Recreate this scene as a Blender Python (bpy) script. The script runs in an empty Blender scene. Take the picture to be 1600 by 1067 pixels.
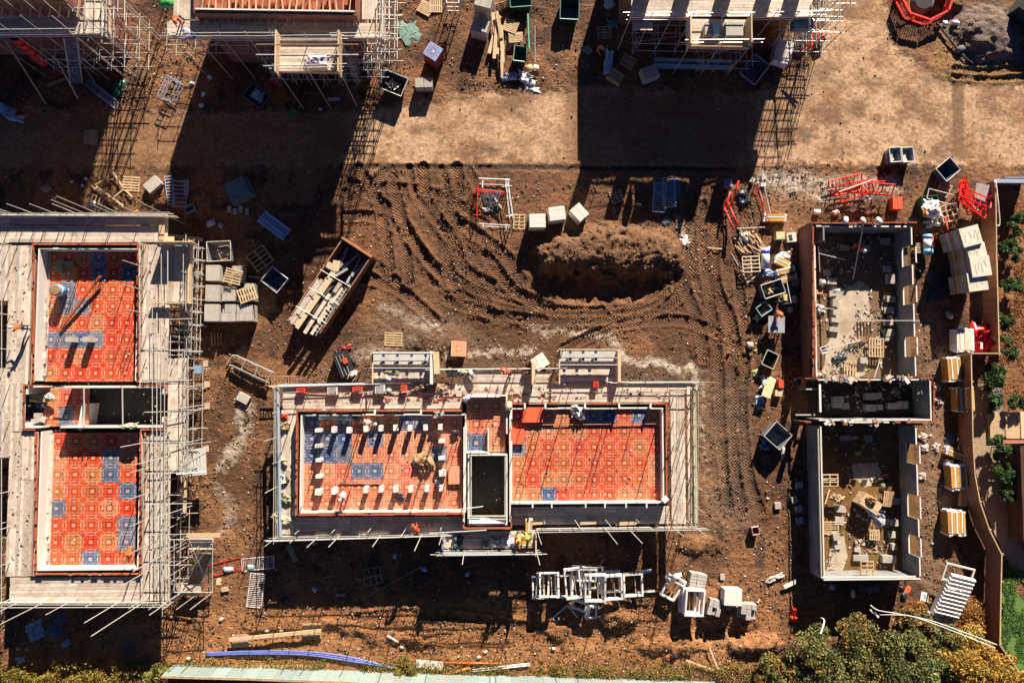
import bpy, math, random
import numpy as np
from mathutils import Vector, Matrix, Quaternion
R = math.radians
rnd = random.Random(7)
scene = bpy.context.scene
C = scene.collection

# ---------------------------------------------------------------- camera, sky, sun, exposure
H = 55.0                     # camera height in metres
FPX = 1100.0                 # focal length in photo pixels (photo 1600 px wide)
NAD = (765.0, 590.0)         # point of the picture straight below the camera
cam_d = bpy.data.cameras.new('camera'); cam = bpy.data.objects.new('camera', cam_d); C.objects.link(cam)
cam_d.sensor_width = 36.0; cam_d.lens = 36.0*FPX/1600.0; cam_d.clip_end = 2000; cam_d.clip_start = .5
_n = Vector((NAD[0]-800, -(NAD[1]-533.5), -FPX)).normalized()
CR = _n.rotation_difference(Vector((0, 0, -1))).to_matrix()
cam.matrix_world = Matrix.Translation((0, 0, H)) @ CR.to_4x4()
scene.camera = cam

SH = Vector((-.63, -2.12, -1.0))          # direction the sunlight travels
elev = math.atan2(1.0, math.hypot(.63, 2.12)); azim = math.atan2(.63, 2.12)
world = bpy.data.worlds.new('World'); scene.world = world; world.use_nodes = True
nt = world.node_tree; nt.nodes.clear()
sky = nt.nodes.new('ShaderNodeTexSky'); sky.sky_type = 'NISHITA'; sky.sun_disc = False
sky.sun_elevation = elev; sky.sun_rotation = azim; sky.altitude = 3000; sky.air_density = .34; sky.dust_density = .1; sky.ozone_density = 4.5
bg = nt.nodes.new('ShaderNodeBackground'); bg.inputs['Strength'].default_value = .05
wo = nt.nodes.new('ShaderNodeOutputWorld'); nt.links.new(sky.outputs[0], bg.inputs[0]); nt.links.new(bg.outputs[0], wo.inputs[0])
sd = bpy.data.lights.new('sun', 'SUN'); sd.energy = 5.0; sd.angle = R(.5); sd.color = (1.0, .87, .71)
sun = bpy.data.objects.new('sun', sd); C.objects.link(sun)
sun.rotation_euler = SH.to_track_quat('-Z', 'Y').to_euler(); sun.location = (20, 60, 40)
scene.view_settings.view_transform = 'Standard'; scene.view_settings.look = 'None'
scene.view_settings.gamma = 1.0; scene.view_settings.use_curve_mapping = False
scene.view_settings.exposure = 1.35

# ---------------------------------------------------------------- helpers
def W(px, py, z=0.0):
    """real place at height z of a spot measured in the photograph"""
    d = CR @ Vector((px-800, -(py-533.5), -FPX)); t = (z-H)/d.z
    return Vector((d.x*t, d.y*t, z))
def GP(X, Y):
    """numpy: ground points -> photo pixels"""
    M = np.array(CR.transposed()); P = np.stack([X, Y, np.full_like(X, -H)], -1) @ M.T
    return 800+FPX*P[..., 0]/-P[..., 2], 533.5-FPX*P[..., 1]/-P[..., 2]

def tag(o, label=None, cat=None, group=None, kind=None):
    if label: o['label'] = label
    if cat: o['category'] = cat
    if group: o['group'] = group
    if kind: o['kind'] = kind
    return o
def thing(name, label, cat, loc=(0, 0, 0), rz=0, group=None, rot=None):
    o = bpy.data.objects.new(name, None); C.objects.link(o); o.empty_display_size = .2
    o.location = loc; o.rotation_euler = rot if rot else (0, 0, R(rz))
    return tag(o, label, cat, group)
def link(name, me, par=None, loc=(0, 0, 0), rot=None, scale=None, col=None):
    o = bpy.data.objects.new(name, me); C.objects.link(o)
    if par: o.parent = par
    o.location = loc
    if rot is not None:
        if isinstance(rot, Quaternion): o.rotation_mode = 'QUATERNION'; o.rotation_quaternion = rot
        else: o.rotation_euler = rot
    if scale: o.scale = scale
    if col: o.color = (*col, 1)
    return o
class MB:
    def __init__(s): s.v = []; s.f = []; s.m = []
    def face(s, pts, mi=0):
        n = len(s.v); s.v += [tuple(p) for p in pts]; s.f.append(tuple(range(n, n+len(pts)))); s.m.append(mi)
    def box(s, c, d, rz=0, mi=0, M=None):
        n = len(s.v); hx, hy, hz = d[0]/2, d[1]/2, d[2]/2; co, si = math.cos(rz), math.sin(rz)
        for z in (-hz, hz):
            for x, y in ((-hx, -hy), (hx, -hy), (hx, hy), (-hx, hy)):
                p = Vector((x, y, z))
                if M is not None: p = M @ p
                s.v.append((c[0]+p.x*co-p.y*si, c[1]+p.x*si+p.y*co, c[2]+p.z))
        for q in ((3, 2, 1, 0), (4, 5, 6, 7), (0, 1, 5, 4), (1, 2, 6, 5), (2, 3, 7, 6), (3, 0, 4, 7)):
            s.f.append(tuple(n+i for i in q)); s.m.append(mi)
        return s
    def tube(s, a, b, r, k=6, mi=0, r2=None):
        a = Vector(a); b = Vector(b); d = (b-a).normalized(); u = d.orthogonal().normalized(); w = d.cross(u); n = len(s.v); r2 = r if r2 is None else r2
        for p, rr in ((a, r), (b, r2)):
            for i in range(k):
                t = 2*math.pi*i/k; q = p+u*math.cos(t)*rr+w*math.sin(t)*rr; s.v.append(tuple(q))
        for i in range(k):
            j = (i+1) % k; s.f.append((n+i, n+j, n+k+j, n+k+i)); s.m.append(mi)
        s.f.append(tuple(n+i for i in reversed(range(k)))); s.m.append(mi); s.f.append(tuple(n+k+i for i in range(k))); s.m.append(mi)
        return s
    def mesh(s, name, mats, smooth=False):
        me = bpy.data.meshes.new(name); me.from_pydata(s.v, [], s.f)
        mats = mats if isinstance(mats, (list, tuple)) else [mats]
        for m in mats: me.materials.append(m)
        me.polygons.foreach_set('material_index', s.m)
        if smooth: me.polygons.foreach_set('use_smooth', [True]*len(s.f))
        me.update(); return me
    def obj(s, name, mats, par=None, smooth=False, loc=(0, 0, 0), rot=None, col=None):
        return link(name, s.mesh(name, mats, smooth), par, loc, rot, None, col)
_unit = {}
def unit(shape, m):
    k = (shape, m.name)
    if k not in _unit:
        b = MB()
        if shape == 'box': b.box((0, 0, 0), (1, 1, 1))
        elif shape == 'cyl': b.tube((0, 0, -.5), (0, 0, .5), 1, 6)
        elif shape == 'cyl12': b.tube((0, 0, -.5), (0, 0, .5), 1, 14)
        _unit[k] = b.mesh(shape+'_'+m.name, m)
    return _unit[k]
def box(par, name, c, d, m, rz=0, rot=None, col=None):
    return link(name, unit('box', m), par, c, rot if rot is not None else ((0, 0, rz) if rz else None), d, col)
def tube(par, name, a, b, r, m, col=None, shape='cyl'):
    a = Vector(a); b = Vector(b); d = b-a
    return link(name, unit(shape, m), par, (a+b)/2, d.to_track_quat('Z', 'Y'), (r, r, d.length), col)

# ---------------------------------------------------------------- materials
def N(t, typ, **k):
    n = t.nodes.new(typ)
    for a, b in k.items(): setattr(n, a, b)
    return n
MATS = {}
def mat(name, col, rough=.8, var=.25, scale=5.0, bump=.0, metal=0, tint=False, stain=.0, stain_col=(.10, .06, .035), rand=.12, emit=None, trans=0, stretch=None):
    if name in MATS: return MATS[name]
    m = bpy.data.materials.new(name); m.use_nodes = True; t = m.node_tree; L = t.links; bs = t.nodes['Principled BSDF']
    bs.inputs['Roughness'].default_value = rough; bs.inputs['Metallic'].default_value = metal
    tc = N(t, 'ShaderNodeTexCoord'); geo = N(t, 'ShaderNodeNewGeometry'); oi = N(t, 'ShaderNodeObjectInfo')
    vec = geo.outputs['Position']
    if stretch:
        mp = N(t, 'ShaderNodeMapping'); mp.inputs['Scale'].default_value = stretch; L.new(tc.outputs['Object'], mp.inputs['Vector']); vec = mp.outputs[0]
    n1 = N(t, 'ShaderNodeTexNoise', noise_dimensions='4D'); n1.inputs['Scale'].default_value = scale; n1.inputs['Detail'].default_value = 6; n1.inputs['Roughness'].default_value = .65
    L.new(vec, n1.inputs['Vector']); L.new(oi.outputs['Random'], n1.inputs['W'])
    mr = N(t, 'ShaderNodeMapRange'); mr.inputs[1].default_value = .25; mr.inputs[2].default_value = .75; mr.inputs[3].default_value = 1-var; mr.inputs[4].default_value = 1+var*.7
    L.new(n1.outputs[0], mr.inputs[0])
    m2 = N(t, 'ShaderNodeMapRange'); m2.inputs[3].default_value = 1-rand; m2.inputs[4].default_value = 1+rand; L.new(oi.outputs['Random'], m2.inputs[0])
    mul = N(t, 'ShaderNodeMath', operation='MULTIPLY'); L.new(mr.outputs[0], mul.inputs[0]); L.new(m2.outputs[0], mul.inputs[1])
    vm = N(t, 'ShaderNodeVectorMath', operation='SCALE'); L.new(mul.outputs[0], vm.inputs['Scale'])
    if tint: L.new(oi.outputs['Color'], vm.inputs[0])
    else: vm.inputs[0].default_value = col
    out = vm.outputs[0]
    if stain > 0:
        n2 = N(t, 'ShaderNodeTexNoise'); n2.inputs['Scale'].default_value = scale*.35; n2.inputs['Detail'].default_value = 8; L.new(geo.outputs['Position'], n2.inputs['Vector'])
        cr = N(t, 'ShaderNodeMapRange'); cr.inputs[1].default_value = .5; cr.inputs[2].default_value = .72; cr.inputs[3].default_value = 0; cr.inputs[4].default_value = stain; L.new(n2.outputs[0], cr.inputs[0])
        mx = N(t, 'ShaderNodeMix', data_type='RGBA'); L.new(cr.outputs[0], mx.inputs[0]); L.new(out, mx.inputs[6]); mx.inputs[7].default_value = (*stain_col, 1); out = mx.outputs[2]
    L.new(out, bs.inputs['Base Color'])
    if bump > 0:
        b = N(t, 'ShaderNodeBump'); b.inputs['Strength'].default_value = .6; b.inputs['Distance'].default_value = bump; L.new(n1.outputs[0], b.inputs['Height']); L.new(b.outputs[0], bs.inputs['Normal'])
    if trans: bs.inputs['Alpha'].default_value = 1-trans
    MATS[name] = m; return m
def brickmat(name, c1, c2, mortar, bw, bh, rough=.85, face='x'):
    m = mat(name, (1, 1, 1)); t = m.node_tree; L = t.links; bs = t.nodes['Principled BSDF']
    geo = N(t, 'ShaderNodeNewGeometry'); sp = N(t, 'ShaderNodeSeparateXYZ'); L.new(geo.outputs['Position'], sp.inputs[0])
    ad = N(t, 'ShaderNodeMath', operation='ADD'); L.new(sp.outputs[0], ad.inputs[0]); L.new(sp.outputs[1], ad.inputs[1])
    cb = N(t, 'ShaderNodeCombineXYZ'); L.new(ad.outputs[0], cb.inputs[0]); L.new(sp.outputs[2], cb.inputs[1])
    bt = N(t, 'ShaderNodeTexBrick'); L.new(cb.outputs[0], bt.inputs['Vector'])
    bt.inputs['Scale'].default_value = 1; bt.inputs['Brick Width'].default_value = bw; bt.inputs['Row Height'].default_value = bh; bt.inputs['Mortar Size'].default_value = .012
    bt.inputs['Color1'].default_value = (*c1, 1); bt.inputs['Color2'].default_value = (*c2, 1); bt.inputs['Mortar'].default_value = (*mortar, 1)
    nz = N(t, 'ShaderNodeTexNoise'); nz.inputs['Scale'].default_value = 1.3; nz.inputs['Detail'].default_value = 6; L.new(geo.outputs['Position'], nz.inputs['Vector'])
    mr = N(t, 'ShaderNodeMapRange'); mr.inputs[1].default_value = .3; mr.inputs[2].default_value = .7; mr.inputs[3].default_value = .7; mr.inputs[4].default_value = 1.2; L.new(nz.outputs[0], mr.inputs[0])
    vm = N(t, 'ShaderNodeVectorMath', operation='SCALE'); L.new(bt.outputs['Color'], vm.inputs[0]); L.new(mr.outputs[0], vm.inputs['Scale'])
    L.new(vm.outputs[0], bs.inputs['Base Color']); bs.inputs['Roughness'].default_value = rough
    b = N(t, 'ShaderNodeBump'); b.invert = True; b.inputs['Distance'].default_value = .01; L.new(bt.outputs['Fac'], b.inputs['Height']); L.new(b.outputs[0], bs.inputs['Normal'])
    return m
wood = mat('scaffold_board_wood', (.56, .475, .40), .85, .34, 4, .004, stain=.55, stain_col=(.26, .19, .13), rand=.26)
pale = mat('sawn_pale_wood', (.56, .41, .25), .85, .25, 6, .003, rand=.15)
oldw = mat('weathered_wood', (.42, .29, .18), .9, .3, 6, .003, stain=.4, rand=.2)
steel = mat('galvanised_tube', (.56, .545, .50), .45, .2, 8, metal=.35, rand=.15)
rust = mat('rusty_tube', (.36, .19, .11), .7, .3, 8, rand=.2)
conc = mat('concrete_block', (.40, .37, .335), .95, .2, 9, .004, stain=.25, stain_col=(.2, .17, .14), rand=.1)
lconc = mat('pale_lightweight_block', (.66, .63, .58), .95, .14, 9, .003, rand=.07)
slabm = mat('concrete_slab', (.50, .42, .32), .9, .35, 1.2, .004, stain=.9, stain_col=(.20, .11, .045))
brick = mat('red_brick', (.38, .09, .035), .9, .3, 14, .004, rand=.15, stain=.25, stain_col=(.32, .24, .18))
mortar = mat('mortar', (.42, .37, .30), .95, .2, 8)
brickw = brickmat('brickwork', (.30, .065, .03), (.20, .045, .025), (.28, .22, .17), .225, .075)
blockw = brickmat('blockwork', (.22, .22, .22), (.17, .175, .18), (.30, .29, .27), .45, .225)
paint = mat('painted_surface', (1, 1, 1), .55, .12, 7, .0, tint=True, stain=.15)
plast = mat('plastic_sheet', (1, 1, 1), .4, .2, 3, .02, tint=True, rand=.05)
metalp = mat('coated_steel', (1, 1, 1), .4, .15, 4, metal=.25, tint=True, stain=.15)
rough = mat('rough_coloured', (1, 1, 1), .95, .35, 7, .004, tint=True, stain=.3)
white = mat('white_frame', (.78, .77, .75), .5, .08, 5, stain=.12, stain_col=(.3, .24, .18), rand=.04)
dark = mat('dark_void', (.03, .03, .032), .9, .3, 4)
skinm = mat('skin', (.45, .25, .17), .6, .05)
# ---------------------------------------------------------------- ground
def _hash(ix, iy, s):
    h = (ix.astype(np.int64)*374761393+iy.astype(np.int64)*668265263+s*1442695041) & 0x7fffffff
    h = ((h ^ (h >> 13))*1274126177) & 0x7fffffff
    return ((h ^ (h >> 16)) & 0xffff)/65535.0
def vn(x, y, s=0):
    ix = np.floor(x); iy = np.floor(y); fx = x-ix; fy = y-iy; fx = fx*fx*(3-2*fx); fy = fy*fy*(3-2*fy)
    a = _hash(ix, iy, s); b = _hash(ix+1, iy, s); c = _hash(ix, iy+1, s); d = _hash(ix+1, iy+1, s)
    return a+(b-a)*fx+(c-a)*fy+(a-b-c+d)*fx*fy
def fbm(x, y, f, o=4, s=0, g=.5):
    r = 0; A = 1; T = 0
    for i in range(o): r = r+A*vn(x*f+i*17.3, y*f-i*9.1, s+i); T += A; A *= g; f *= 2.03
    return r/T
def ss(a, b, x): t = np.clip((x-a)/(b-a), 0, 1); return t*t*(3-2*t)
def poly_mask(px, py, pts, soft=4):
    """soft inside-mask of a polygon given in photo pixels"""
    ins = np.zeros(px.shape, bool); D = np.full(px.shape, 1e9)
    n = len(pts)
    for i in range(n):
        (x1, y1), (x2, y2) = pts[i], pts[(i+1) % n]
        c = ((y1 > py) != (y2 > py)) & (px < (x2-x1)*(py-y1)/((y2-y1) or 1e-9)+x1); ins ^= c
        dx, dy = x2-x1, y2-y1; t = np.clip(((px-x1)*dx+(py-y1)*dy)/(dx*dx+dy*dy+1e-9), 0, 1)
        D = np.minimum(D, np.hypot(px-x1-t*dx, py-y1-t*dy))
    return ss(-soft, soft, np.where(ins, D, -D))
def line_dist(px, py, pts):
    D = np.full(px.shape, 1e9); U = np.zeros(px.shape); S = np.zeros(px.shape); acc = 0
    for i in range(len(pts)-1):
        (x1, y1), (x2, y2) = pts[i], pts[i+1]; dx, dy = x2-x1, y2-y1; Ln = math.hypot(dx, dy)
        t = np.clip(((px-x1)*dx+(py-y1)*dy)/(Ln*Ln), 0, 1); ex = px-x1-t*dx; ey = py-y1-t*dy; d = np.hypot(ex, ey)
        m = d < D; D = np.where(m, d, D); U = np.where(m, acc+t*Ln, U); S = np.where(m, (ex*-dy+ey*dx)/Ln, S); acc += Ln
    return D, U, S
def curve(pts, n=8):
    out = []; P = [pts[0]]+list(pts)+[pts[-1]]
    for i in range(1, len(P)-2):
        for k in range(n):
            t = k/n; a, b, c, d = P[i-1], P[i], P[i+1], P[i+2]
            out.append(tuple(.5*(2*b[j]+(c[j]-a[j])*t+(2*a[j]-5*b[j]+4*c[j]-d[j])*t*t+(3*b[j]-a[j]-3*c[j]+d[j])*t**3) for j in (0, 1)))
    out.append(tuple(pts[-1])); return out
ROAD = [(-60, 172), (560, 178), (700, 152), (830, 138), (1010, 140), (1180, 150), (1262, 110), (1290, 40), (1290, -30), (1384, -30), (1388, 60), (1420, 88), (1470, 118), (1495, 130), (1680, 136), (1680, 256), (1200, 256), (1130, 262), (530, 258), (-60, 262)]
def ground_fields(X, Y):
    px, py = GP(X, Y); f1 = fbm(X, Y, .35, 5, 3); f2 = fbm(X, Y, 1.7, 5, 11); f3 = fbm(X, Y, 5.5, 3, 21)
    wx = px+(f2-.5)*22; wy = py+(fbm(X, Y, 1.9, 4, 31)-.5)*22
    road = poly_mask(wx, wy, ROAD, 7)
    h = (fbm(X, Y, .8, 4, 41)-.5)*.22*(1-road*.85)+(f3-.5)*.11*(1-road*.8)
    base = np.zeros(X.shape+(3,))
    mud = np.array([.112, .049, .022]); mudd = np.array([.034, .019, .013]); mudl = np.array([.23, .108, .046]); sand = np.array([.47, .30, .18]); sand2 = np.array([.19, .105, .052]); lime = np.array([.52, .45, .36]); grey = np.array([.17, .125, .10])
    k = ss(.35, .62, f1)[..., None]; base = mud*(1-k)+mudl*k
    k = ss(.55, .75, fbm(X, Y, .9, 5, 51))[..., None]*.75; base = base*(1-k)+mudd*k
    def put(col, m):
        nonlocal base
        m = np.clip(m, 0, 1)[..., None]; base = base*(1-m)+np.asarray(col)*m
    rn = fbm(X*.8, Y*1.1, .55, 6, 61, .6); rn2 = fbm(X, Y, 1.3, 6, 63, .7)
    put(sand, road*(.25+.75*ss(.30, .58, rn))); put(sand2, road*ss(.50, .68, rn2)*.6); put(sand2*.6, road*ss(.66, .78, fbm(X, Y, 3.1, 4, 65))*.6)
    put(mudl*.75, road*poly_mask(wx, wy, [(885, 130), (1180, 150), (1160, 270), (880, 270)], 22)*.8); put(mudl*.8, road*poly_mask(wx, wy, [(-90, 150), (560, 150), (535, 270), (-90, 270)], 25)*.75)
    # filled trench across the road, kerb edge below the road
    put([.20, .112, .052], poly_mask(px+(f3-.5)*3, py, [(1488, 118), (1506, 118), (1506, 245), (1488, 245)], 1.2))
    e = poly_mask(px, py, [(530, 256), (880, 258), (1150, 262), (1150, 268), (530, 264)], 1.5); put(mudd*.6, e); h = h-e*.08
    # manhole outline and iron cover in the road
    for (cx, cy, r) in ((1371, 184, 7), (1260, 222, 6), (1302, 218, 5), (1428, 202, 4)):
        put(sand2*.75, ss(1.15, .9, np.hypot(px-cx, py-cy)/r)*.6)
    ridgem = poly_mask(wx, wy, [(838, 380), (880, 352), (960, 340), (1045, 352), (1062, 400), (1058, 430), (985, 434), (920, 436), (850, 426)], 9)
    # mud field: tracked area
    put(mud*1.35, poly_mask(wx, wy, [(540, 262), (1190, 270), (1190, 560), (900, 500), (620, 470), (540, 380)], 18)*.55)
    put([.155, .105, .072], poly_mask(wx, wy, [(600, 470), (700, 490), (830, 560), (1090, 560), (1095, 620), (420, 620), (520, 560)], 14)*.5)
    put([.40, .22, .085], poly_mask(wx, wy, [(405, 415), (440, 430), (430, 490), (400, 515), (400, 460)], 8)*.9)
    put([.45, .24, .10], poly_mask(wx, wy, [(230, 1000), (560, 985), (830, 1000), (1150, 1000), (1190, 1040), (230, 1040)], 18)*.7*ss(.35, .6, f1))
    put([.42, .185, .065], poly_mask(wx, wy, [(60, 950), (1230, 940), (1200, 1060), (0, 1060)], 20)*.7*(.55+.45*ss(.35, .6, f2)))  # orange soil, its tint also standing in for a warm light leak
    for (mx, my, a1, a2) in ((1534, 164, 9, 5), (1542, 180, 9, 8)): put(sand2*.7, (np.maximum(np.abs(px-mx)/a1, np.abs(py-my)/a2) < 1)*(np.maximum(np.abs(px-mx)/(a1-1.6), np.abs(py-my)/(a2-1.6)) > 1)*.7)
    put(sand2*.8, road*poly_mask(wx, wy, [(1050, 150), (1290, 90), (1300, 120), (1240, 180), (1180, 255), (1060, 255)], 18)*.45)
    put([.16, .125, .105], poly_mask(wx, wy, [(1480, 15), (1560, 0), (1600, 60), (1600, 95), (1520, 108), (1480, 60)], 10)*.85)
    put([.33, .19, .07], poly_mask(wx, wy, [(1465, 55), (1500, 95), (1600, 118), (1600, 135), (1500, 135), (1450, 105)], 8)*.6)
    # band of pale mortar spill
    def streak(pts, w, amt, col=lime):
        D, U, S = line_dist(wx, wy, pts); put(col, ss(w, w*.3, D)*amt*ss(.30, .55, f3*.5+f2*.5))
    streak([(600, 478), (640, 500), (690, 515)], 9, .45); streak([(700, 556), (760, 549), (828, 545)], 8, .9)
    streak([(835, 517), (900, 518), (960, 530), (972, 556)], 8, .75); streak([(968, 560), (1030, 568), (1085, 578), (1098, 612)], 10, .95)
    streak([(1200, 282), (1260, 290), (1300, 300), (1390, 292)], 26, .8); streak([(1225, 290), (1290, 300)], 20, .5); streak([(385, 640), (372, 700), (345, 730)], 16, .75)
    streak([(560, 560), (600, 545), (640, 530)], 12, .4); streak([(340, 760), (365, 800), (350, 830)], 12, .4); streak([(1058, 345), (1075, 378)], 8, .8); streak([(1095, 620), (1104, 800)], 2.5, .5)
    put([.30, .16, .075], poly_mask(wx, wy, [(1200, 300), (1270, 300), (1280, 345), (1230, 460), (1215, 380)], 12)*.55)
    put([.235, .14, .08], poly_mask(wx, wy, [(1440, 460), (1470, 470), (1480, 600), (1475, 900), (1520, 960), (1440, 960)], 12)*.8)
    put([.22, .16, .11], poly_mask(wx, wy, [(1090, 590), (1170, 590), (1180, 830), (1100, 830)], 12)*.3)
    put([.17, .085, .040], ridgem*.7)
    # leaf litter bed beyond the fence
    put([.27, .115, .045], poly_mask(wx, wy, [(1555, 285), (1680, 285), (1680, 645), (1530, 645), (1555, 600)], 5)*.75)
    # spoil heaps and pits
    def heap(cx, cy, rx, ry, hh, a=0, p=1.0):
        dx, dy = (wx-cx), (wy-cy); c, s = math.cos(R(a)), math.sin(R(a)); u = (dx*c+dy*s)/rx; v = (-dx*s+dy*c)/ry
        return hh*np.clip(1-(u*u+v*v), 0, 1)**p
    ridge = poly_mask(wx, wy, [(840, 392), (880, 370), (960, 360), (1040, 368), (1062, 404), (1058, 420), (985, 426), (920, 428), (850, 420)], 17)
    h = h+ridge*(.80+.30*f2+.10*np.sin((px*.75+py*.6)*.40+f1*14)*ss(900, 930, px)*ss(.3,.6,f2)*ss(400, 380, py*.9+f3*20)+.1*(f3-.5))+heap(868, 396, 34, 26, .35)+heap(950, 385, 130, 40, .35)
    h = h-.35*poly_mask(wx, wy, [(850, 428), (1045, 430), (1010, 470), (880, 470)], 8)
    h = h+heap(965, 955, 40, 26, .75, 15)+heap(870, 985, 26, 14, .35)+heap(1115, 935, 60, 26, .55)+heap(1180, 1005, 46, 16, .7)+heap(1050, 1010, 60, 18, .45)-heap(1130, 985, 60, 20, .3)
    h = h+heap(1545, 55, 58, 46, .9, 20)*(1+.4*(f2-.5))+heap(1090, 850, 40, 18, .35)+heap(640, 1000, 60, 10, .25, 12)+heap(550, 985, 60, 10, .2, 15)
    h = h+heap(680, 530, 60, 26, .25)+heap(1150, 375, 34, 40, .2)+heap(260, 300, 60, 30, .12)+heap(1460, 18, 40, 26, -.9, 0, .5)
    # tyre tracks: ruts in the relief, lugs by attribute
    trk = [([(540, 300), (600, 292), (690, 305), (760, 350)], 7), ([(536, 338), (590, 340), (640, 372), (690, 430), (760, 470)], 8), ([(548, 285), (590, 310), (617, 345), (634, 392), (640, 440)], 8), ([(570, 303), (610, 325), (640, 360), (672, 410), (700, 445)], 7),
           ([(612, 268), (620, 310), (634, 355), (660, 395), (690, 425), (760, 455), (860, 480)], 9), ([(662, 262), (667, 315), (690, 350), (712, 385), (726, 420), (770, 445), (840, 470)], 9), ([(714, 262), (716, 300), (704, 335), (740, 362), (790, 400), (815, 440)], 9), ([(690, 265), (697, 300), (680, 335)], 7), ([(640, 262), (647, 300), (675, 340), (700, 370)], 6),
           ([(735, 268), (745, 300), (728, 330)], 7), ([(820, 500), (900, 498), (980, 494), (1050, 470), (1078, 420), (1078, 300)], 10), ([(830, 482), (910, 486), (1000, 480), (1040, 455)], 8), ([(1116, 300), (1117, 350), (1116, 440), (1140, 500), (1152, 560)], 10), ([(1098, 320), (1100, 400), (1110, 470), (1122, 560), (1128, 700), (1140, 790)], 8),
           ([(1165, 560), (1160, 640), (1170, 740), (1190, 800)], 8), ([(1140, 560), (1150, 620), (1148, 720), (1160, 800)], 8), ([(700, 470), (770, 490), (850, 500)], 8), ([(560, 965), (640, 958), (730, 965), (830, 980)], 8), ([(1490, 108), (1540, 112), (1620, 104)], 6), ([(1490, 120), (1560, 124), (1620, 118)], 5), ([(560, 430), (620, 450), (680, 500)], 9), ([(1200, 480), (1180, 560), (1190, 640)], 6), ([(300, 975), (240, 960)], 6), ([(545, 400), (580, 410), (620, 440)], 8), ([(600, 268), (580, 290), (548, 312)], 7), ([(560, 262), (585, 300), (600, 350), (610, 420)], 8), ([(720, 350), (700, 400), (720, 460), (790, 500)], 9), ([(1060, 430), (1090, 500), (1100, 560)], 9), ([(1130, 300), (1150, 380), (1155, 450), (1165, 520)], 8), ([(760, 400), (800, 450), (840, 475)], 9), ([(880, 545), (960, 510), (1060, 500), (1120, 520)], 8)]
    TU = np.zeros(px.shape); TV = np.zeros(px.shape); TW = np.zeros(px.shape)
    for pts, w in trk:
        c = curve(pts); xs = [q[0] for q in c]; ys = [q[1] for q in c]
        m = (px > min(xs)-25) & (px < max(xs)+25) & (py > min(ys)-25) & (py < max(ys)+25)
        if not m.any(): continue
        D, U, S = line_dist(px[m], py[m], c); D = D+(f3[m]-.5)*2; k = ss(w*1.15, w*.8, D)*ss(.18, .34, f2[m])
        TU[m] = np.where(D < w*1.5, U, TU[m]); TV[m] = np.where(D < w*1.5, S/w, TV[m]); TW[m] = np.maximum(TW[m]*ss(w, w*1.4, D), k)
        h[m] = h[m]*(1-.6*k)-k*.09+np.exp(-((D-w*1.15)/2.4)**2)*(.04+.13*f2[m]*f2[m])
    b0 = base.copy(); put(b0*1.12, TW*.6)
    return px, py, h, base, TU, TV, TW, 1-.72*road
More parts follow.
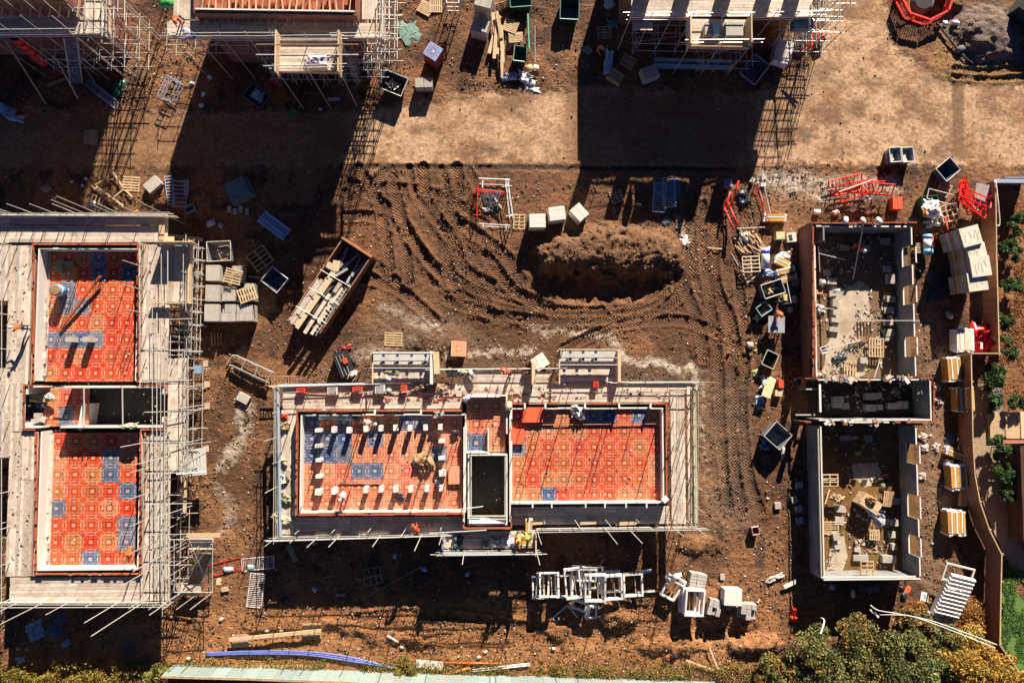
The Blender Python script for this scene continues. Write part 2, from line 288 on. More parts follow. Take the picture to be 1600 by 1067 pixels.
# levelled spots: under slabs, platforms, packs nothing rises through
FLAT = [(1266, 346, 1448, 908), (1252, 588, 1462, 662), (1515, 560, 1700, 1067)]
def make_ground():
    xs = np.concatenate([[-400, -150, -80, -60, -50], np.arange(-44, 47.01, .11), [52, 62, 85, 150, 400]]); ys = np.concatenate([[-400, -150, -70, -45], np.arange(-29, 34.01, .11), [40, 55, 80, 150, 400]])
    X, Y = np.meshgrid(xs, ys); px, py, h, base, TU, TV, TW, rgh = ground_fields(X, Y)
    for x0, y0, x1, y1 in FLAT:
        m = poly_mask(px, py, [(x0, y0), (x1, y0), (x1, y1), (x0, y1)], 5); h = h*(1-m)-.06*m
    nx, ny = len(xs), len(ys); co = np.stack([X, Y, h], -1).reshape(-1, 3)
    i = (np.arange(ny-1)[:, None]*nx+np.arange(nx-1)[None]).reshape(-1); F = np.stack([i, i+1, i+nx+1, i+nx], -1)
    me = bpy.data.meshes.new('ground'); me.vertices.add(len(co)); me.vertices.foreach_set('co', co.ravel())
    me.loops.add(F.size); me.loops.foreach_set('vertex_index', F.ravel().astype(np.int32)); me.polygons.add(len(F)); me.polygons.foreach_set('loop_start', np.arange(0, F.size, 4, dtype=np.int32))
    me.update(calc_edges=True); me.polygons.foreach_set('use_smooth', [True]*len(F))
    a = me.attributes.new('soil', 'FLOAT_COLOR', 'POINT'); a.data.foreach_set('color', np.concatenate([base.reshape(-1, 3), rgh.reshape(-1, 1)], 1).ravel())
    a = me.attributes.new('tread', 'FLOAT_VECTOR', 'POINT'); a.data.foreach_set('vector', np.stack([TU, TV, TW], -1).ravel())
    me.validate()
    m = bpy.data.materials.new('site_soil'); m.use_nodes = True; t = m.node_tree; L = t.links; bs = t.nodes['Principled BSDF']; bs.inputs['Roughness'].default_value = .9
    geo = N(t, 'ShaderNodeNewGeometry'); at = N(t, 'ShaderNodeAttribute', attribute_name='soil'); tr = N(t, 'ShaderNodeAttribute', attribute_name='tread')
    def noise(sc, de=6, ro=.6):
        n = N(t, 'ShaderNodeTexNoise'); n.inputs['Scale'].default_value = sc; n.inputs['Detail'].default_value = de; n.inputs['Roughness'].default_value = ro; L.new(geo.outputs['Position'], n.inputs['Vector']); return n.outputs[0]
    def math_(op, a, b=None, c=None, cl=False):
        n = N(t, 'ShaderNodeMath', operation=op); n.use_clamp = cl
        for k, v in enumerate((a, b, c)):
            if v is None: continue
            if isinstance(v, (int, float)): n.inputs[k].default_value = v
            else: L.new(v, n.inputs[k])
        return n.outputs[0]
    n1 = noise(3.2, 8, .72); n2 = noise(16, 3, .6); vo = N(t, 'ShaderNodeTexVoronoi'); vo.inputs['Scale'].default_value = 7; L.new(geo.outputs['Position'], vo.inputs['Vector'])
    mr = N(t, 'ShaderNodeMapRange'); mr.inputs[1].default_value = .3; mr.inputs[2].default_value = .7; mr.inputs[3].default_value = .5; mr.inputs[4].default_value = 1.4; L.new(n1, mr.inputs[0])
    sp = N(t, 'ShaderNodeSeparateXYZ'); L.new(tr.outputs['Vector'], sp.inputs[0])
    ph = math_('ADD', math_('MULTIPLY', sp.outputs[0], 1/5.0), math_('MULTIPLY', math_('ABSOLUTE', sp.outputs[1]), 1.6))
    lug = math_('SMOOTH_MIN', math_('ADD', math_('MULTIPLY', math_('SINE', math_('MULTIPLY', ph, 2*math.pi)), 1.1), .4), .8, .4)
    vs = N(t, 'ShaderNodeVectorMath', operation='SCALE'); L.new(at.outputs['Color'], vs.inputs[0]); L.new(mr.outputs[0], vs.inputs['Scale']); L.new(vs.outputs[0], bs.inputs['Base Color'])
    hh = math_('ADD', math_('ADD', math_('MULTIPLY', math_('MULTIPLY', n1, .20), at.outputs['Alpha']), math_('MULTIPLY', math_('MULTIPLY', n2, .035), at.outputs['Alpha'])), math_('MULTIPLY', math_('MULTIPLY', lug, sp.outputs[2]), .14))
    hh = math_('ADD', hh, math_('MULTIPLY', math_('SUBTRACT', .5, vo.outputs['Distance'], None, True), math_('MULTIPLY', at.outputs['Alpha'], .06)))
    b = N(t, 'ShaderNodeBump'); b.inputs['Strength'].default_value = 1; b.inputs['Distance'].default_value = 1.0; L.new(hh, b.inputs['Height']); L.new(b.outputs[0], bs.inputs['Normal'])
    me.materials.append(m)
    return tag(link('ground', me), kind='structure'), (xs, ys, h)
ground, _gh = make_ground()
def gz(x, y):
    xs, ys, h = _gh; i = min(max(np.searchsorted(xs, x), 0), len(xs)-1); j = min(max(np.searchsorted(ys, y), 0), len(ys)-1); return float(h[j, i])
def G(px, py, dz=0): p = W(px, py); return Vector((p.x, p.y, max(gz(p.x, p.y)-.02, -.1)+dz))
# ---------------------------------------------------------------- houses under construction
paleplast = mat('worn_plastic_rib', (1, 1, 1), .6, .15, 6, tint=True, stain=.3, stain_col=(.80, .62, .50)); 
_t = paleplast.node_tree
for _n2 in list(_t.nodes):
    if _n2.type == 'OBJECT_INFO':
        _mx = N(_t, 'ShaderNodeMix', data_type='RGBA'); _mx.inputs[0].default_value = .42; _mx.inputs[7].default_value = (.80, .55, .42, 1)
        for l in list(_n2.outputs['Color'].links): to = l.to_socket; _t.links.remove(l); _t.links.new(_mx.outputs[2], to)
        _t.links.new(_n2.outputs['Color'], _mx.inputs[6])
plastic_deck = mat('moulded_deck_plastic', (1, 1, 1), .55, .3, 2.2, tint=True, rand=.1, stain=.22, stain_col=(.40, .20, .13))
_pm = {}
def panel_mesh(kind=0):
    if kind in _pm: return _pm[kind]
    n = 17; S = 1.16; c = S/n; b = MB(); g = n//2
    for i in range(n):
        for j in range(n):
            u, v = i-g, j-g; d = max(abs(u), abs(v)); mn = min(abs(u), abs(v))
            if d == 3 and mn < 3 and mn % 2 == 0: continue
            if d == 6 and mn in (2, 5) and (kind or mn == 2): continue
            octo = abs(u)+abs(v)
            z = {0: .012, 1: .012}.get(d, 0); mi = 0
            if d <= 1 or d == 7 and mn < 3: mi = 1; z = .012
            if octo == 12 and d >= 7: mi = 1
            b.face([((u-.5)*c, (v-.5)*c, z), ((u+.5)*c, (v-.5)*c, z), ((u+.5)*c, (v+.5)*c, z), ((u-.5)*c, (v+.5)*c, z)], mi)
    h = S/2
    for (x0, y0), (x1, y1) in (((-h, -h), (h, -h)), ((h, -h), (h, h)), ((h, h), (-h, h)), ((-h, h), (-h, -h))):
        b.face([(x0, y0, -.09), (x1, y1, -.09), (x1, y1, 0), (x0, y0, 0)], 0)
    _pm[kind] = b.mesh('deck_panel', [plastic_deck, paleplast]); return _pm[kind]
OR = [(.56, .07, .02), (.52, .11, .035), (.60, .09, .03), (.50, .17, .06), (.58, .05, .016), (.54, .19, .09)]
BL = [(.06, .10, .22), (.10, .14, .24), (.15, .18, .25)]
def deck(t, x0, y0, x1, y1, z, blue=(), seed=1, pink=0, clip=None):
    a = W(x0, y0, z); b = W(x1, y1, z); w = b.x-a.x; hh = a.y-b.y; nx = max(1, round(w/1.175)); ny = max(1, round(hh/1.175)); r = random.Random(seed); px = w/nx; py = hh/ny
    for i in range(nx):
        for j in range(ny):
            if clip and clip(i, j): continue
            col = r.choice(BL) if (i, j) in blue else r.choice(OR)
            if (i, j) not in blue and pink: col = tuple(c*(1-pink)+q*pink for c, q in zip(col, (.66, .30, .19)))
            o = link('deck_panel', panel_mesh(r.random() < .3), t, Vector((a.x+(i+.5)*px, a.y-(j+.5)*py, z+r.uniform(-.008, .008)))-t.location, (r.uniform(-.008, .008), r.uniform(-.008, .008), 0), (px/1.175, py/1.175, 1), col)
def wall(t, name, x0, y0, x1, y1, z0, z1, th, m, w=None):
    """wall whose top edge runs between two photographed points"""
    a = W(x0, y0, z1); b = W(x1, y1, z1)
    if abs(b.x-a.x) > abs(b.y-a.y): c = ((a.x+b.x)/2, (a.y+b.y)/2, (z0+z1)/2); d = (abs(b.x-a.x), th, z1-z0)
    else: c = ((a.x+b.x)/2, (a.y+b.y)/2, (z0+z1)/2); d = (th, abs(b.y-a.y), z1-z0)
    return box(t, name, Vector(c)-t.location, d, m)
def course(t, pts, z, seed=0, th=.1025, miss=.04, over=0):
    """loose top course: every brick its own piece"""
    b = MB(); r = random.Random(seed); off = t.location
    for k in range(len(pts)-1):
        p = W(*pts[k], z); q = W(*pts[k+1], z); d = q-p; L = d.length; n = int(L/.228); an = math.atan2(d.y, d.x)
        for i in range(n):
            if r.random() < miss: continue
            c = p+d*((i+.5)/n)-off
            for lay in range(1+(r.random() < over)): b.box((c.x, c.y, z+.036+lay*.075), (.215, th, .065), an+r.uniform(-.04, .04))
    o = b.obj('brick_course', [brick], t); o['kind'] = 'stuff'; return o
def ring(t, name, x0, y0, x1, y1, z0, z1, th, m, sides='NSEW', gap=()):
    """four leaves of a rectangular wall; gap: (side, from, to, sill) openings in photo px"""
    a = W(x0, y0, z1); b = W(x1, y1, z1); L, Rr, T, B = a.x, b.x, a.y, b.y; k = 0
    def run(h, fixed, lo, hi, side):
        nonlocal k
        gs = sorted([(g[1], g[2], g[3]) for g in gap if g[0] == side]); cur = lo; segs = []
        for g0, g1, sill in gs:
            w0 = W(g0, y0, z1).x if h else W(x0, g1, z1).y; w1 = W(g1, y0, z1).x if h else W(x0, g0, z1).y
            segs.append((cur, w0, z1)); segs.append((w0, w1, sill)); cur = w1
        segs.sort(); segs.append((cur, hi, z1))
        if not h and gs:
            segs = []; cur = lo
            for g0, g1, sill in sorted(gs, reverse=True):
                w0 = W(x0, g1, z1).y; w1 = W(x0, g0, z1).y; segs += [(cur, w0, z1), (w0, w1, sill)]; cur = w1
            segs.append((cur, hi, z1))
        for s0, s1, zt in segs:
            if s1-s0 < .03 or zt <= z0: continue
            k += 1; e = k*.0011
            c = Vector(((s0+s1)/2, fixed, (z0+zt)/2+e)) if h else Vector((fixed, (s0+s1)/2, (z0+zt)/2+e))
            d = (s1-s0-.002, th, zt-z0) if h else (th, s1-s0-.002, zt-z0)
            box(t, name, c-t.location, d, m)
            if m is blockw: box(t, 'mortar_bed', Vector((c.x, c.y, zt+e+.008))-t.location, (d[0]-.015, d[1]-.015, .016), lconc)
    if 'N' in sides: run(True, T-th/2, L, Rr, 'N')
    if 'S' in sides: run(True, B+th/2, L, Rr, 'S')
    if 'W' in sides: run(False, L+th/2, B+th+.001, T-th-.001, 'W')
    if 'E' in sides: run(False, Rr-th/2, B+th+.001, T-th-.001, 'E')
_bn = 0
def boards(t, x0, y0, x1, y1, z, along='x', seed=0, name='board', m=None, warp=.01):
    global _bn; _bn += 1; r = random.Random(seed+_bn); z = z+(_bn % 7)*.004
    a = W(x0, y0, z); b = W(x1, y1, z); X0, X1, Y0, Y1 = min(a.x, b.x), max(a.x, b.x), min(a.y, b.y), max(a.y, b.y)
    Wd = (Y1-Y0) if along == 'x' else (X1-X0); Ln = (X1-X0) if along == 'x' else (Y1-Y0); n = max(1, round(Wd/.235)); nl = max(1, round(Ln/3.9)); bw = Wd/n; bl = Ln/nl
    for i in range(n):
        for k in range(nl):
            u = (k+.5)*bl+r.uniform(-.02, .02); v = (i+.5)*bw; c = (X0+u, Y0+v) if along == 'x' else (X0+v, Y0+u)
            box(t, name, Vector((c[0], c[1], z+r.uniform(-warp, warp)*.5))-t.location, (bl-.012, bw-.014, .038), m or wood, (0 if along == 'x' else math.pi/2)+r.uniform(-.003, .003))
def edge(t, x0, y0, x1, y1, z, rails=(.5, 1.0), pitch=2.0, tops=(1.15,), toe=True, seed=0, inner=None, ends=.25, base=0.0, r=.03):
    """standards, guard rails, toe board and ledger along one side of a lift"""
    rr = random.Random(seed+int(x0*3+y0)); p = W(x0, y0, z); q = W(x1, y1, z); d = q-p; L = d.length; u = d.normalized(); off = t.location; n = max(1, round(L/pitch))
    for i in range(n+1):
        b = p+d*(i/n); h = rr.choice(tops)+rr.uniform(-.1, .1)
        tube(t, 'upright_pole', Vector((b.x, b.y, base))-off, Vector((b.x+rr.uniform(-.03, .03), b.y+rr.uniform(-.03, .03), z+h))-off, r, steel)
    for k, hh in enumerate(rails):
        e = ends+rr.uniform(0, .5); tube(t, 'guard_rail', p-u*e+Vector((0, 0, hh))-off+Vector((.05*k, -.05*k, 0)), q+u*e+Vector((0, 0, hh+rr.uniform(-.03, .03)))-off, r, steel)
    tube(t, 'ledger', p-u*ends+Vector((0, 0, -.12))-off, q+u*ends+Vector((0, 0, -.12))-off, r, steel)
    if toe:
        c = (p+q)/2+Vector((0, 0, .12))-off; box(t, 'toe_board', c+Vector((0.04, 0.04, 0)), (L, .035, .2), wood, math.atan2(d.y, d.x))
def lattice(t, x0, y0, x1, y1, zs, n1=4, n2=4, seed=0, r=.03, up=1.0):
    """open bay of tubes without boards: standards in a grid and ledgers at each level"""
    rr = random.Random(seed); off = t.location; a = W(x0, y0, 0); b = W(x1, y1, 0); zt = max(zs)
    for i in range(n1):
        for j in range(n2):
            if rr.random() > up: continue
            x = a.x+(b.x-a.x)*i/(n1-1)+rr.uniform(-.06, .06); y = a.y+(b.y-a.y)*j/(n2-1)+rr.uniform(-.06, .06)
            tube(t, 'upright_pole', Vector((x, y, 0))-off, Vector((x, y, zt+rr.choice((.2, .6, 1.2))))-off, r, steel if rr.random() < .8 else rust)
    for z in zs:
        for i in range(n1):
            x = a.x+(b.x-a.x)*i/(n1-1)+rr.uniform(-.05, .05); tube(t, 'ledger', Vector((x, a.y+rr.uniform(.1, .6), z+.05))-off, Vector((x+rr.uniform(-.05, .05), b.y-rr.uniform(.1, .6), z+.05))-off, r, steel)
        for j in range(n2):
            y = a.y+(b.y-a.y)*j/(n2-1)+rr.uniform(-.05, .05); tube(t, 'transom', Vector((a.x-rr.uniform(.1, .6), y, z-.02))-off, Vector((b.x+rr.uniform(.1, .6), y+rr.uniform(-.05, .05), z-.02))-off, r, steel)
    for k in range(max(1, n2//2)):
        y = a.y+(b.y-a.y)*(k+.3)/max(1, n2//2); tube(t, 'brace', Vector((a.x, y, .1))-off, Vector((b.x, y+.4, zt))-off, r, steel)
def pole(t, x, y, z0, z1, lean=(0, 0), m=None, name='upright_pole'):
    p = W(x, y, z0); tube(t, name, p-t.location, Vector((p.x+lean[0], p.y+lean[1], z1))-t.location, .03, m or steel)

# --- left house
tA = thing('half_built_house', 'left half-built house of red brick with orange deck panels in two rooms', 'house', W(135, 640), group='half-built houses on the site')
zd, zt, zs = 2.0, 3.08, 2.9
voidm = mat('shade_dark_concrete', (.045, .045, .045), .8, .5, 1.5)  # shade of the voids put into a near-black floor colour
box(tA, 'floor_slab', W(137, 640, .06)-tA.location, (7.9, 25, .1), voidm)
def outer(t, x0, y0, x1, y1, z0, z1, sides='NSEW', gap=(), seed=0):
    ring(t, 'brick_wall', x0, y0, x1, y1, z0, z1, .105, brickw, sides, gap)
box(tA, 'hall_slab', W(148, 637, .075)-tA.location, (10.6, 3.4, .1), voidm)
outer(tA, 51, 380, 218, 598, 0, zt, 'NEW'); outer(tA, 36, 601, 260, 673, 0, zt-.01, 'NSEW', (('N', 52, 217, 0), ('S', 56, 221, 0), ('W', 616, 658, 1.0), ('E', 616, 652, .9))); outer(tA, 55, 674, 222, 898, 0, zt, 'SEW')
course(tA, [(53, 598), (53, 382), (216, 382), (216, 598)], zt, 1, over=.3); course(tA, [(52, 602), (38, 602), (38, 671), (56, 671)], zt, 2); course(tA, [(218, 602), (258, 602), (258, 618)], zt, 3); course(tA, [(258, 652), (258, 671), (222, 671)], zt, 5); course(tA, [(57, 675), (57, 896), (220, 896), (220, 675)], zt, 4, over=.5)
ring(tA, 'block_wall', 60, 387, 213, 597, 0, zt-.05, .10, lconc, 'NEW'); ring(tA, 'block_wall', 64, 672, 216, 890, 0, zt-.05, .10, lconc, 'SEW')
ring(tA, 'block_wall', 41, 603, 255, 668, 0, zt-.04, .10, lconc, 'NSEW', (('W', 616, 660, .9), ('E', 616, 652, .9), ('N', 66, 100, .9), ('S', 66, 96, .9)))
# wide bed of cavity blocks along the west side of both rooms
for (bx, y0, y1) in ((67, 392, 596), (70, 680, 884)):
    y = y0
    while y < y1-8:
        if rnd.random() < .86: box(tA, 'block', W(bx+rnd.uniform(-.8, .8), y+4.5, zd+.12)-tA.location, (rnd.uniform(.4, .62), .43, .22), lconc if rnd.random() < .25 else conc, rnd.uniform(-.03, .03))
        y += 9.3
boards(tA, 61, 392, 73, 596, zd, 'y'); boards(tA, 64, 678, 78, 886, zd, 'y')
deck(tA, 73, 388, 208, 596, zd, {(3, 0), (3, 1), (5, 1), (1, 3), (2, 3), (1, 2), (0, 5), (1, 5), (2, 5), (3, 5), (4, 8)}, 3)
deck(tA, 78, 676, 210, 886, zd, {(3, 1), (3, 2), (0, 4), (4, 3), (4, 5), (4, 6), (5, 4), (2, 7), (2, 8)}, 5)
deck(tA, 70, 606, 138, 666, zd, {(1, 1), (1, 2)}, 9, .3)
# trestle tubes and stair void in the hall
for x in (131, 191): tube(tA, 'cross_pole', W(x, 604, zt+.1)-tA.location, W(x+1, 668, zt+.1)-tA.location, .05, steel)
box(tA, 'void_wall', W(139, 650, 1.4)-tA.location, (.1, 1.9, 2.2), lconc, -.12); box(tA, 'window_sill', W(38, 637, 2.6)-tA.location, (.12, 2.2, .1), white)
tube(tA, 'rail', W(85, 606, zt)-tA.location, W(252, 605, zt)-tA.location, .045, steel)
# block stacks and rolls inside
sA = thing('scaffold', 'large pale-boarded scaffold around the left house', 'scaffold', W(135, 900), group='scaffolds round the houses')
boards(sA, 15, 352, 240, 380, zs, 'x'); boards(sA, 15, 338, 240, 352, zs+.02, 'x'); boards(sA, 0, 382, 15, 470, zs, 'y'); boards(sA, 0, 575, 15, 715, zs, 'y'); boards(sA, 16, 382, 49, 600, zs, 'y'); boards(sA, 16, 600, 34, 674, zs, 'y'); boards(sA, 16, 675, 53, 900, zs, 'y'); boards(sA, -20, 338, 14, 380, zs, 'x')
boards(sA, 221, 382, 262, 598, zs, 'y'); boards(sA, 263, 600, 292, 735, zs, 'y'); boards(sA, 225, 676, 262, 938, zs, 'y'); boards(sA, 16, 902, 224, 940, zs, 'x'); boards(sA, 263, 560, 292, 599, zs, 'y'); boards(sA, 241, 340, 262, 381, zs, 'y')
boards(sA, 263, 384, 294, 472, zs+.1, 'y'); box(sA, 'toe_board', W(297, 425, zs+.3)-sA.location, (.12, 4.6, .5), pale); box(sA, 'bay_panel', W(276, 380, zs+.75)-sA.location, (2.6, .06, 1.3), pale); box(sA, 'toe_board', W(130, 338, zs+.3)-sA.location, (13.5, .05, .5), wood); box(sA, 'toe_board', W(268, 474, zs+.35)-sA.location, (3.0, .06, .35), pale)  # tall bay_panel added to shade the boards of the loading bay
box(sA, 'kicker_board', W(253, 357, zs+.25)-sA.location, (.4, 1.7, .05), pale); box(sA, 'kicker_board', W(264, 374, zs+.25)-sA.location, (.75, .4, .05), pale)
TALL = (1.15, 1.2, 3.0, 4.6, 6.0)
edge(sA, -20, 338, 262, 337, zs, tops=TALL, seed=2, pitch=1.9); edge(sA, -10, 941, 262, 941, zs, tops=(1.1, 2.6, 4.2, 6.6), seed=3, pitch=1.8); edge(sA, 295, 384, 295, 472, zs, tops=(1.2, 2.2), seed=4); edge(sA, 293, 560, 293, 735, zs, tops=(1.2, 2.4, 1.2), seed=5)
edge(sA, 264, 676, 264, 938, zs, tops=(1.2, 4.0, 5.0), seed=6, pitch=1.8); edge(sA, 16, 384, 16, 935, zs, tops=(1.2, 3.2), seed=7, toe=False, pitch=2.6, rails=(.9,)); edge(sA, 229, 384, 229, 596, zs, tops=(1.2, 2.9, 3.3), seed=8, toe=False, rails=(1.0,), pitch=1.7)
edge(sA, 234, 690, 234, 930, zs, tops=(1.2, 2.9, 4.0), seed=9, toe=False, rails=(1.0,), pitch=1.9)
for x in (252, 262, 290): pole(sA, x, 383, zs+.2, zs+.3)
tube(sA, 'guard_rail', W(252, 384, zs+1)-sA.location, W(252, 472, zs+1)-sA.location, .035, steel); tube(sA, 'guard_rail', W(262, 384, zs+1.1)-sA.location, W(262, 472, zs+1.1)-sA.location, .035, steel)
lattice(sA, 304, 392, 318, 550, (.6, 1.4, 2.2), 3, 9, 1); lattice(sA, 262, 480, 300, 556, (.7, 2.3), 4, 5, 2); lattice(sA, 296, 576, 318, 700, (.5, 2.0), 2, 5, 3); lattice(sA, 266, 700, 300, 900, (.6, 2.2), 3, 7, 5); lattice(sA, -20, 470, 8, 570, (2.0, 2.9, 3.2), 3, 6, 8); lattice(sA, -25, 715, 12, 938, (2.2, 3.0, 3.3), 4, 10, 9)
for (x0, y0, x1, y1) in ((250, 615, 320, 599), (258, 660, 322, 636), (265, 640, 321, 632), (236, 700, 330, 690), (240, 810, 300, 790)): tube(sA, 'tie_pole', W(x0, y0, zs+1.2)-sA.location, W(x1, y1, zs+1.3)-sA.location, .03, steel)
for (x, y) in ((321, 568), (324, 600), (324, 634), (322, 702), (342, 908)): box(sA, 'sole_plate', G(x, y, .05)-sA.location, (.4, .5, .05), pale, .1)
box(sA, 'ramp_board', W(290, 735, zs)-sA.location, (.25, 6, .05), pale); box(sA, 'gate_panel', W(304, 722, 1.9)-sA.location, (1.7, 1.9, .05), mat('grey_sheet', (.45, .44, .43), .7, .15), .06)
for k in range(8): tube(sA, 'gate_bar', W(276+k*5, 713-k*1.2, zs+.9)-sA.location, W(276+k*5.4, 740-k*1.2, zs+.9)-sA.location, .03, steel)
tube(sA, 'gate_bar', W(255, 745, zs+.95)-sA.location, W(322, 707, zs+.95)-sA.location, .05, steel); tube(sA, 'gate_bar', W(276, 741, zs+.95)-sA.location, W(322, 737, zs+.95)-sA.location, .05, white)
for k, x in enumerate((238, 245, 251, 257)): tube(sA, 'guard_rail', W(x, 480+k*9, zs+.9+.15*k)-sA.location, W(x, 925-k*8, zs+1.0+.1*k)-sA.location, .03, steel)
for k in range(9): tube(sA, 'transom', W(226, 500+k*48, zs+1.05)-sA.location, W(300, 498+k*48, zs+1.1)-sA.location, .028, steel)
for k in range(7): pole(sA, 20+k*32, 345, 0, zs+rnd.choice((2.4, 4.5, 5.8)))
# stair tower at the corner
st = thing('scaffold_stair_tower', 'scaffold stair tower with timber treads at the lower right corner of the left house', 'stair tower', W(312, 880))
boards(st, 296, 840, 334, 858, 2.3, 'x'); boards(st, 276, 912, 314, 928, .9, 'x')
for k in range(11): box(st, 'tread', W(323-k*1.9, 862+k*4.8, 2.2-k*.14)-st.location, (.95, .24, .045), oldw, -.12)
for dx in (-.5, .5): tube(st, 'stringer', W(325, 858, 2.3)-st.location+Vector((dx, 0, 0)), W(302, 914, .8)-st.location+Vector((dx, 0, 0)), .035, steel); tube(st, 'handrail', W(325, 858, 3.3)-st.location+Vector((dx, 0, 0)), W(302, 914, 1.8)-st.location+Vector((dx, 0, 0)), .03, steel)
for (x, y) in ((292, 842), (332, 842), (332, 925), (292, 925), (272, 925), (272, 842), (312, 842), (312, 925)): pole(st, x, y, 0, 3.4+(x % 5)*.3)
for z in (1.0, 2.4, 3.3):
    for a, b in (((292, 842), (332, 842)), ((332, 842), (332, 925)), ((332, 925), (272, 925)), ((272, 925), (272, 842))): tube(st, 'rail', W(*a, z)-st.location, W(*b, z)-st.location, .03, steel)
tube(st, 'brace', W(272, 925, .3)-st.location, W(330, 850, 3.2)-st.location, .03, steel); tube(st, 'brace', W(330, 925, .2)-st.location, W(296, 845, 3)-st.location, .03, steel)
box(st, 'top_board', W(318, 836, 2.7)-st.location, (2.4, .3, .05), pale)

# --- centre house
tB = thing('half_built_house', 'centre half-built house of red brick with white block piers standing on its orange deck', 'house', W(755, 710), group='half-built houses on the site')
zd, zt, zs = 2.8, 3.5, 2.6
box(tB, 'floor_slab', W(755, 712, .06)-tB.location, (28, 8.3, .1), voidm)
outer(tB, 463, 641, 722, 805, 0, zt, 'NSW', (('N', 570, 586, 3.0), ('N', 632, 658, 3.0), ('S', 500, 541, 3.35), ('S', 568, 618, 3.35), ('S', 650, 700, 3.35))); outer(tB, 722, 806, 800, 826, 0, zt-.01, 'SEW'); outer(tB, 795, 630, 1042, 645, 0, zt, 'N', (('N', 820, 852, 3.0), ('N', 874, 914, 3.0), ('N', 968, 1016, 3.0)))
wall(tB, 'brick_wall', 1041, 632, 1041, 790, 0, zt, .105, brickw); wall(tB, 'brick_wall', 724, 617, 790, 617, 0, zt-.3, .105, brickw)
course(tB, [(464, 804), (464, 642), (568, 642)], zt, 11, over=.4); course(tB, [(588, 642), (632, 642)], zt, 12); course(tB, [(658, 642), (722, 642)], zt, 13); course(tB, [(464, 804), (724, 802), (724, 825), (799, 825), (799, 812)], zt, 14, over=.3); course(tB, [(797, 631), (818, 631)], zt, 15); course(tB, [(915, 631), (967, 631)], zt, 16); course(tB, [(1016, 631), (1041, 631), (1041, 789)], zt, 17); course(tB, [(852, 631), (874, 631)], zt, 18)
for k in range(4): course(tB, [(600+k, 616+k*3.6), (860-k*14, 616+k*3.6)], zs+.03, 20+k, miss=.72)
ring(tB, 'block_wall', 470, 647, 728, 800, 0, zt-.05, .11, lconc, 'NSEW', (('N', 570, 586, 3.0), ('N', 600, 616, 3.0), ('N', 632, 658, 3.0), ('S', 500, 541, 3.35), ('S', 568, 618, 3.35), ('S', 650, 700, 3.35), ('E', 655, 700, 3.0)))
ring(tB, 'block_wall', 798, 637, 1038, 786, 0, zt-.05, .11, lconc, 'NSEW', (('N', 820, 852, 3.0), ('N', 874, 914, 3.0), ('N', 968, 1016, 3.0), ('S', 832, 862, 3.35), ('S', 915, 945, 3.35), ('S', 978, 1010, 3.35), ('W', 655, 690, 3.0)))
for x in (832, 862, 915, 945, 978, 1010): box(tB, 'block', W(x, 789, zt-.1)-tB.location, (.1, .35, .25), lconc)
for x in (586, 658, 820, 852, 914, 967, 1016): box(tB, 'block', W(x, 634 if x > 780 else 644, zt)-tB.location, (.12, .4, .28), white)
ring(tB, 'inner_wall', 727, 617, 793, 680, 2.5, zt, .10, lconc, 'NEW', (('W', 630, 665, 0),)); ring(tB, 'inner_wall', 727, 668, 764, 708, 2.5, zt-.02, .10, lconc, 'SEW')
ring(tB, 'inner_wall', 731, 710, 793, 820, .12, zt-.04, .10, lconc, 'NSEW'); wall(tB, 'inner_wall', 725, 668, 725, 820, 0, zt+.03, .10, lconc); wall(tB, 'inner_wall', 797, 640, 797, 815, 0, zt-.03, .10, lconc)
for x, y0, y1 in ((736, 712, 806), (789, 712, 806)): tube(tB, 'void_rail', W(x, y0, zt+.1)-tB.location, W(x, y1, zt+.1)-tB.location, .05, steel)
for y in (711, 806, 811): tube(tB, 'void_rail', W(733, y, zt+.12)-tB.location, W(792, y, zt+.12)-tB.location, .05, steel)
deck(tB, 475, 648, 722, 798, zd, {(0, 0), (0, 1), (0, 2), (1, 2), (2, 2), (1, 1), (2, 1), (3, 3), (4, 3), (6, 0), (7, 0), (8, 2), (2, 0), (4, 1)}, 21, .45)
deck(tB, 797, 637, 1036, 785, zd, {(2, 5), (1, 6), (2, 6), (5, 0), (6, 0), (8, 0), (10, 3), (0, 2)}, 23, .08)
deck(tB, 729, 620, 790, 706, zd, {(0, 3), (0, 2)}, 25, .4)
box(tB, 'deck_panel_lifted', W(831, 648, zd+.25)-tB.location, (1.6, 1.1, .1), plastic_deck, col=(.85, .13, .05)); box(tB, 'deck_panel_lifted', W(806, 682, zd+.25)-tB.location, (1.2, 1.1, .1), plastic_deck, col=(.82, .12, .05)); box(tB, 'deck_panel_lifted', W(711, 742, zd+.2)-tB.location, (.95, 1.3, .1), plastic_deck, col=(.8, .3, .18))
for (x, y, hx, hy) in ((600, 646, 2.6, .1),): pass
tube(tB, 'lintel', W(808, 664, zd+.12)-tB.location, W(1028, 662, zd+.12)-tB.location, .035, rust)
sB = thing('scaffold', 'scaffold with blue-grey edge rails around the centre house', 'scaffold', W(755, 600), group='scaffolds round the houses')
boards(sB, 442, 610, 722, 638, zs, 'x'); boards(sB, 442, 600, 1090, 609, zs, 'x'); boards(sB, 723, 580, 860, 599, zs, 'x'); boards(sB, 723, 609, 1045, 616, zs, 'x'); boards(sB, 800, 616, 1045, 628, zs, 'x')
boards(sB, 1047, 610, 1072, 818, zs, 'y'); boards(sB, 1073, 600, 1082, 818, zs+.02, 'y'); boards(sB, 800, 792, 1046, 818, zs, 'x'); boards(sB, 440, 640, 460, 834, zs, 'y'); boards(sB, 461, 808, 722, 834, zs, 'x'); boards(sB, 692, 830, 836, 856, zs, 'x')
boards(sB, 583, 556, 672, 598, zs+.1, 'y'); boards(sB, 875, 560, 962, 600, zs+.1, 'x')
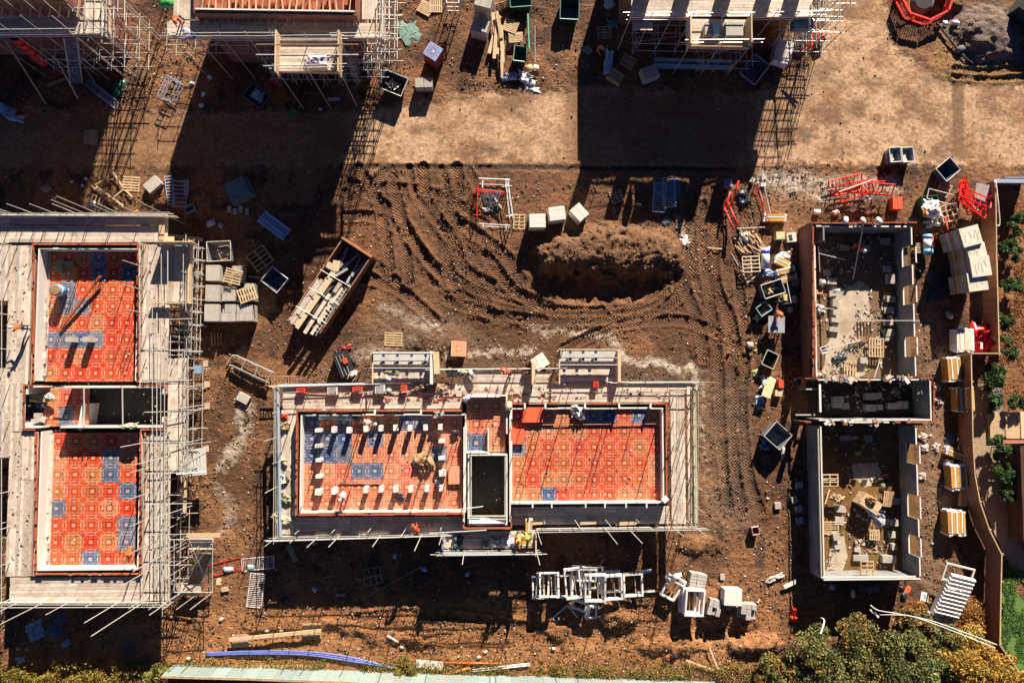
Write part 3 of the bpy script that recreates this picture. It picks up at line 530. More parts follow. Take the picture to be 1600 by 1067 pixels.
edge(sB, 436, 603, 583, 600, zs, tops=(1.1, 4.2, 5.6), seed=11, base=0); edge(sB, 434, 606, 434, 838, zs, tops=(1.15, 1.2, 3), seed=12, pitch=1.9); edge(sB, 434, 838, 692, 832, zs, tops=(1.1, 3.6, 2.2, 5.2), seed=13, pitch=1.45, rails=(.5, 1.0, 1.05)); edge(sB, 688, 860, 838, 860, zs, tops=(1.1, 2.6, 3.8), seed=14, pitch=1.7, rails=(.5, 1, 1.1))
edge(sB, 838, 826, 1086, 823, zs, tops=(1.1, 3.2, 5.0, 2.2), seed=15, pitch=1.7); edge(sB, 1084, 600, 1084, 822, zs, tops=(1.15, 2.4, 3.3, 1.2), seed=16, pitch=1.5); edge(sB, 962, 597, 1088, 597, zs, tops=(1.1, 4.6, 5.6), seed=17); edge(sB, 676, 577, 872, 576, zs, tops=(1.1, 5.3, 6), seed=18, pitch=1.5); edge(sB, 700, 612, 1040, 611, zs, tops=(4.5, 5.6, 2.6), seed=55, pitch=1.9, rails=(), toe=False); edge(sB, 470, 612, 640, 611, zs, tops=(4.5, 5.6, 3.2), seed=56, pitch=2.4, rails=(), toe=False)
edge(sB, 1052, 620, 1052, 810, zs, tops=(1.1, 2.4, 2.8), seed=19, toe=False, rails=(1.0,), pitch=1.7); edge(sB, 470, 826, 690, 822, zs, tops=(1.6, 3.4), seed=20, toe=False, rails=(), pitch=2.6); edge(sB, 850, 812, 1040, 810, zs, tops=(1.4, 3.4), seed=22, toe=False, rails=(), pitch=2.2)
for (x0, x1, y0, y1, dark_) in ((583, 672, 549, 600, 1), (875, 963, 544, 600, 0)):
    gate = mat('site_banner', (.66, .65, .60), .7, .12, 4, stain=.2)
    box(sB, 'gate_board', W((x0+x1)/2, y0+2, zs+1.2)-sB.location, (W(x1, y0, zs).x-W(x0, y0, zs).x, .10, .32), pale if not dark_ else gate)
    box(sB, 'gate_board', W((x0+x1)/2, y0+12, zs+.45)-sB.location, ((x1-x0)/21.5, .78, .03), gate, rot=(R(8), 0, 0))
    for i in range(4 if dark_ else 3):
        for dy in (6, 17):
            box(sB, 'gate_clip', W(x0+16+i*(22 if dark_ else 20), y0+dy, zs+.75)-sB.location, (.2, .24, .07), paint, col=(.02, .05, .22))
    for dy in (4, 15, 26): tube(sB, 'guard_rail', W(x0-5, y0+dy, zs+1)-sB.location, W(x1+3, y0+dy, zs+1)-sB.location, .03, steel)
    box(sB, 'side_board', W(x1+3, (y0+y1)/2, zs+.6)-sB.location, (.22, 2.4, .9), gate if dark_ else pale); tube(sB, 'guard_rail', W(x0-1, y0, zs+1)-sB.location, W(x0-1, y1, zs+1)-sB.location, .06, pale)
    for x in (x0, x1+2):
        for y in (y0, y1): pole(sB, x, y, 0, zs+1.3)
box(sB, 'gate_board', W(692, 848, zs+.4)-sB.location, (.1, 1.6, .8), paint, col=(.25, .33, .42)); box(sB, 'bay_board', W(837, 850, zs+.4)-sB.location, (.1, 1.6, .7), pale)
for a, b in (((671, 833), (760, 828)), ((698, 798), (755, 791)), ((700, 858), (692, 832))): tube(sB, 'loose_pole', W(*a, zs+1.5)-sB.location, W(*b, zs+1.5)-sB.location, .04, steel)
tube(sB, 'edge_rail', W(434, 606, zs+.25)-sB.location, W(438, 838, zs+.25)-sB.location, .12, mat('blue_grey_steel', (.30, .40, .52), .5, .2, 6, metal=.2)); tube(sB, 'edge_rail', W(436, 602, zs+.25)-sB.location, W(600, 599, zs+.25)-sB.location, .08, MATS['blue_grey_steel'])
tube(sB, 'edge_rail', W(438, 840, zs+.1)-sB.location, W(692, 834, zs+.1)-sB.location, .09, MATS['blue_grey_steel']); tube(sB, 'edge_rail', W(690, 864, zs+.1)-sB.location, W(838, 863, zs+.1)-sB.location, .10, MATS['blue_grey_steel']); tube(sB, 'edge_rail', W(838, 827, zs+.1)-sB.location, W(985, 825, zs+.1)-sB.location, .09, MATS['blue_grey_steel'])
box(sB, 'end_panel', W(1086, 710, zs+.2)-sB.location, (.25, 10.0, .12), mat('mossy_board', (.40, .42, .26), .9, .35, 4, stain=.4), 0)
for (a, b, w) in (((420, 596), (462, 590), .3), ((846, 570), (831, 592), .22), ((838, 560), (838, 600), .25)): pass
box(sB, 'return_board', W(833, 583, zs+.7)-sB.location, (.25, 1.6, .9), pale); box(sB, 'return_board', W(682, 567, zs+.8)-sB.location, (.4, 1.6, .7), pale, .05)
tk = thing('access_ladder', 'rusty brown ladder frame lying level beside the top left corner of the centre house scaffold', 'ladder', W(440, 595, 1.2))
for s in (-.35, .35): box(tk, 'stile', (0, s, 0), (2.5, .07, .07), rust)
for k in range(12): box(tk, 'rung', (-1.15+k*.21, 0, 0), (.04, .7, .04), rust)

# --- right house, walls only
tC = thing('half_built_house', 'right half-built house, open walls of grey block with sunlit slab and no deck', 'house', W(1355, 620), group='half-built houses on the site')
zt = 2.3
box(tC, 'floor_slab', W(1351, 470, .03)-tC.location, (7.2, 12.3, .1), mat('muddy_shaded_slab', (.17, .10, .055), .9, .35, 1.3, stain=.9, stain_col=(.10, .07, .05)))  # mud brown deepened to put the room's shade into the floor
for pi, (pp, pc) in enumerate((([(1300, 445), (1318, 452), (1342, 438), (1356, 446), (1358, 470), (1364, 500), (1352, 520), (1360, 560), (1350, 588), (1284, 588), (1292, 540), (1300, 520), (1296, 492)], 0), ([(1330, 725), (1372, 722), (1378, 748), (1352, 762), (1336, 748)], 1), ([(1302, 840), (1318, 836), (1324, 868), (1318, 890), (1292, 890)], 1))):  # pale slab; the upper-room patch also paints its sunlit part
    qq = [tuple(np.array(pp[i])*(1-s/6)+np.array(pp[(i+1) % len(pp)])*s/6) for i in range(len(pp)) for s in range(6)]
    b = MB(); b.face([W(x+rnd.uniform(-1.6, 1.6), y+rnd.uniform(-1.6, 1.6), .092) for x, y in reversed(qq)]); b.v = [tuple(Vector(v)-tC.location) for v in b.v]; b.obj('pale_slab_patch', [slabm], tC); box(tC, 'floor_slab', W(1354, 627, .034)-tC.location, (9.2, 3.2, .1), mat('dirty_slab', (.11, .085, .065), .9, .4, 1.5, stain=.8)); box(tC, 'floor_slab', W(1357, 780, .03)-tC.location, (7.4, 12.1, .1), mat('wet_slab', (.33, .185, .065), .85, .35, 1.3, stain=.95, stain_col=(.20, .10, .035)))
ring(tC, 'brick_wall', 1268, 347, 1434, 590, 0, zt, .105, brickw, 'NW', (('N', 1330, 1345, 1.9), ('N', 1365, 1380, 2.0), ('W', 560, 590, 1.4)))
ring(tC, 'block_wall', 1275, 352, 1432, 590, 0, zt-.03, .12, blockw, 'NE', (('N', 1300, 1335, 2.05), ('N', 1348, 1362, 1.9), ('E', 382, 413, 1.0), ('E', 444, 474, 1.0), ('E', 525, 557, 1.0)))
wall(tC, 'block_wall', 1287, 352, 1287, 376, 0, zt, .12, blockw); wall(tC, 'block_wall', 1273, 384, 1273, 420, 0, zt-.1, .13, lconc); wall(tC, 'block_wall', 1274, 422, 1274, 480, 0, zt-.25, .12, lconc); wall(tC, 'block_wall', 1275, 482, 1275, 588, 0, zt-.4, .12, lconc)
ring(tC, 'brick_wall', 1257, 590, 1459, 660, 0, zt, .105, brickw, 'NSE', (('N', 1266, 1436, 0), ('S', 1266, 1440, 0)))
course(tC, [(1458, 592), (1458, 658)], zt, 31, over=.5); course(tC, [(1436, 591), (1458, 591)], zt, 32, over=.5); course(tC, [(1440, 659), (1458, 659)], zt, 33, over=.5); course(tC, [(1270, 588), (1270, 349), (1432, 348)], zt, 34, miss=.25, over=.3); course(tC, [(1272, 470), (1272, 560)], zt-.25, 35, miss=.3, th=.2)
ring(tC, 'block_wall', 1278, 592, 1456, 657, 0, zt-.03, .12, blockw, 'NSE', (('N', 1290, 1320, 1.6), ('N', 1370, 1382, 1.7)))
for x in range(1330, 1450, 9):
    if rnd.random() < .7: box(tC, 'block', W(x, 659.5, zt+.1)-tC.location, (.42, .11, .2), lconc if rnd.random() < .6 else rough, col=(.3, .1, .06))
box(tC, 'door_frame', W(1281, 622, zt)-tC.location, (.14, 2.1, .14), white); box(tC, 'door_frame', W(1262, 608, 1.7)-tC.location, (1.3, .1, .1), steel); box(tC, 'door_frame', W(1258, 648, 1.7)-tC.location, (1.5, .1, .1), steel)
wall(tC, 'brick_wall', 1258, 592, 1258, 606, 0, 1.8, .105, brickw)
ring(tC, 'block_wall', 1281, 664, 1439, 905, 0, zt, .12, blockw, 'SEW', (('E', 695, 726, 1.0), ('E', 775, 812, 1.0), ('E', 840, 872, 1.0)))
box(tC, 'sill_course', W(1281, 785, zt+.02)-tC.location, (.10, 11.0, .03), mortar); box(tC, 'wall_plate', W(1357, 901, zt+.02)-tC.location, (7.2, .10, .03), white)
for (x, y0, y1) in ((1437, 383, 412), (1438, 444, 474), (1439, 525, 557), (1443, 695, 726), (1444, 775, 812), (1445, 840, 872)):
    for y in (y0, y1): pass
    box(tC, 'sill_course', W(x-6, (y0+y1)/2, 1.03)-tC.location, (.10, abs(y1-y0)/21.3-.1, .05), lconc)
boards(tC, 1346, 858, 1347, 859, .3) if False else None
for (a, b, r_) in (((1350, 345, 2.5), (1333, 436, .3), .045), ((1279, 396, 1.9), (1320, 406, .9), .04), ((1279, 385, 1.9), (1281, 425, 1.7), .035), ((1342, 501, 1.9), (1437, 501, 2.4), .025), ((1283, 548, 1.3), (1345, 532, 1.6), .04), ((1287, 481, 1.5), (1302, 483, 1.2), .035), ((1375, 562, 1.6), (1366, 590, 2.1), .04), ((1272, 418, 2.2), (1272, 424, 2.2), .04)):
    tube(tC, 'prop_pole', W(*a)-tC.location, W(*b)-tC.location, r_, steel)

# --- houses along the top of the site
def top_house(label, x0, x1, yw, seed, floorcol, w=1.0, z=5.0):
    t = thing('half_built_house', label, 'house', W((x0+x1)/2, 0), group='half-built houses on the site')
    dz = z-5.0; w = w+dz; a = W(x0, yw, z); b = W(x1, yw, z); wd = b.x-a.x
    box(t, 'brick_wall', Vector(((a.x+b.x)/2, a.y-.06, 2.9+w*.5))-t.location, (wd, .12, 5.8+w), brickw)
    for x in (a.x+.06, b.x-.06): box(t, 'brick_wall', Vector((x, a.y+3.9, 2.9+w*.5))-t.location, (.12, 7.7, 5.8+w), brickw)
    box(t, 'brick_wall', Vector(((a.x+b.x)/2, a.y+7.8, 2.9+w*.5))-t.location, (wd, .12, 5.8+w), brickw)
    box(t, 'block_wall', Vector(((a.x+b.x)/2, a.y+.12, 3+w*.5))-t.location, (wd-.3, .10, 5.8+w), lconc)
    box(t, 'upper_floor', Vector(((a.x+b.x)/2, a.y+3.9, 4.55+dz))-t.location, (wd-.3, 7.4, .1), rough, col=floorcol)
    return t
tD = top_house('top left half-built house with red floor behind its scaffold', -170, 128, 15, 1, (.35, .03, .03), .9, 6.5)
for k in range(9): box(tD, 'joist', W(4+k*15, 6, 7.50)-tD.location, (.06, 1.9, .18), oldw, -.1)
sD = thing('scaffold', 'scaffold over the dark corner at the top left of the site', 'scaffold', W(60, 60), group='scaffolds round the houses')
boards(sD, -170, 22, 130, 55, 6.50, 'x'); boards(sD, 131, -20, 165, 55, 6.50, 'y'); edge(sD, -20, 57, 166, 56, 6.50, tops=(1.1, 2.8, 1.2, 3.6), seed=31, pitch=2); edge(sD, 172, -20, 172, 56, 6.50, tops=(1.1, 2), seed=32, pitch=1.6)
lattice(sD, 196, 60, 250, 120, (1.8, 3.4, 6.50), 4, 4, 12, .03, .4); lattice(sD, 205, -40, 262, 90, (6.50, 7.40), 5, 6, 13, .035, .22); lattice(sD, 110, 110, 190, 125, (2.0, 3.50), 5, 2, 14, .025, .5)
for k in range(5): pole(sD, 10+k*32, 25+k*3, 6.30, 9.2+k % 2, (.3, -.2))
tE = top_house('top middle half-built house with joists laid over a red brick floor', 312, 562, 30, 2, (.22, .05, .025), .25, 6.5)
for k in range(24): box(tE, 'joist', W(316+k*10.5, 12, 6.80)-tE.location, (.05, 2.6, .2), pale if k % 3 else oldw, rnd.uniform(-.2, .12))
box(tE, 'steel_lintel', W(356, 21, 6.70)-tE.location, (2.3, .3, .12), metalp, col=(.22, .30, .45)); box(tE, 'steel_lintel', W(522, 20, 6.70)-tE.location, (2.3, .3, .12), metalp, col=(.22, .30, .45))
for k in range(16): box(tE, 'brick_stack', W(330+k*14+rnd.uniform(-4, 4), rnd.uniform(0, 14), 6.25)-tE.location, (.45, .5, rnd.uniform(.2, .5)), brick)
sE = thing('scaffold', 'scaffold with a jutting loading bay below the top middle house', 'scaffold', W(440, 90), group='scaffolds round the houses')
boards(sE, 262, 32, 598, 60, 6.50, 'x'); boards(sE, 272, -20, 306, 31, 6.50, 'y'); boards(sE, 566, -20, 590, 31, 6.50, 'y'); boards(sE, 436, 62, 528, 114, 6.80, 'x')
box(sE, 'bay_panel', W(434, 85, 7.30)-sE.location, (.10, 2.9, 1.1), pale); box(sE, 'bay_panel', W(531, 85, 7.30)-sE.location, (.10, 2.9, 1.1), pale); box(sE, 'bay_panel', W(482, 113, 7.00)-sE.location, (4.1, .08, .35), pale)
edge(sE, 270, 62, 430, 62, 6.50, tops=(1.1, 2.4, 1.2), seed=33, pitch=2); edge(sE, 532, 62, 600, 62, 6.50, tops=(1.1, 2.4), seed=34); edge(sE, 432, 66, 532, 66, 6.80, tops=(1.1,), seed=35, pitch=2.4); edge(sE, 434, 112, 530, 110, 6.80, tops=(1.2,), seed=36, toe=False); edge(sE, 600, -20, 600, 60, 6.50, tops=(1.1, 3), seed=37, pitch=1.5)
lattice(sE, 586, 20, 625, 110, (1.6, 3.2, 6.10), 4, 6, 15, .03, .45); lattice(sE, 440, 112, 560, 135, (1.2, 2.4, 3.6), 6, 3, 16); lattice(sE, 290, 75, 440, 100, (1.6, 3.0), 6, 2, 17, .024); lattice(sE, 545, 90, 600, 130, (1.2, 2.4, 3.6), 4, 4, 18)
for y in (70, 86): tube(sE, 'guard_rail', W(400, y, 7.80)-sE.location, W(560, y, 7.90)-sE.location, .04, rust if y == 70 else steel)
tF = top_house('top right half-built house behind the widest loading bay', 985, 1272, -18, 3, (.30, .25, .2), -.5)
for x in (1010, 1075, 1140, 1205, 1250): box(tF, 'block_pier', W(x, -22, 6.2)-tF.location, (1.1, .3, 2.4), lconc)
sF = thing('scaffold', 'scaffold with pale boards and a boxed loading bay at the top right house', 'scaffold', W(1130, 60), group='scaffolds round the houses')
boards(sF, 986, -18, 1272, 28, 5.0, 'x'); boards(sF, 1078, 30, 1168, 70, 5.0, 'x'); boards(sF, 988, 33, 1020, 48, 4.6, 'x')
edge(sF, 984, 30, 1080, 30, 5.0, tops=(1.1, 1.3), seed=41, pitch=1.6); edge(sF, 1170, 30, 1276, 29, 5.0, tops=(1.1, 1.4), seed=42, pitch=1.5); edge(sF, 1080, 31, 1172, 31, 5.0, tops=(1.1,), seed=43, toe=False); edge(sF, 1078, 72, 1172, 72, 5.0, tops=(1.1,), seed=44); edge(sF, 1276, -20, 1276, 30, 5.0, tops=(1.1, 2), seed=45, pitch=1.4)
box(sF, 'bay_panel', W(1076, 52, 5.6)-sF.location, (.10, 2.1, 1.2), pale); box(sF, 'bay_panel', W(1170, 50, 5.6)-sF.location, (.10, 2.1, 1.2), pale); box(sF, 'bay_panel', W(1124, 75, 5.3)-sF.location, (4.2, .08, .5), oldw)
lattice(sF, 1205, 45, 1268, 95, (1.5, 3.2, 4.6), 4, 4, 19, .028, .5); lattice(sF, 985, 60, 1150, 90, (1.0, 2.2), 6, 2, 20, .024); lattice(sF, 1085, 85, 1160, 115, (1.0, 2.2), 4, 2, 22, .024); lattice(sF, 1262, -20, 1286, 50, (2.5, 4.4), 2, 4, 23)
bpF = thing('board_stack', 'grey board stack in the boxed loading bay at the top right', 'board stack', W(1143, 52, 5.05))
for k in range(4): box(bpF, 'board', (rnd.uniform(-.02, .02), 0, .08+k*.15), (1.25, .95, .14), conc)
bpG = thing('insulation_stack', 'small white and grey insulation stack left of the boards in the top right bay', 'insulation stack', W(1108, 52, 5.05))
box(bpG, 'slab', (-.2, 0, .3), (.55, .85, .6), conc); box(bpG, 'slab', (.35, 0, .33), (.4, .85, .66), white)
# ---------------------------------------------------------------- things standing about the site
def P(x, y, z=None): return G(x, y) if z is None else W(x, y, z)
def pallet(label, x, y, rz=0, z=None, m=None, n=7, w=1.15, l=1.0, rot=None, group='timber pallets', underside=False):
    t = thing('pallet', label, 'pallet', P(x, y, z), rz, group, rot); m = m or pale
    for k in range(n): box(t, 'slat', (0, -l/2+.05+k*(l-.1)/(n-1), .13), (w, .10 if not underside else .06, .022), m)
    for k in (-1, 0, 1): box(t, 'bearer', (k*(w/2-.06), 0, .07), (.09, l, .09), m)
    for k in (-1, 0, 1): box(t, 'base_board', (0, k*(l/2-.06), .012), (w, .09, .02), m)
    return t
def crate_frame(label, x, y, rz, z=None, w=1.2, l=1.05, nx=2, ny=4, m=None, h=.12, rot=None):
    t = thing('pallet', label, 'pallet', P(x, y, z), rz, 'timber pallets', rot); m = m or pale
    for k in range(ny+1): box(t, 'slat', (0, -l/2+k*l/ny, h), (w, .07, .03), m)
    for k in range(nx+1): box(t, 'bearer', (-w/2+k*w/nx, 0, h/2), (.07, l+.07, h-.02), m)
    return t
def pack(label, x, y, rz=0, w=1.1, l=1.1, h=.9, nx=4, ny=1, nz=4, m=None, z=None, name='block_pack', cat='block pack', group='packs of concrete blocks', pal=True, miss=0, seed=0, col=None, gap=.012):
    t = thing(name, label, cat, P(x, y, z), rz, group); m = m or conc; r = random.Random(seed+int(x)); z0 = .12 if pal else 0
    if pal: box(t, 'base_pallet', (0, 0, .055), (w*.96, l*.94, .10), oldw)
    for k in range(nz):
        for i in range(nx):
            for j in range(ny):
                if k == nz-1 and r.random() < miss: continue
                box(t, 'block', (-w/2+(i+.5)*w/nx+r.uniform(-.012, .012), -l/2+(j+.5)*l/ny+r.uniform(-.012, .012), z0+(k+.5)*h/nz), (w/nx-gap, l/ny-gap, h/nz-.006), m, r.uniform(-.012, .012), col=col)
    return t
def skip(label, x, y, rz=0, w=1.6, l=1.3, h=.9, col=(.10, .13, .18), rim=(.45, .47, .5), z=None, fill=0, fillm=None, name='tipping_skip', cat='skip', group='open skips', taper=.7, seed=0, rot=None):
    t = thing(name, label, cat, P(x, y, z), rz, group, rot); b = MB(); tw, tl = w/2, l/2; bw, bl = tw*taper, tl*taper; th = .05
    o = [(-tw, -tl, h), (tw, -tl, h), (tw, tl, h), (-tw, tl, h)]; u = [(-bw, -bl, .05), (bw, -bl, .05), (bw, bl, .05), (-bw, bl, .05)]
    oi = [(p[0]*(1-th/tw), p[1]*(1-th/tl), h) for p in o]; ui = [(p[0]*(1-th/tw), p[1]*(1-th/tl), .10) for p in u]
    for i in range(4):
        j = (i+1) % 4; b.face([u[i], u[j], o[j], o[i]]); b.face([ui[j], ui[i], oi[i], oi[j]]); b.face([o[i], o[j], oi[j], oi[i]], 0)
    b.face(list(reversed(u))); b.face(ui); b.obj('tub', [metalp], t, col=col)
    for i in range(4):
        a, c = o[i], o[(i+1) % 4]; tube(t, 'rim', a, c, .035, metalp, col=rim)
    for s in (-1, 1): box(t, 'fork_channel', (0, s*bl*.6, .05), (bw*2.1, .14, .1), metalp, col=col)
    if fill:
        r = random.Random(seed)
        for k in range(fill): 
            a = r.uniform(0, 3.1); box(t, 'debris', (r.uniform(-bw, bw)*.7, r.uniform(-bl, bl)*.7, .2+r.uniform(0, h*.6)), (r.uniform(.3, 1.0), r.uniform(.06, .22), .04), fillm or rough, rot=(r.uniform(-.3, .3), r.uniform(-.4, .4), a), col=r.choice([(.5, .42, .32), (.35, .16, .07), (.6, .6, .6), (.15, .12, .1)]))
    return t
def barrier(label, x, y, rz, col=(.8, .8, .8), flat=False, z=None, w=2.3, h=1.05, n=17, tilt=None, group='crowd barriers', r=.03):
    rot = (R(-90 if False else 0), 0, R(rz))
    if flat: rot = (0, 0, R(rz))
    elif tilt is not None: rot = (R(90+tilt), 0, R(rz))
    else: rot = (R(90), 0, R(rz))
    t = thing('crowd_barrier', label, 'barrier', P(x, y, z)+Vector((0, 0, .05 if flat else 0)), rot=rot, group=group); m = metalp; y0 = -h/2 if flat else .12; y1 = h/2 if flat else h
    for a, b in (((-w/2, y0), (w/2, y0)), ((w/2, y0), (w/2, y1)), ((w/2, y1), (-w/2, y1)), ((-w/2, y1), (-w/2, y0))): tube(t, 'frame_tube', (*a, 0), (*b, 0), r, m, col)
    for k in range(n): xx = -w/2+w*(k+1)/(n+1); tube(t, 'bar', (xx, y0, 0), (xx, y1, 0), r*.45, m, col)
    for s in (-1, 1): tube(t, 'foot', (s*w*.38, y0, -.3), (s*w*.38, y0, .3), r, m, col)
    return t
def plank(label, x0, y0, x1, y1, z0=.04, z1=None, w=.2, th=.05, m=None, name='plank', cat='timber plank', group='loose timbers', col=None):
    z1 = z0 if z1 is None else z1; a = W(x0, y0, z0); b = W(x1, y1, z1); d = b-a
    o = link(name, unit('box', m or pale), None, (a+b)/2, d.to_track_quat('X', 'Z'), (d.length, w, th), col); return tag(o, label, cat, group)
def pipe(label, pts, r, m, name='pipe', cat='pipe', group=None, col=None, k=8):
    b = MB(); c = curve([p[:2] for p in pts], 8) if len(pts) > 2 else [p[:2] for p in pts]; zs_ = np.interp(np.linspace(0, 1, len(c)), np.linspace(0, 1, len(pts)), [p[2] for p in pts])
    q = [W(*c[i], zs_[i]) for i in range(len(c))]
    for i, p in enumerate(q):
        d = (q[min(i+1, len(q)-1)]-q[max(i-1, 0)]).normalized(); u = d.cross(Vector((0, 0, 1))); u = u.normalized() if u.length > .01 else Vector((1, 0, 0)); w = u.cross(d)
        for j in range(k): t_ = 2*math.pi*j/k; b.v.append(tuple(p+u*math.cos(t_)*r+w*math.sin(t_)*r))
    for i in range(len(q)-1):
        for j in range(k): b.f.append((i*k+j, i*k+(j+1) % k, (i+1)*k+(j+1) % k, (i+1)*k+j)); b.m.append(0)
    b.f.append(tuple(reversed(range(k)))); b.m.append(0); b.f.append(tuple((len(q)-1)*k+j for j in range(k))); b.m.append(0)
    return tag(b.obj(name, [m], None, True, col=col), label, cat, group)
def cloth(label, x, y, w, l, rz=0, col=(.8, .8, .8), h=.25, z=None, name='plastic_sheet', cat='plastic sheet', m=None, seed=0, group='crumpled sheets and tarpaulins', n=16):
    r = random.Random(seed+int(x+y)); s = r.randint(0, 99); g = np.linspace(-1, 1, n); U, V = np.meshgrid(g, g)
    rad = 1-.35*vn(np.arctan2(V, U)*1.7+s, U*0+V*.3, s); X = U*w/2*rad; Y = V*l/2*rad
    Z = (np.abs(fbm(U*3+s, V*3, 1.2, 4, s)-.5)*2+.3)*h*(1-.75*np.maximum(np.abs(U), np.abs(V))**4)+.02
    X = X+(vn(U*2+9, V*2, s)-.5)*w*.25; Y = Y+(vn(U*2, V*2+5, s)-.5)*l*.25
    b = MB(); b.v = [tuple(v) for v in np.stack([X, Y, Z], -1).reshape(-1, 3)]
    for i in range(n-1):
        for j in range(n-1): k = i*n+j; b.f.append((k, k+1, k+n+1, k+n)); b.m.append(0)
    o = b.obj(name, [m or plast], None, True, P(x, y, z), (0, 0, R(rz)), col); return tag(o, label, cat, group)
def sack(label, x, y, rz=0, col=(.7, .65, .5), s=(.5, .35, .2), z=None, name='sack', cat='sack', group='sacks and bags', m=None, seed=0):
    b = MB(); n, k = 9, 7; sd_ = seed+int(x*3+y)
    for i in range(k+1):
        ph = math.pi*i/k-math.pi/2
        for j in range(n):
            a = 2*math.pi*j/n; c = abs(math.cos(a))**.6*math.copysign(1, math.cos(a)); d = abs(math.sin(a))**.6*math.copysign(1, math.sin(a)); w = 1+.25*math.sin(sd_+i*2.1+j*1.7)
            b.v.append((c*math.cos(ph)**.7*s[0]*w if abs(math.cos(ph)) > 1e-6 else 0, d*abs(math.cos(ph))**.7*s[1]*w, (math.sin(ph)*.5+.5)*s[2]*2))
    for i in range(k):
        for j in range(n): b.f.append((i*n+j, i*n+(j+1) % n, (i+1)*n+(j+1) % n, (i+1)*n+j)); b.m.append(0)
    o = b.obj(name, [m or plast], None, True, P(x, y, z), (0, 0, R(rz)), col); return tag(o, label, cat, group)
def insul(label, x, y, rz=0, w=1.45, l=1.35, h=.75, n=6, z=None, group='packs of yellow insulation slabs', cols=((.54, .29, .07), (.60, .38, .13), (.47, .24, .06)), wrap=(.82, .82, .82), rot=None):
    t = thing('insulation_pack', label, 'insulation pack', P(x, y, z), rz, group, rot); r = random.Random(int(x+y))
    for k in range(n):
        xx = -w/2+(k+.5)*w/n; box(t, 'slab', (xx, r.uniform(-.02, .02), h/2+.04), (w/n-.015, l, h), rough, rot=(0, 0, r.uniform(-.02, .02)), col=r.choice(cols))
        if k % 2: box(t, 'film_strip', (xx+.02, 0, h+.05), (w/n*.4, l*.98, .02), plast, col=wrap)
        for s in (-1, 1): box(t, 'end_wrap', (xx, s*(l/2+.05+r.uniform(-.01, .05)), h*.52+r.uniform(-.04, .04)), (w/n*.95, .16, h*.96), plast, rot=(r.uniform(-.25, .25), r.uniform(-.2, .2), r.uniform(-.3, .3)), col=wrap)
    return t
def former(label, x, y, rz, z, w=1.5, l=1.9, tilt=(0, 0), d=.16, th=.10, group='white window formers in the heap', par=None, m=None, brace=True):
    t = thing('window_former', label, 'window frame', W(x, y, z), rot=(R(tilt[0]), R(tilt[1]), R(rz)), group=group); m = m or white
    box(t, 'head', (0, l/2, 0), (w, th, d), m); box(t, 'sill', (0, -l/2, 0), (w, th, d), m)
    for s in (-1, 1): box(t, 'jamb', (s*(w/2-th/2), 0, 0), (th, l-th-.002, d), m)
    if brace: box(t, 'brace', (w*.12, 0, -.02), (.07, l-th-.01, .05), oldw, .04)
    return t

# top strip between the houses
pallet('leaning pallet at the top edge beside the scaffold', 665, 14, -28); pallet('clean pallet at the top edge beside the leaning one', 681, 10, 90)
cloth('green debris netting dropped beside the top middle scaffold', 641, 50, 1.9, 2.2, 20, (.20, .34, .29), .12, m=rough); cloth('grey-green netting offcut under the green debris netting', 651, 62, 1.2, 1.0, 10, (.22, .28, .27), .08, m=rough, seed=5)
t = thing('site_trestle', 'tall white-topped trestle frame at the top edge', 'trestle', P(709, 8)); box(t, 'top', (0, .3, 1.8), (1.0, .5, .06), white)
for a in (-.48, .48):
    for b in (-.75, .55): tube(t, 'leg', (a, b, 0), (a, b, 1.75), .04, white)
    tube(t, 'rail', (a, -.75, 1.7), (a, .5, 1.7), .04, white)
for zz in (.5, 1.1, 1.7): tube(t, 'rail', (-.48, -.75, zz), (.48, -.75, zz), .035, white)
t = pack('stack of red deck panels capped with a blue and white one near the top middle', 679, 95, -32, 1.16, 1.16, 1.45, 1, 1, 11, paint, name='panel_stack', cat='panel stack', group=None, col=(.30, .025, .04)); link('top_panel', panel_mesh(0), t, (0, 0, 1.64), col=(.20, .26, .52))
pack('pair of concrete blocks packs on the sunlit ground below the red panel stack', 664, 137, 3, 1.4, .8, .95, 2, 1, 3, conc, pal=False, gap=.05)
skip('dark skip full of scrap beside the scaffold legs below the top middle house', 617, 138, -22, 1.9, 1.5, 1.0, (.05, .07, .11), (.5, .5, .48), fill=16, seed=3)
pack('tall block stack at the top edge with a bluish side', 757, 20, -14, 1.3, 1.3, 2.1, 3, 1, 6, conc, pal=False); pack('tall half-used block stack directly below the one at the top edge', 751, 52, -14, 1.3, 1.1, 1.5, 3, 2, 5, conc, pal=False, miss=.8)
for k, (a, b, c, d, z) in enumerate(((770, 20, 778, 85, .5), (777, 30, 772, 92, .62), (780, 25, 764, 84, .4), (783, 40, 786, 98, .7), (776, 18, 784, 60, .8), (786, 70, 783, 122, .2))): plank(('%s of the six pale planks heaped under the top block stacks' % ['longest', 'second longest', 'lowest', 'rightmost', 'topmost', 'separate bottom one'][k]), a, b, c, d, z, w=.27)
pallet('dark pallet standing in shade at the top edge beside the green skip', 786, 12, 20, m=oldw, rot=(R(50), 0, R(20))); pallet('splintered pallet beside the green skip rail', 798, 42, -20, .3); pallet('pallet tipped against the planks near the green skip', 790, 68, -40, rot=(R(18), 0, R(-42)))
pallet('half buried pallet between planks and green mesh rail', 806, 60, 5, .25, n=6, l=.8)
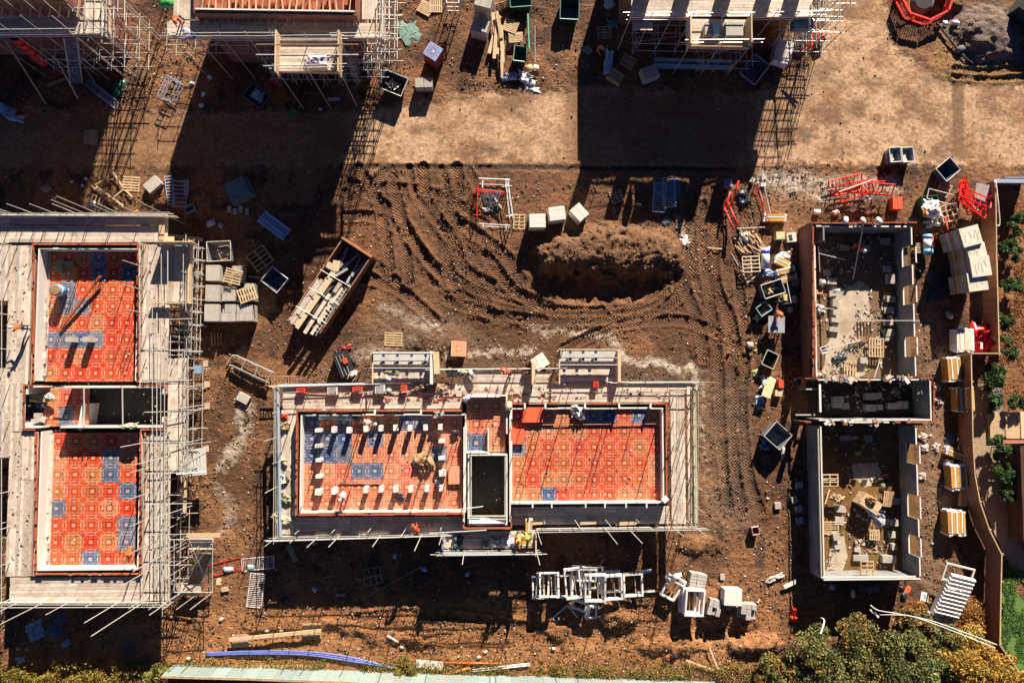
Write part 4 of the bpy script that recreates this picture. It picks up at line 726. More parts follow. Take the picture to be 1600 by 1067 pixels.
skip('green skip with grey inside beside the mesh rail', 812, 92, -6, 1.0, 1.2, .9, (.03, .10, .075), (.28, .34, .31), taper=.85); skip('large green skip cut by the top edge of the photo', 812, 6, 5, 1.7, 1.5, .9, (.03, .10, .07), (.05, .22, .14), taper=.85); skip('green skip standing in the shade at the top, right of the brown verge', 888, 22, -2, 1.5, 1.9, 1.0, (.035, .07, .06), (.12, .2, .2), fill=0, taper=.85)
t = thing('mesh_guard', 'long green rail with slanted mesh on the right of the skips', 'mesh panel', P(829, 62), 0); tube(t, 'rail', (-.3, 1.4, 1.3), (-.2, -1.4, 1.3), .07, metalp, (.12, .40, .24))
for k in range(12): tube(t, 'bar', (-.27, 1.35-k*.24, 1.28), (.35, .95-k*.24, .05), .02, steel)
tube(t, 'rail', (.35, 1.1, .05), (.35, -1.9, .05), .03, steel)
cloth('heap of white polythene at the road edge below the green skip', 822, 122, 1.9, 1.0, -20, (.8, .8, .82), .5); cloth('blue-grey polythene bundle left of the white heap', 796, 121, 1.4, .7, 10, (.30, .36, .5), .5); sack('cardboard box bag beside the white polythene heap', 826, 109, 20, (.60, .40, .20), (.3, .28, .2), m=rough)
sack('round white tub above the white polythene heap', 837, 108, 0, (.8, .8, .8), (.22, .22, .15)); cloth('torn white strip of sheet on the road edge', 832, 140, 1.3, .5, -10, (.75, .75, .75), .15)
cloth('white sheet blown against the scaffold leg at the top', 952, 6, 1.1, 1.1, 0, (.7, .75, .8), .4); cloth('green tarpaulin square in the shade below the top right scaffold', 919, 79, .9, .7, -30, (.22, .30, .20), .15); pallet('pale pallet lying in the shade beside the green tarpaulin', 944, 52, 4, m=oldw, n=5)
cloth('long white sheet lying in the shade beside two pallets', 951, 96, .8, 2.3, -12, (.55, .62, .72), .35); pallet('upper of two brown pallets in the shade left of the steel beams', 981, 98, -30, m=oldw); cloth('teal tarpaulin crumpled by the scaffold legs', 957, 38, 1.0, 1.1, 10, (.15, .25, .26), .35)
t = pack('stack of dark brown boards with a pale top edge in the shade', 960, 124, -32, 1.2, .8, .6, 1, 6, 2, oldw, pal=False, name='board_stack', cat='board stack', group=None); box(t, 'edge_batten', (0, .38, .64), (1.15, .07, .06), pale)
pack('weathered grey block pack leaning beside the brown boards in the shade', 1012, 121, 20, 1.3, 1.0, .9, 3, 2, 3, conc, group=None)
for k, (y, a, b) in enumerate(((96, 1020, 1143), (105, 1023, 1146))):
    t = thing('steel_beam', '%s of two long blue-grey steel beams below the loading bay' % ('upper', 'lower')[k], 'steel beam', P((a+b)/2, y, .5), -.6, 'steel beams below the loading bay'); L = (b-a)/20.2
    box(t, 'flange', (0, 0, .15), (L, .28, .03), metalp, col=(.38, .47, .72)); box(t, 'web', (0, 0, 0), (L-.01, .03, .26), metalp, col=(.34, .42, .62)); box(t, 'flange', (0, 0, -.15), (L, .28, .03), metalp, col=(.34, .42, .62))
skip('rusty-bottomed dark skip with grey rim at the shadow corner of the top right house', 1172, 117, -38, 1.5, 2.0, 1.0, (.09, .12, .16), (.34, .37, .4), taper=.7)
insul('bulky white-wrapped insulation pack standing beside the top right scaffold', 1215, 90, -14, 1.3, 1.5, 1.2, 6, cols=((.72, .66, .58), (.55, .47, .42), (.66, .62, .6)), group=None)
for k, (a, b, c, d) in enumerate(((1244, 83, 1291, 53), (1247, 86, 1288, 60), (1272, 30, 1281, 70), (1270, 50, 1268, 80))): pipe('%s red scaffold pole leaning at the top right house corner' % ('upper long', 'lower long', 'right upright', 'left upright')[k], ((a, b, 1.2), (c, d, 2.2)), .05, paint, 'red_pole', 'pole', 'red scaffold poles', (.65, .02, .02))
skip('small black bucket skip at the feet of the red poles', 1279, 68, 30, .7, .6, .5, (.04, .05, .06), (.1, .1, .1)); cloth('black sheet bundle between insulation pack and red poles', 1246, 78, 1.3, 1.2, 10, (.03, .04, .06), .6)
box_ = thing('blue_cabinet', 'blue sheet-topped storage box on the top right scaffold', 'storage box', P(1252, 40, 4.3)); box(box_, 'lid', (0, 0, .35), (1.5, .8, .05), metalp, col=(.12, .20, .32)); box(box_, 'body', (0, 0, 0), (1.44, .76, .64), metalp, col=(.10, .15, .25))
# barrier octagon round the excavation
cx, cy = 1439, -3
for k in range(8):
    a0 = R(-90+45*k+4); a1 = R(-90+45*(k+1)+4); rx, ry = 43, 43; x0, y0, x1, y1 = cx+rx*math.cos(a0), cy-ry*math.sin(a0), cx+rx*math.cos(a1), cy-ry*math.sin(a1)
    p = G(x0, y0); q = G(x1, y1); d = q-p
    if (y0+y1)/2 < -48: continue
    t = thing('plastic_barrier', 'red plastic barrier panel of the ring round the excavation, %s' % ['bottom right one', 'right one', 'upper right one', 'top right one', 'top left one', 'upper left one', 'left one', 'bottom left one'][k], 'barrier', (p+q)/2, rot=(0, 0, math.atan2(d.y, d.x)), group='red plastic barriers round the excavation'); L = d.length-.06; rc = (.85, .025, .015)
    for zz, hh in ((.12, .12), (.95, .10)): box(t, 'rail', (0, 0, zz), (L, .14, hh), paint, col=rc)
    box(t, 'top_board', (0, 0, .80), (L-.01, .05, .22), paint, col=rc); box(t, 'reflector', (0, .03, .8), (L*.6, .02, .12), paint, col=(.7, .65, .62))
    for j in range(9): box(t, 'bar', (-L/2+.05+(L-.1)*j/8, 0, .45), (.05, .05, .58), paint, col=rc)
    for s in (-1, 1): box(t, 'foot', (s*L*.35, 0, .03), (.12, .5, .05), rough, col=(.05, .05, .05))
pipe('yellow hose hanging into the excavation inside the red ring', ((1419, -5, .9), (1421, 15, .6), (1428, 30, .1)), .06, paint, 'hose', 'hose', None, (.7, .42, .03))
t = thing('manhole_shaft', 'dark concrete manhole shaft inside the red barrier ring', 'manhole', P(1440, 4, 0)); b = MB(); b.tube((0, 0, -.6), (0, 0, .25), .9, 20); b.obj('shaft_ring', [rough], t, True, col=(.12, .11, .10)); b = MB(); b.tube((0, 0, .25), (0, 0, .28), .7, 18); b.obj('opening', [dark], t)
sack('small white bag lying right of the red ring', 1477, 37, 0, (.75, .75, .75), (.2, .2, .12)); sack('second white bag on the edge of the spoil heap', 1491, 38, 0, (.7, .7, .75), (.28, .2, .15))
pipe('black hose running down the edge of the spoil heap', ((1463, 35, .15), (1490, 70, .2), (1505, 88, .15), (1520, 100, .1)), .07, paint, 'hose', 'hose', None, (.04, .04, .045)); sack('grey stone lump at the end of the black hose', 1498, 79, 30, (.16, .16, .17), (.35, .25, .2), m=rough, name='stone', cat='stone', group=None)
plank('short pale stick lying on the spoil heap', 1524, 88, 1538, 87, .3, w=.1)
for k, x in enumerate((1390, 1409)):
    skip('%s of two white-lined mortar tubs at the road edge' % ('left', 'right')[k], x, 247, 4, .92, 1.15, .85, (.36, .42, .5), (.72, .74, .76), name='mortar_tub', cat='mortar tub', group='white mortar tubs', taper=.9); tt = _last = bpy.data.objects[-1] if False else None
    cloth('dried mortar sheet inside the %s mortar tub' % ('left', 'right')[k], x, 247, .8, 1.0, 0, (.62, .60, .57), .12, z=.55, m=rough, name='mortar_fill', cat='mortar', group='mortar in the tubs')
skip('open skip tilted at the lower road edge, dark outside and pale inside', 1470, 270, 40, 1.5, 1.3, .95, (.07, .10, .14), (.7, .72, .72), taper=.8)

# top left, in the shade
t = thing('rubbish_chute', 'red rubbish chute of nested funnels hanging off the top left scaffold', 'rubbish chute', P(22, 57, 5.8)); p0 = W(22, 57, 6.1)-t.location; p1 = W(68, 98, 2.6)-t.location
for k in range(5):
    b = MB(); a = p0.lerp(p1, k/5); c = p0.lerp(p1, (k+1.12)/5); b.tube(a, c, .40, 16, r2=.30); b.obj('chute_section', [paint], t, True, col=(.55, .02, .02))
b = MB(); b.tube(p0+(p0-p1).normalized()*.02, p0, .33, 16); b.obj('mouth', [dark], t)
t = thing('stair_flight', 'grey aluminium stair flight leaning from the top left scaffold', 'stair', P(110, 60, 6.2)); q = W(113, 131, .3)-t.location
for s in (-.45, .45): tube(t, 'stringer', (s, 0, 0), (q.x+s+.3, q.y, q.z), .05, steel)
for k in range(24): box(t, 'tread', Vector((.3*k/24, 0, 0))+Vector((q.x, q.y, q.z))*((k+.5)/24), (.88, .07, .03), mat('cool_alloy', (.32, .36, .48), .5, .1, 6, metal=.1))
plank('short brown board hanging beside the grey stair flight', 121, 66, 122, 96, 3.4, 2.0, w=.32, m=oldw)
for k, (a, b) in enumerate(((150, 140), (160, 148), (170, 155))):
    t = thing('wire_mesh_sheet', '%s of three overlapping wire mesh panels in the shade below the grey stair flight' % ('leftmost', 'middle', 'rightmost')[k], 'mesh panel', P(a, b, .1+k*.09), -38, 'wire mesh panels')
    for j in range(12): tube(t, 'wire', (-.9+j*.16, -.28, 0), (-.9+j*.16, .28, 0), .018, MATS['cool_alloy'])
    for s in (-.28, .28): tube(t, 'edge_bar', (-.95, s, 0), (.95, s, 0), .03, MATS['cool_alloy'])
plank('grey metal strip lying above the mesh panels', 132, 105, 148, 129, .2, w=.12, m=MATS['cool_alloy']); plank('long grey pole end leaning across the stair flight foot', 85, 88, 122, 154, 2.5, .1, w=.07, m=steel, name='loose_pole', cat='pole', group='loose poles')
plank('long brown pole leaning out of the top left scaffold', 8, 62, 72, 163, 4.5, .1, w=.09, th=.09, m=oldw, name='loose_pole', cat='pole', group='loose poles')
pallet('lone pallet lying in the dark road at the top left', 143, 215, 88, m=oldw, n=8); cloth('white and blue plastic tangle at the left edge of the dark road', 22, 178, 2.2, 1.2, -20, (.35, .42, .55), .5); cloth('dull red bag inside the plastic tangle', 33, 179, .8, .5, 0, (.3, .03, .02), .6)
cloth('green tarpaulin heap below the tube lattice', 187, 138, .9, 1.5, -20, (.03, .12, .07), .5); cloth('red cover on the ground under the chute mouth', 93, 114, .9, .6, 20, (.35, .02, .02), .4)
plank('broken plank crossing the ground right of the chute', 74, 134, 104, 122, .3, w=.25, m=oldw)
t = thing('stillage_cage', 'dark wire stillage cage standing skewed in the shade left of the white bags', 'cage', P(271, 145), -25)
for zz in (.1, .55, 1.0):
    for a, b in (((-.5, -.85), (.5, -.85)), ((.5, -.85), (.5, .85)), ((.5, .85), (-.5, .85)), ((-.5, .85), (-.5, -.85))): tube(t, 'frame_tube', (*a, zz), (*b, zz), .03, MATS['cool_alloy'])
for k in range(5): tube(t, 'bar', (-.5, -.85+k*.42, 1.0), (-.1, -.85+k*.42, 1.0), .025, MATS['cool_alloy'])
tube(t, 'frame_tube', (-.1, -.85, 1.0), (-.1, .85, 1.0), .03, MATS['cool_alloy'])
for k, (x, y) in enumerate(((328, 122), (315, 165), (300, 132), (318, 148))): sack('small white bag in the dark road, %s' % ('nearest the scaffold', 'lowest of four', 'leftmost of four', 'beside the lowest')[k], x, y, 20*k, (.6, .62, .7), (.18, .15, .1), group='small white bags in the dark road')
skip('round-cornered black tub of white scraps in the shade below the top middle house', 405, 155, -35, 1.7, 1.3, .7, (.03, .06, .10), (.10, .14, .2), fill=6, seed=8, taper=.85); cloth('pale blue plastic scraps inside the black tub', 404, 150, 1.2, .9, -30, (.5, .6, .75), .35, z=.4)
cloth('green strap beside the dark tub', 457, 176, .5, 1.0, -40, (.03, .2, .07), .15); pipe('dull red drum lying under the loading bay scaffold', ((425, 122, .4), (442, 134, .4)), .35, paint, 'drum', 'drum', None, (.20, .02, .03), 14)
sack('small white stone on the dark road below the black tub', 501, 171, 0, (.6, .6, .6), (.12, .1, .06)); plank('purple-grey board in the shade under the loading bay scaffold', 512, 156, 531, 155, .3, w=.25, m=MATS['cool_alloy'])
sack('green bag at the top edge beside the middle house scaffold', 262, 6, 10, (.10, .45, .12), (.45, .4, .25), z=6.6)

# upper left debris corner
for k, (a, b, c, d, z, w) in enumerate(((173, 264, 192, 292, .3, .13), (143, 290, 184, 327, .15, .13), (150, 291, 193, 322, .35, .14), (149, 289, 171, 275, .2, .09), (168, 281, 177, 280, .2, .09), (171, 314, 193, 296, .3, .1), (196, 297, 207, 308, .2, .12), (205, 335, 216, 328, .1, .08))):
    plank('%s of the loose timbers scattered in the sunlit gap above the left house' % ('uppermost', 'lower long', 'upper long', 'short left', 'thin stub', 'crossing middle', 'short right', 'lowest')[k], a, b, c, d, z, z+.05, w=w)
pallet('sunlit pallet lying right of the scattered timbers', 206, 288, -3, n=6, w=1.3, l=1.15); pack('weathered concrete slab pack tipped in the shade right of the sunlit pallet', 243, 291, -48, .85, 1.2, .5, 1, 1, 3, conc, pal=False)
pallet('broken pallet end at the shadow edge below the scattered timbers', 152, 318, 70, n=4, m=oldw); sack('white rag on the broken pallet end', 146, 319, 0, (.7, .68, .7), (.25, .2, .1)); sack('brown cardboard on the dark ground at the far left', 73, 295, 30, (.25, .2, .16), (.35, .3, .1), m=rough)
for k, (x, y) in enumerate(((134, 279), (112, 284), (129, 290), (86, 310))): sack('small pale scrap on the dark ground above the left house, %s' % ('topmost', 'left', 'lower', 'lowest')[k], x, y, 0, (.5, .55, .65), (.12, .1, .05), group='pale scraps on dark ground')
for k, (x, y, w, l, rz, n) in enumerate(((265, 297, .55, 2.4, 8, 10), (281, 303, 1.0, 2.3, -2, 7), (291, 294, .25, 1.3, -2, 2))):
    t = thing('ladder_frame', '%s of three grey ladder frames lying in the shade' % ('narrow left', 'broad middle', 'short right')[k], 'ladder', P(x, y, .2), rz, 'ladder frames lying in the shade')
    for s in (-w/2, w/2): tube(t, 'stile', (s, -l/2, 0), (s, l/2, 0), .03, MATS['cool_alloy'])
    for j in range(n): box(t, 'rung', (0, -l/2+(j+.5)*l/n, 0), (w, .07, .03), MATS['cool_alloy'])
t = skip('upturned grey skip in the middle of the long shadow', 376, 300, -30, 1.9, 1.7, .9, (.16, .20, .24), (.24, .28, .32), taper=.85, rot=(R(180), 0, R(28))); t.location.z += .95
t = thing('channel_bundle', 'bundle of bright blue-white steel channels in the long shadow', 'steel channels', P(430, 354, .1), -37)
for k in range(4): box(t, 'channel', (rnd.uniform(-.05, .05), -.42+k*.28, .25+(k % 2)*.12), (2.45, .22, .22), metalp, col=(.32, .45, .68)); box(t, 'lip', (0, -.42+k*.28+.08, .38+(k % 2)*.12), (2.4, .05, .04), metalp, col=(.55, .68, .9))
for k in range(2): box(t, 'bearer', (-.7+k*1.4, -.1, .06), (.1, 1.3, .1), oldw)
skip('blue cool box lying open in the shade right of the ladder frames', 300, 328, 25, .7, .5, .35, (.10, .14, .26), (.18, .24, .4)); sack('white sack in the shade left of the blue channels', 331, 349, 20, (.45, .46, .5), (.32, .25, .18)); sack('second pale sack beside the white one in the shade', 346, 353, 60, (.35, .36, .38), (.2, .18, .12))
for k in range(4): pack('grey block lying on dark ground below the upturned skip, %s' % ('first', 'second', 'third', 'fourth')[k], 359+k*9, 328+(k % 2)*3, 4, .3, .5, .15, 1, 1, 1, conc, pal=False, name='block', cat='concrete block', group='single blocks below the upturned skip')
for k in range(5): pallet('dark pallets stacked below the blue channels, %s' % ('bottom', 'second', 'third', 'fourth', 'top')[k], 345+k, 378, 4, z=k*.14, m=dark, n=5) if False else None
plank('long brown plank in the shade right of the left house corner', 262, 368, 317, 375, .3, w=.3, m=oldw)
skip('square skip of rusty scrap frames above the block packs', 349, 396, 3, 1.8, 1.5, 1.0, (.30, .30, .30), (.6, .55, .48), fill=0, taper=.9)
for k, (a, b, c, d) in enumerate(((340, 386, 357, 383), (357, 383, 364, 402), (340, 390, 346, 406), (345, 395, 360, 399), (346, 406, 362, 402))): plank('rusty angle iron inside the square scrap skip, %s' % ('top', 'right', 'left', 'middle', 'bottom')[k], a, b, c, d, .9-.1*k, w=.07, m=rust, name='angle_iron', cat='scrap metal', group='rusty irons in the scrap skip')
for k, (x, y, w, l, nx, lab) in enumerate(((342, 430, 1.05, 1.2, 1, 'top left pack of the block yard'), (342, 461, 1.08, 1.25, 1, 'middle left pack of the block yard, top blocks cut'), (367, 461, 1.0, 1.2, 3, 'middle pack of the block yard, half under a pallet'), (341, 491, 1.1, 1.3, 1, 'bottom left pack of the block yard'), (366, 491, 1.05, 1.3, 4, 'bottom middle pack of the block yard'), (391, 491, 1.2, 1.25, 5, 'bottom right pack of the block yard with a hole in it'), (378, 431, .8, 1.2, 3, 'top right pack of the block yard under a tilted pallet'), (397, 459, .8, 1.3, 3, 'right pack of the block yard under the lower pallet'))):
    pack(lab, x, y, rnd.uniform(-1.5, 1.5), w, l, 1.15, nx, 1+(nx > 2), 5, conc, miss=.12 if nx > 2 else 0, gap=.008)
pallet('upper pallet thrown on the block yard packs', 365, 432, -14, z=1.32, w=1.3, l=1.1, n=6); pallet('lower pallet thrown on the block yard packs', 387, 460, 20+90, z=1.34, w=1.1, l=1.35, n=7)
crate_frame('open timber crate frame between block yard and blue skip', 408, 405, 37, w=1.5, l=1.45, nx=2, ny=4, h=.4); plank('short timber below the open crate frame', 388, 432, 417, 435, .1, w=.12, m=oldw)
skip('dark-blue-lined skip with one sunlit wall, right of the block yard', 435, 440, -38, 1.55, 1.35, 1.0, (.08, .11, .16), (.66, .66, .66), taper=.85)
for k in range(4): plank('slat of the dark pallet in shade below the block yard, %s' % ('first', 'second', 'third', 'fourth')[k], 330+k*5, 520, 331+k*5, 540, .15, w=.1, m=oldw, group='dark slats below the block yard')
# long open timber container
t = thing('timber_skip', 'long open container overflowing with boards in the middle left of the site', 'skip', P(521, 455), -36+90); ax = -36+90
t.rotation_euler = (0, 0, R(57)); Lc, Wc = 7.6, 2.5
box(t, 'floor_plate', (0, 0, .15), (Lc, Wc, .1), rough, col=(.10, .09, .09)); box(t, 'end_wall', (Lc/2, 0, .85), (.18, Wc+.25, 1.5), rough, col=(.42, .20, .09)); box(t, 'end_wall', (-Lc/2+.7, 0, .5), (.1, Wc, .7), rough, col=(.25, .12, .07))
for s in (-1, 1): box(t, 'side_wall', (.35, s*Wc/2, .8), (Lc-.8, .07, 1.3), rough, col=(.20, .09, .05)); tube(t, 'top_rail', (-Lc/2+.6, s*(Wc/2+.03), 1.47), (Lc/2-.15, s*(Wc/2+.03), 1.47), .05, rust)
r = random.Random(4)
for k, (y, w, x0, x1, z) in enumerate(((1.15, .26, -3.6, .2, 1.40), (.88, .26, -3.75, .3, 1.47), (.60, .26, -3.7, .6, 1.42), (.30, .30, -3.8, 1.1, 1.66), (.35, .55, -.6, 1.2, 1.55), (-.05, .2, -3.2, -.2, 1.2), (-.32, .28, -3.8, -.3, 1.60), (-.58, .2, -2.5, .7, 1.45), (-.80, .24, -3.6, -1.6, 1.52), (-.78, .24, -1.4, .6, 1.56), (-.5, .3, .0, 1.0, 1.66))):
    box(t, 'board', ((x0+x1)/2, y, z), (x1-x0, w, .09), wood if k != 3 else pale, r.uniform(-.02, .02))
for k in range(9): box(t, 'waste_board', (r.uniform(1.2, 2.9), r.uniform(-.9, .9), .55+r.uniform(0, .5)), (r.uniform(.9, 2.2), .2, .05), rough, r.uniform(-.5, .3), rot=(0, r.uniform(-.1, .2), r.uniform(-.5, .3)), col=(.26, .28, .30))
box(t, 'sheet', (1.75, .55, 1.5), (.8, .55, .05), pale, .4); box(t, 'sheet', (1.5, .95, 1.45), (.5, .5, .05), wood, .1)
for x in (.9, -.7, -2.4): tube(t, 'strap_bar', (x+.1, -1.35, 1.72), (x-.05, 1.3, 1.76), .03, steel)
for k in range(13): tube(t, 'ladder_rung', (-3.2+k*.3, -1.12, 1.62), (-3.2+k*.3, -.86, 1.62), .02, steel)
tube(t, 'ladder_stile', (-3.5, -1.14, 1.62), (1.2, -1.14, 1.62), .035, steel)
t = thing('fence_panel_bundle', 'bundle of white galvanised fence frames lying right of the left house', 'frame bundle', P(392, 577, .25), -24)
for k in range(6):
    for s in (-.42, .42): tube(t, 'frame_tube', (-1.75+k*.08, s+k*.03, k*.07), (1.55+k*.06, s-.05+k*.03, k*.07), .035, steel)
    for q in (-1.7, -.6, .5, 1.6): tube(t, 'cross_tube', (q, -.42, k*.07), (q+.05, .42, k*.07), .03, steel)
pack('single grey block pack lying right of the left house, with a dark side', 382, 622, -28, .95, .65, .4, 1, 1, 2, conc, pal=False, group=None)
# bottom left
barrier('red crowd barrier lying by the foot of the stair tower', 356, 885, 12, (.6, .02, .02), True, n=3, h=.9); barrier('white crowd barrier lying right of the red one', 403, 880, 5, flat=True, h=.9, w=2.4); barrier('white crowd barrier lying upright in the picture below the other white one', 400, 922, 84, flat=True, h=1.1, w=2.5)
plank('flat pale block by the stair tower foot', 346, 921, 357, 919, .2, w=.35); sack('blue-white jerrycan inside the red barrier', 357, 889, 0, (.5, .55, .75), (.35, .2, .12)); sack('teal rag inside the white barrier', 392, 886, 0, (.3, .5, .45), (.25, .2, .08))
for k, (x, y, rz) in enumerate(((268, 963, 10), (346, 967, 40), (256, 991, 30), (295, 1028, 0), (418, 984, 10), (440, 984, 20), (628, 1011, 0), (758, 1018, 20), (865, 1013, 0), (748, 1026, 30))): sack('pale stone at the bottom of the site, %s' % ('beside the shadow corner', 'right of it below the tower', 'at the shadow edge', 'above the fence end', 'left one behind the long plank', 'right one behind the long plank', 'right of the blue pipes', 'above the orange pipe', 'left of the shadowed pit', 'small one near the orange pipe')[k], x, y, rz, (.50, .43, .34), (.17, .12, .09), m=rough, name='stone', cat='stone', group='pale stones')
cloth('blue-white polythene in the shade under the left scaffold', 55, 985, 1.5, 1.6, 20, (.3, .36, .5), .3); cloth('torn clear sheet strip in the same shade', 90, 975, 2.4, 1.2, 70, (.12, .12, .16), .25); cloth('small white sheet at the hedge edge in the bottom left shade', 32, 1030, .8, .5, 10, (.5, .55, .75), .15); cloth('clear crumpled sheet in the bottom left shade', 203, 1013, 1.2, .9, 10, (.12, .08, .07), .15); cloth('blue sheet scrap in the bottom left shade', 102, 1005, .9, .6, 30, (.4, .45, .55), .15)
plank('long pale plank resting on a slatted stand at the bottom left', 358, 999, 502, 985, .45, w=.26, th=.09); pallet('slatted stand under the right end of the long plank', 488, 985, 2, .02, w=1.4, l=1.15, n=8, m=oldw); pallet('slatted stand under the left end of the long plank', 376, 1000, 2, .02, w=1.2, l=.9, n=7, m=oldw)
for k in range(3): pipe('%s of three long blue water pipes curving along the bottom' % ('upper', 'middle', 'lower')[k], ((322, 1020+k*1.5, .12), (400, 1017+k*2, .14), (480, 1018+k*2.5, .14), (545, 1026+k*3, .14), (592-k*-12, 1037+k*3, .12)), .07, plast, 'water_pipe', 'pipe', 'blue water pipes', (.10, .14, .42))
pipe('short white pipe lying below the shadow at the bottom', ((605, 993, .15), (623, 1003, .12)), .1, plast, 'pipe', 'pipe', None, (.6, .5, .4)); pipe('upper orange drain pipe at the bottom fence', ((695, 1035, .12), (783, 1036, .12)), .06, plast, 'drain_pipe', 'pipe', 'orange drain pipes', (.62, .16, .04)); pipe('lower orange drain pipe lying at an angle', ((684, 1055, .12), (734, 1043, .12)), .09, plast, 'drain_pipe', 'pipe', 'orange drain pipes', (.70, .20, .03))
for k in range(2): pipe('%s white pipe right of the orange pipes' % ('upper', 'lower')[k], ((738, 1046+k*3, .12), (827, 1036+k*3, .12)), .05, plast, 'pipe', 'pipe', 'white pipes at the bottom', (.75, .72, .68))
plank('flat pale slab at the bottom fence left of the orange pipes', 650, 1036, 692, 1040, .1, w=.6, m=lconc); plank('pale pipe-like timber at the bottom right pit', 1072, 1031, 1116, 1047, .2, w=.14); plank('thin timber standing in the bottom right pit', 1109, 1012, 1122, 1045, .3, w=.12)
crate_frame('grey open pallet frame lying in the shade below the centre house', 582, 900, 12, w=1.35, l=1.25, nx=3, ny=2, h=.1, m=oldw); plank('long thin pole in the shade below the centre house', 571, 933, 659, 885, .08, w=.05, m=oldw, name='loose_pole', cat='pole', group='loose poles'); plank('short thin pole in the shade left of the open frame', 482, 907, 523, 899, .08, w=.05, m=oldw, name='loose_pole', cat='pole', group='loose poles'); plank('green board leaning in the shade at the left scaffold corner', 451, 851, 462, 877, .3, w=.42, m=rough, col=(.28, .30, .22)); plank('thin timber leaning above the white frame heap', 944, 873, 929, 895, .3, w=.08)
for k, (x, y) in enumerate(((663, 889), (730, 897), (490, 846), (617, 868), (492, 920))): sack('pale blue plastic scrap in the shade below the centre house, %s' % ('at the pole end', 'right of the pole', 'under the scaffold edge', 'above the pole', 'left of the frame')[k], x, y, 30*k, (.4, .45, .6), (.2, .15, .06), group='scraps in the shade below the centre house')
cloth('curled white strip in the shade below the centre house', 533, 929, .9, .3, 0, (.3, .27, .25), .15)

# upper middle: barriers round the pit, packs on the mound
barrier('white barrier on the top side of the small fenced pit', 772, 290, -2, h=1.0, w=2.4, n=3, tilt=-14, group='barriers round the small pit'); barrier('red barrier on the top side of the small fenced pit', 765, 302, -6, (.8, .02, .02), h=.8, w=2.3, n=9, group='barriers round the small pit'); barrier('red barrier on the left side of the small fenced pit', 746, 318, 88, (.8, .02, .02), h=.9, w=2.5, n=11, group='barriers round the small pit'); barrier('white barrier on the right side of the small fenced pit', 793, 315, 96, h=1.0, w=3.1, n=5, group='barriers round the small pit'); barrier('second white barrier doubled against the right side of the pit', 797, 314, 98, h=1.0, w=3.0, n=5, group='barriers round the small pit'); barrier('white barrier on the bottom side of the small fenced pit', 773, 355, -3, h=1.0, w=2.4, n=3, group='barriers round the small pit')
cloth('dark rubble and sheet heap inside the small fenced pit', 768, 315, 1.7, 1.8, 0, (.05, .055, .07), .3, m=rough); cloth('white scrap sheet inside the small fenced pit', 762, 328, 1.0, .4, 0, (.7, .7, .7), .3); plank('timber stub inside the small fenced pit', 773, 310, 786, 328, .4, w=.12)
pallet('pallet standing left of the three white packs', 811, 347, -2, w=.95, l=1.2, n=5, underside=True)
for k, (x, y, rz) in enumerate(((838, 349, 1), (868, 338, 7), (902, 336, 42))): pack('%s of three white-topped block packs at the mound' % ('left', 'middle', 'right')[k], x, y+2, rz, 1.25 if k < 2 else .95, 1.05 if k < 2 else 1.2, 1.35, 1 if k < 2 else 4, 4 if k < 2 else 1, 4, lconc, group='white block packs at the mound')
pallet('pallet lying in the shadow edge above the mound', 963, 308, 20, n=5, m=oldw, w=1.0); barrier('left of two pale barriers lying in shade on blue sheeting', 1030, 309, 86, (.5, .58, .68), True, w=2.3, h=.95, n=16, z=.3); barrier('right of two pale barriers lying in shade on blue sheeting', 1045, 301, 90, (.5, .58, .68), True, w=2.3, h=.95, n=16, z=.4); cloth('blue clear sheeting under the two pale barriers', 1040, 300, 2.4, 2.6, 0, (.06, .10, .18), .25); plank('diagonal pole across the two pale barriers', 1020, 295, 1056, 322, .6, w=.05, m=MATS['cool_alloy'], name='loose_pole', cat='pole', group='loose poles')
cloth('white plastic shreds on the rubble end of the mound', 1070, 378, .8, 1.0, 30, (.7, .68, .68), .25); cloth('grey plastic shreds right of the packs in shade', 1042, 345, .9, .8, 0, (.12, .14, .18), .2); plank('short stick lying between the tyre tracks', 1105, 387, 1128, 389, .1, w=.1)
pallet('pallet lying above the left loading bay of the centre house', 615, 530, -2, n=6, w=1.4, l=1.05); tt = pack('stack of orange deck panels above the centre house', 716, 546, -2, 1.16, 1.16, .5, 1, 1, 5, paint, name='panel_stack', cat='panel stack', group=None, pal=False, col=(.72, .20, .10)); link('top_panel', panel_mesh(1), tt, (.06, .04, .6), col=(.80, .33, .20)); 
pack('white block pack standing beside the right loading bay of the centre house', 842, 566, 35, 1.1, 1.05, 1.4, 3, 2, 4, lconc, group=None)
t = thing('generator', 'black towable generator beside the left loading bay of the centre house', 'generator', P(541, 570), 22); box(t, 'body', (0, 0, .6), (1.1, 2.0, .9), paint, col=(.012, .014, .018)); box(t, 'lid', (0, 0, 1.07), (1.0, 1.9, .04), paint, col=(.02, .022, .028))
for k in range(3): tube(t, 'lid_rail', (-.3+k*.25, -.85, 1.13), (-.3+k*.25, .8, 1.13), .035, paint, (.22, .22, .22))
for s in (-1, 1): b = MB(); b.tube((s*.6, 0, .28), (s*.74, 0, .28), .28, 16); b.obj('wheel', [rough], t, True, col=(.03, .03, .03))
tube(t, 'drawbar', (0, 1.0, .35), (0, 1.8, .3), .05, paint, (.05, .05, .05)); box(t, 'control_box', (.25, .2, 1.2), (.3, .4, .2), paint, col=(.75, .08, .03))
cloth('red and blue cables heaped at the head of the black generator', 541, 543, 1.2, .5, 10, (.5, .08, .06), .35, m=rough)

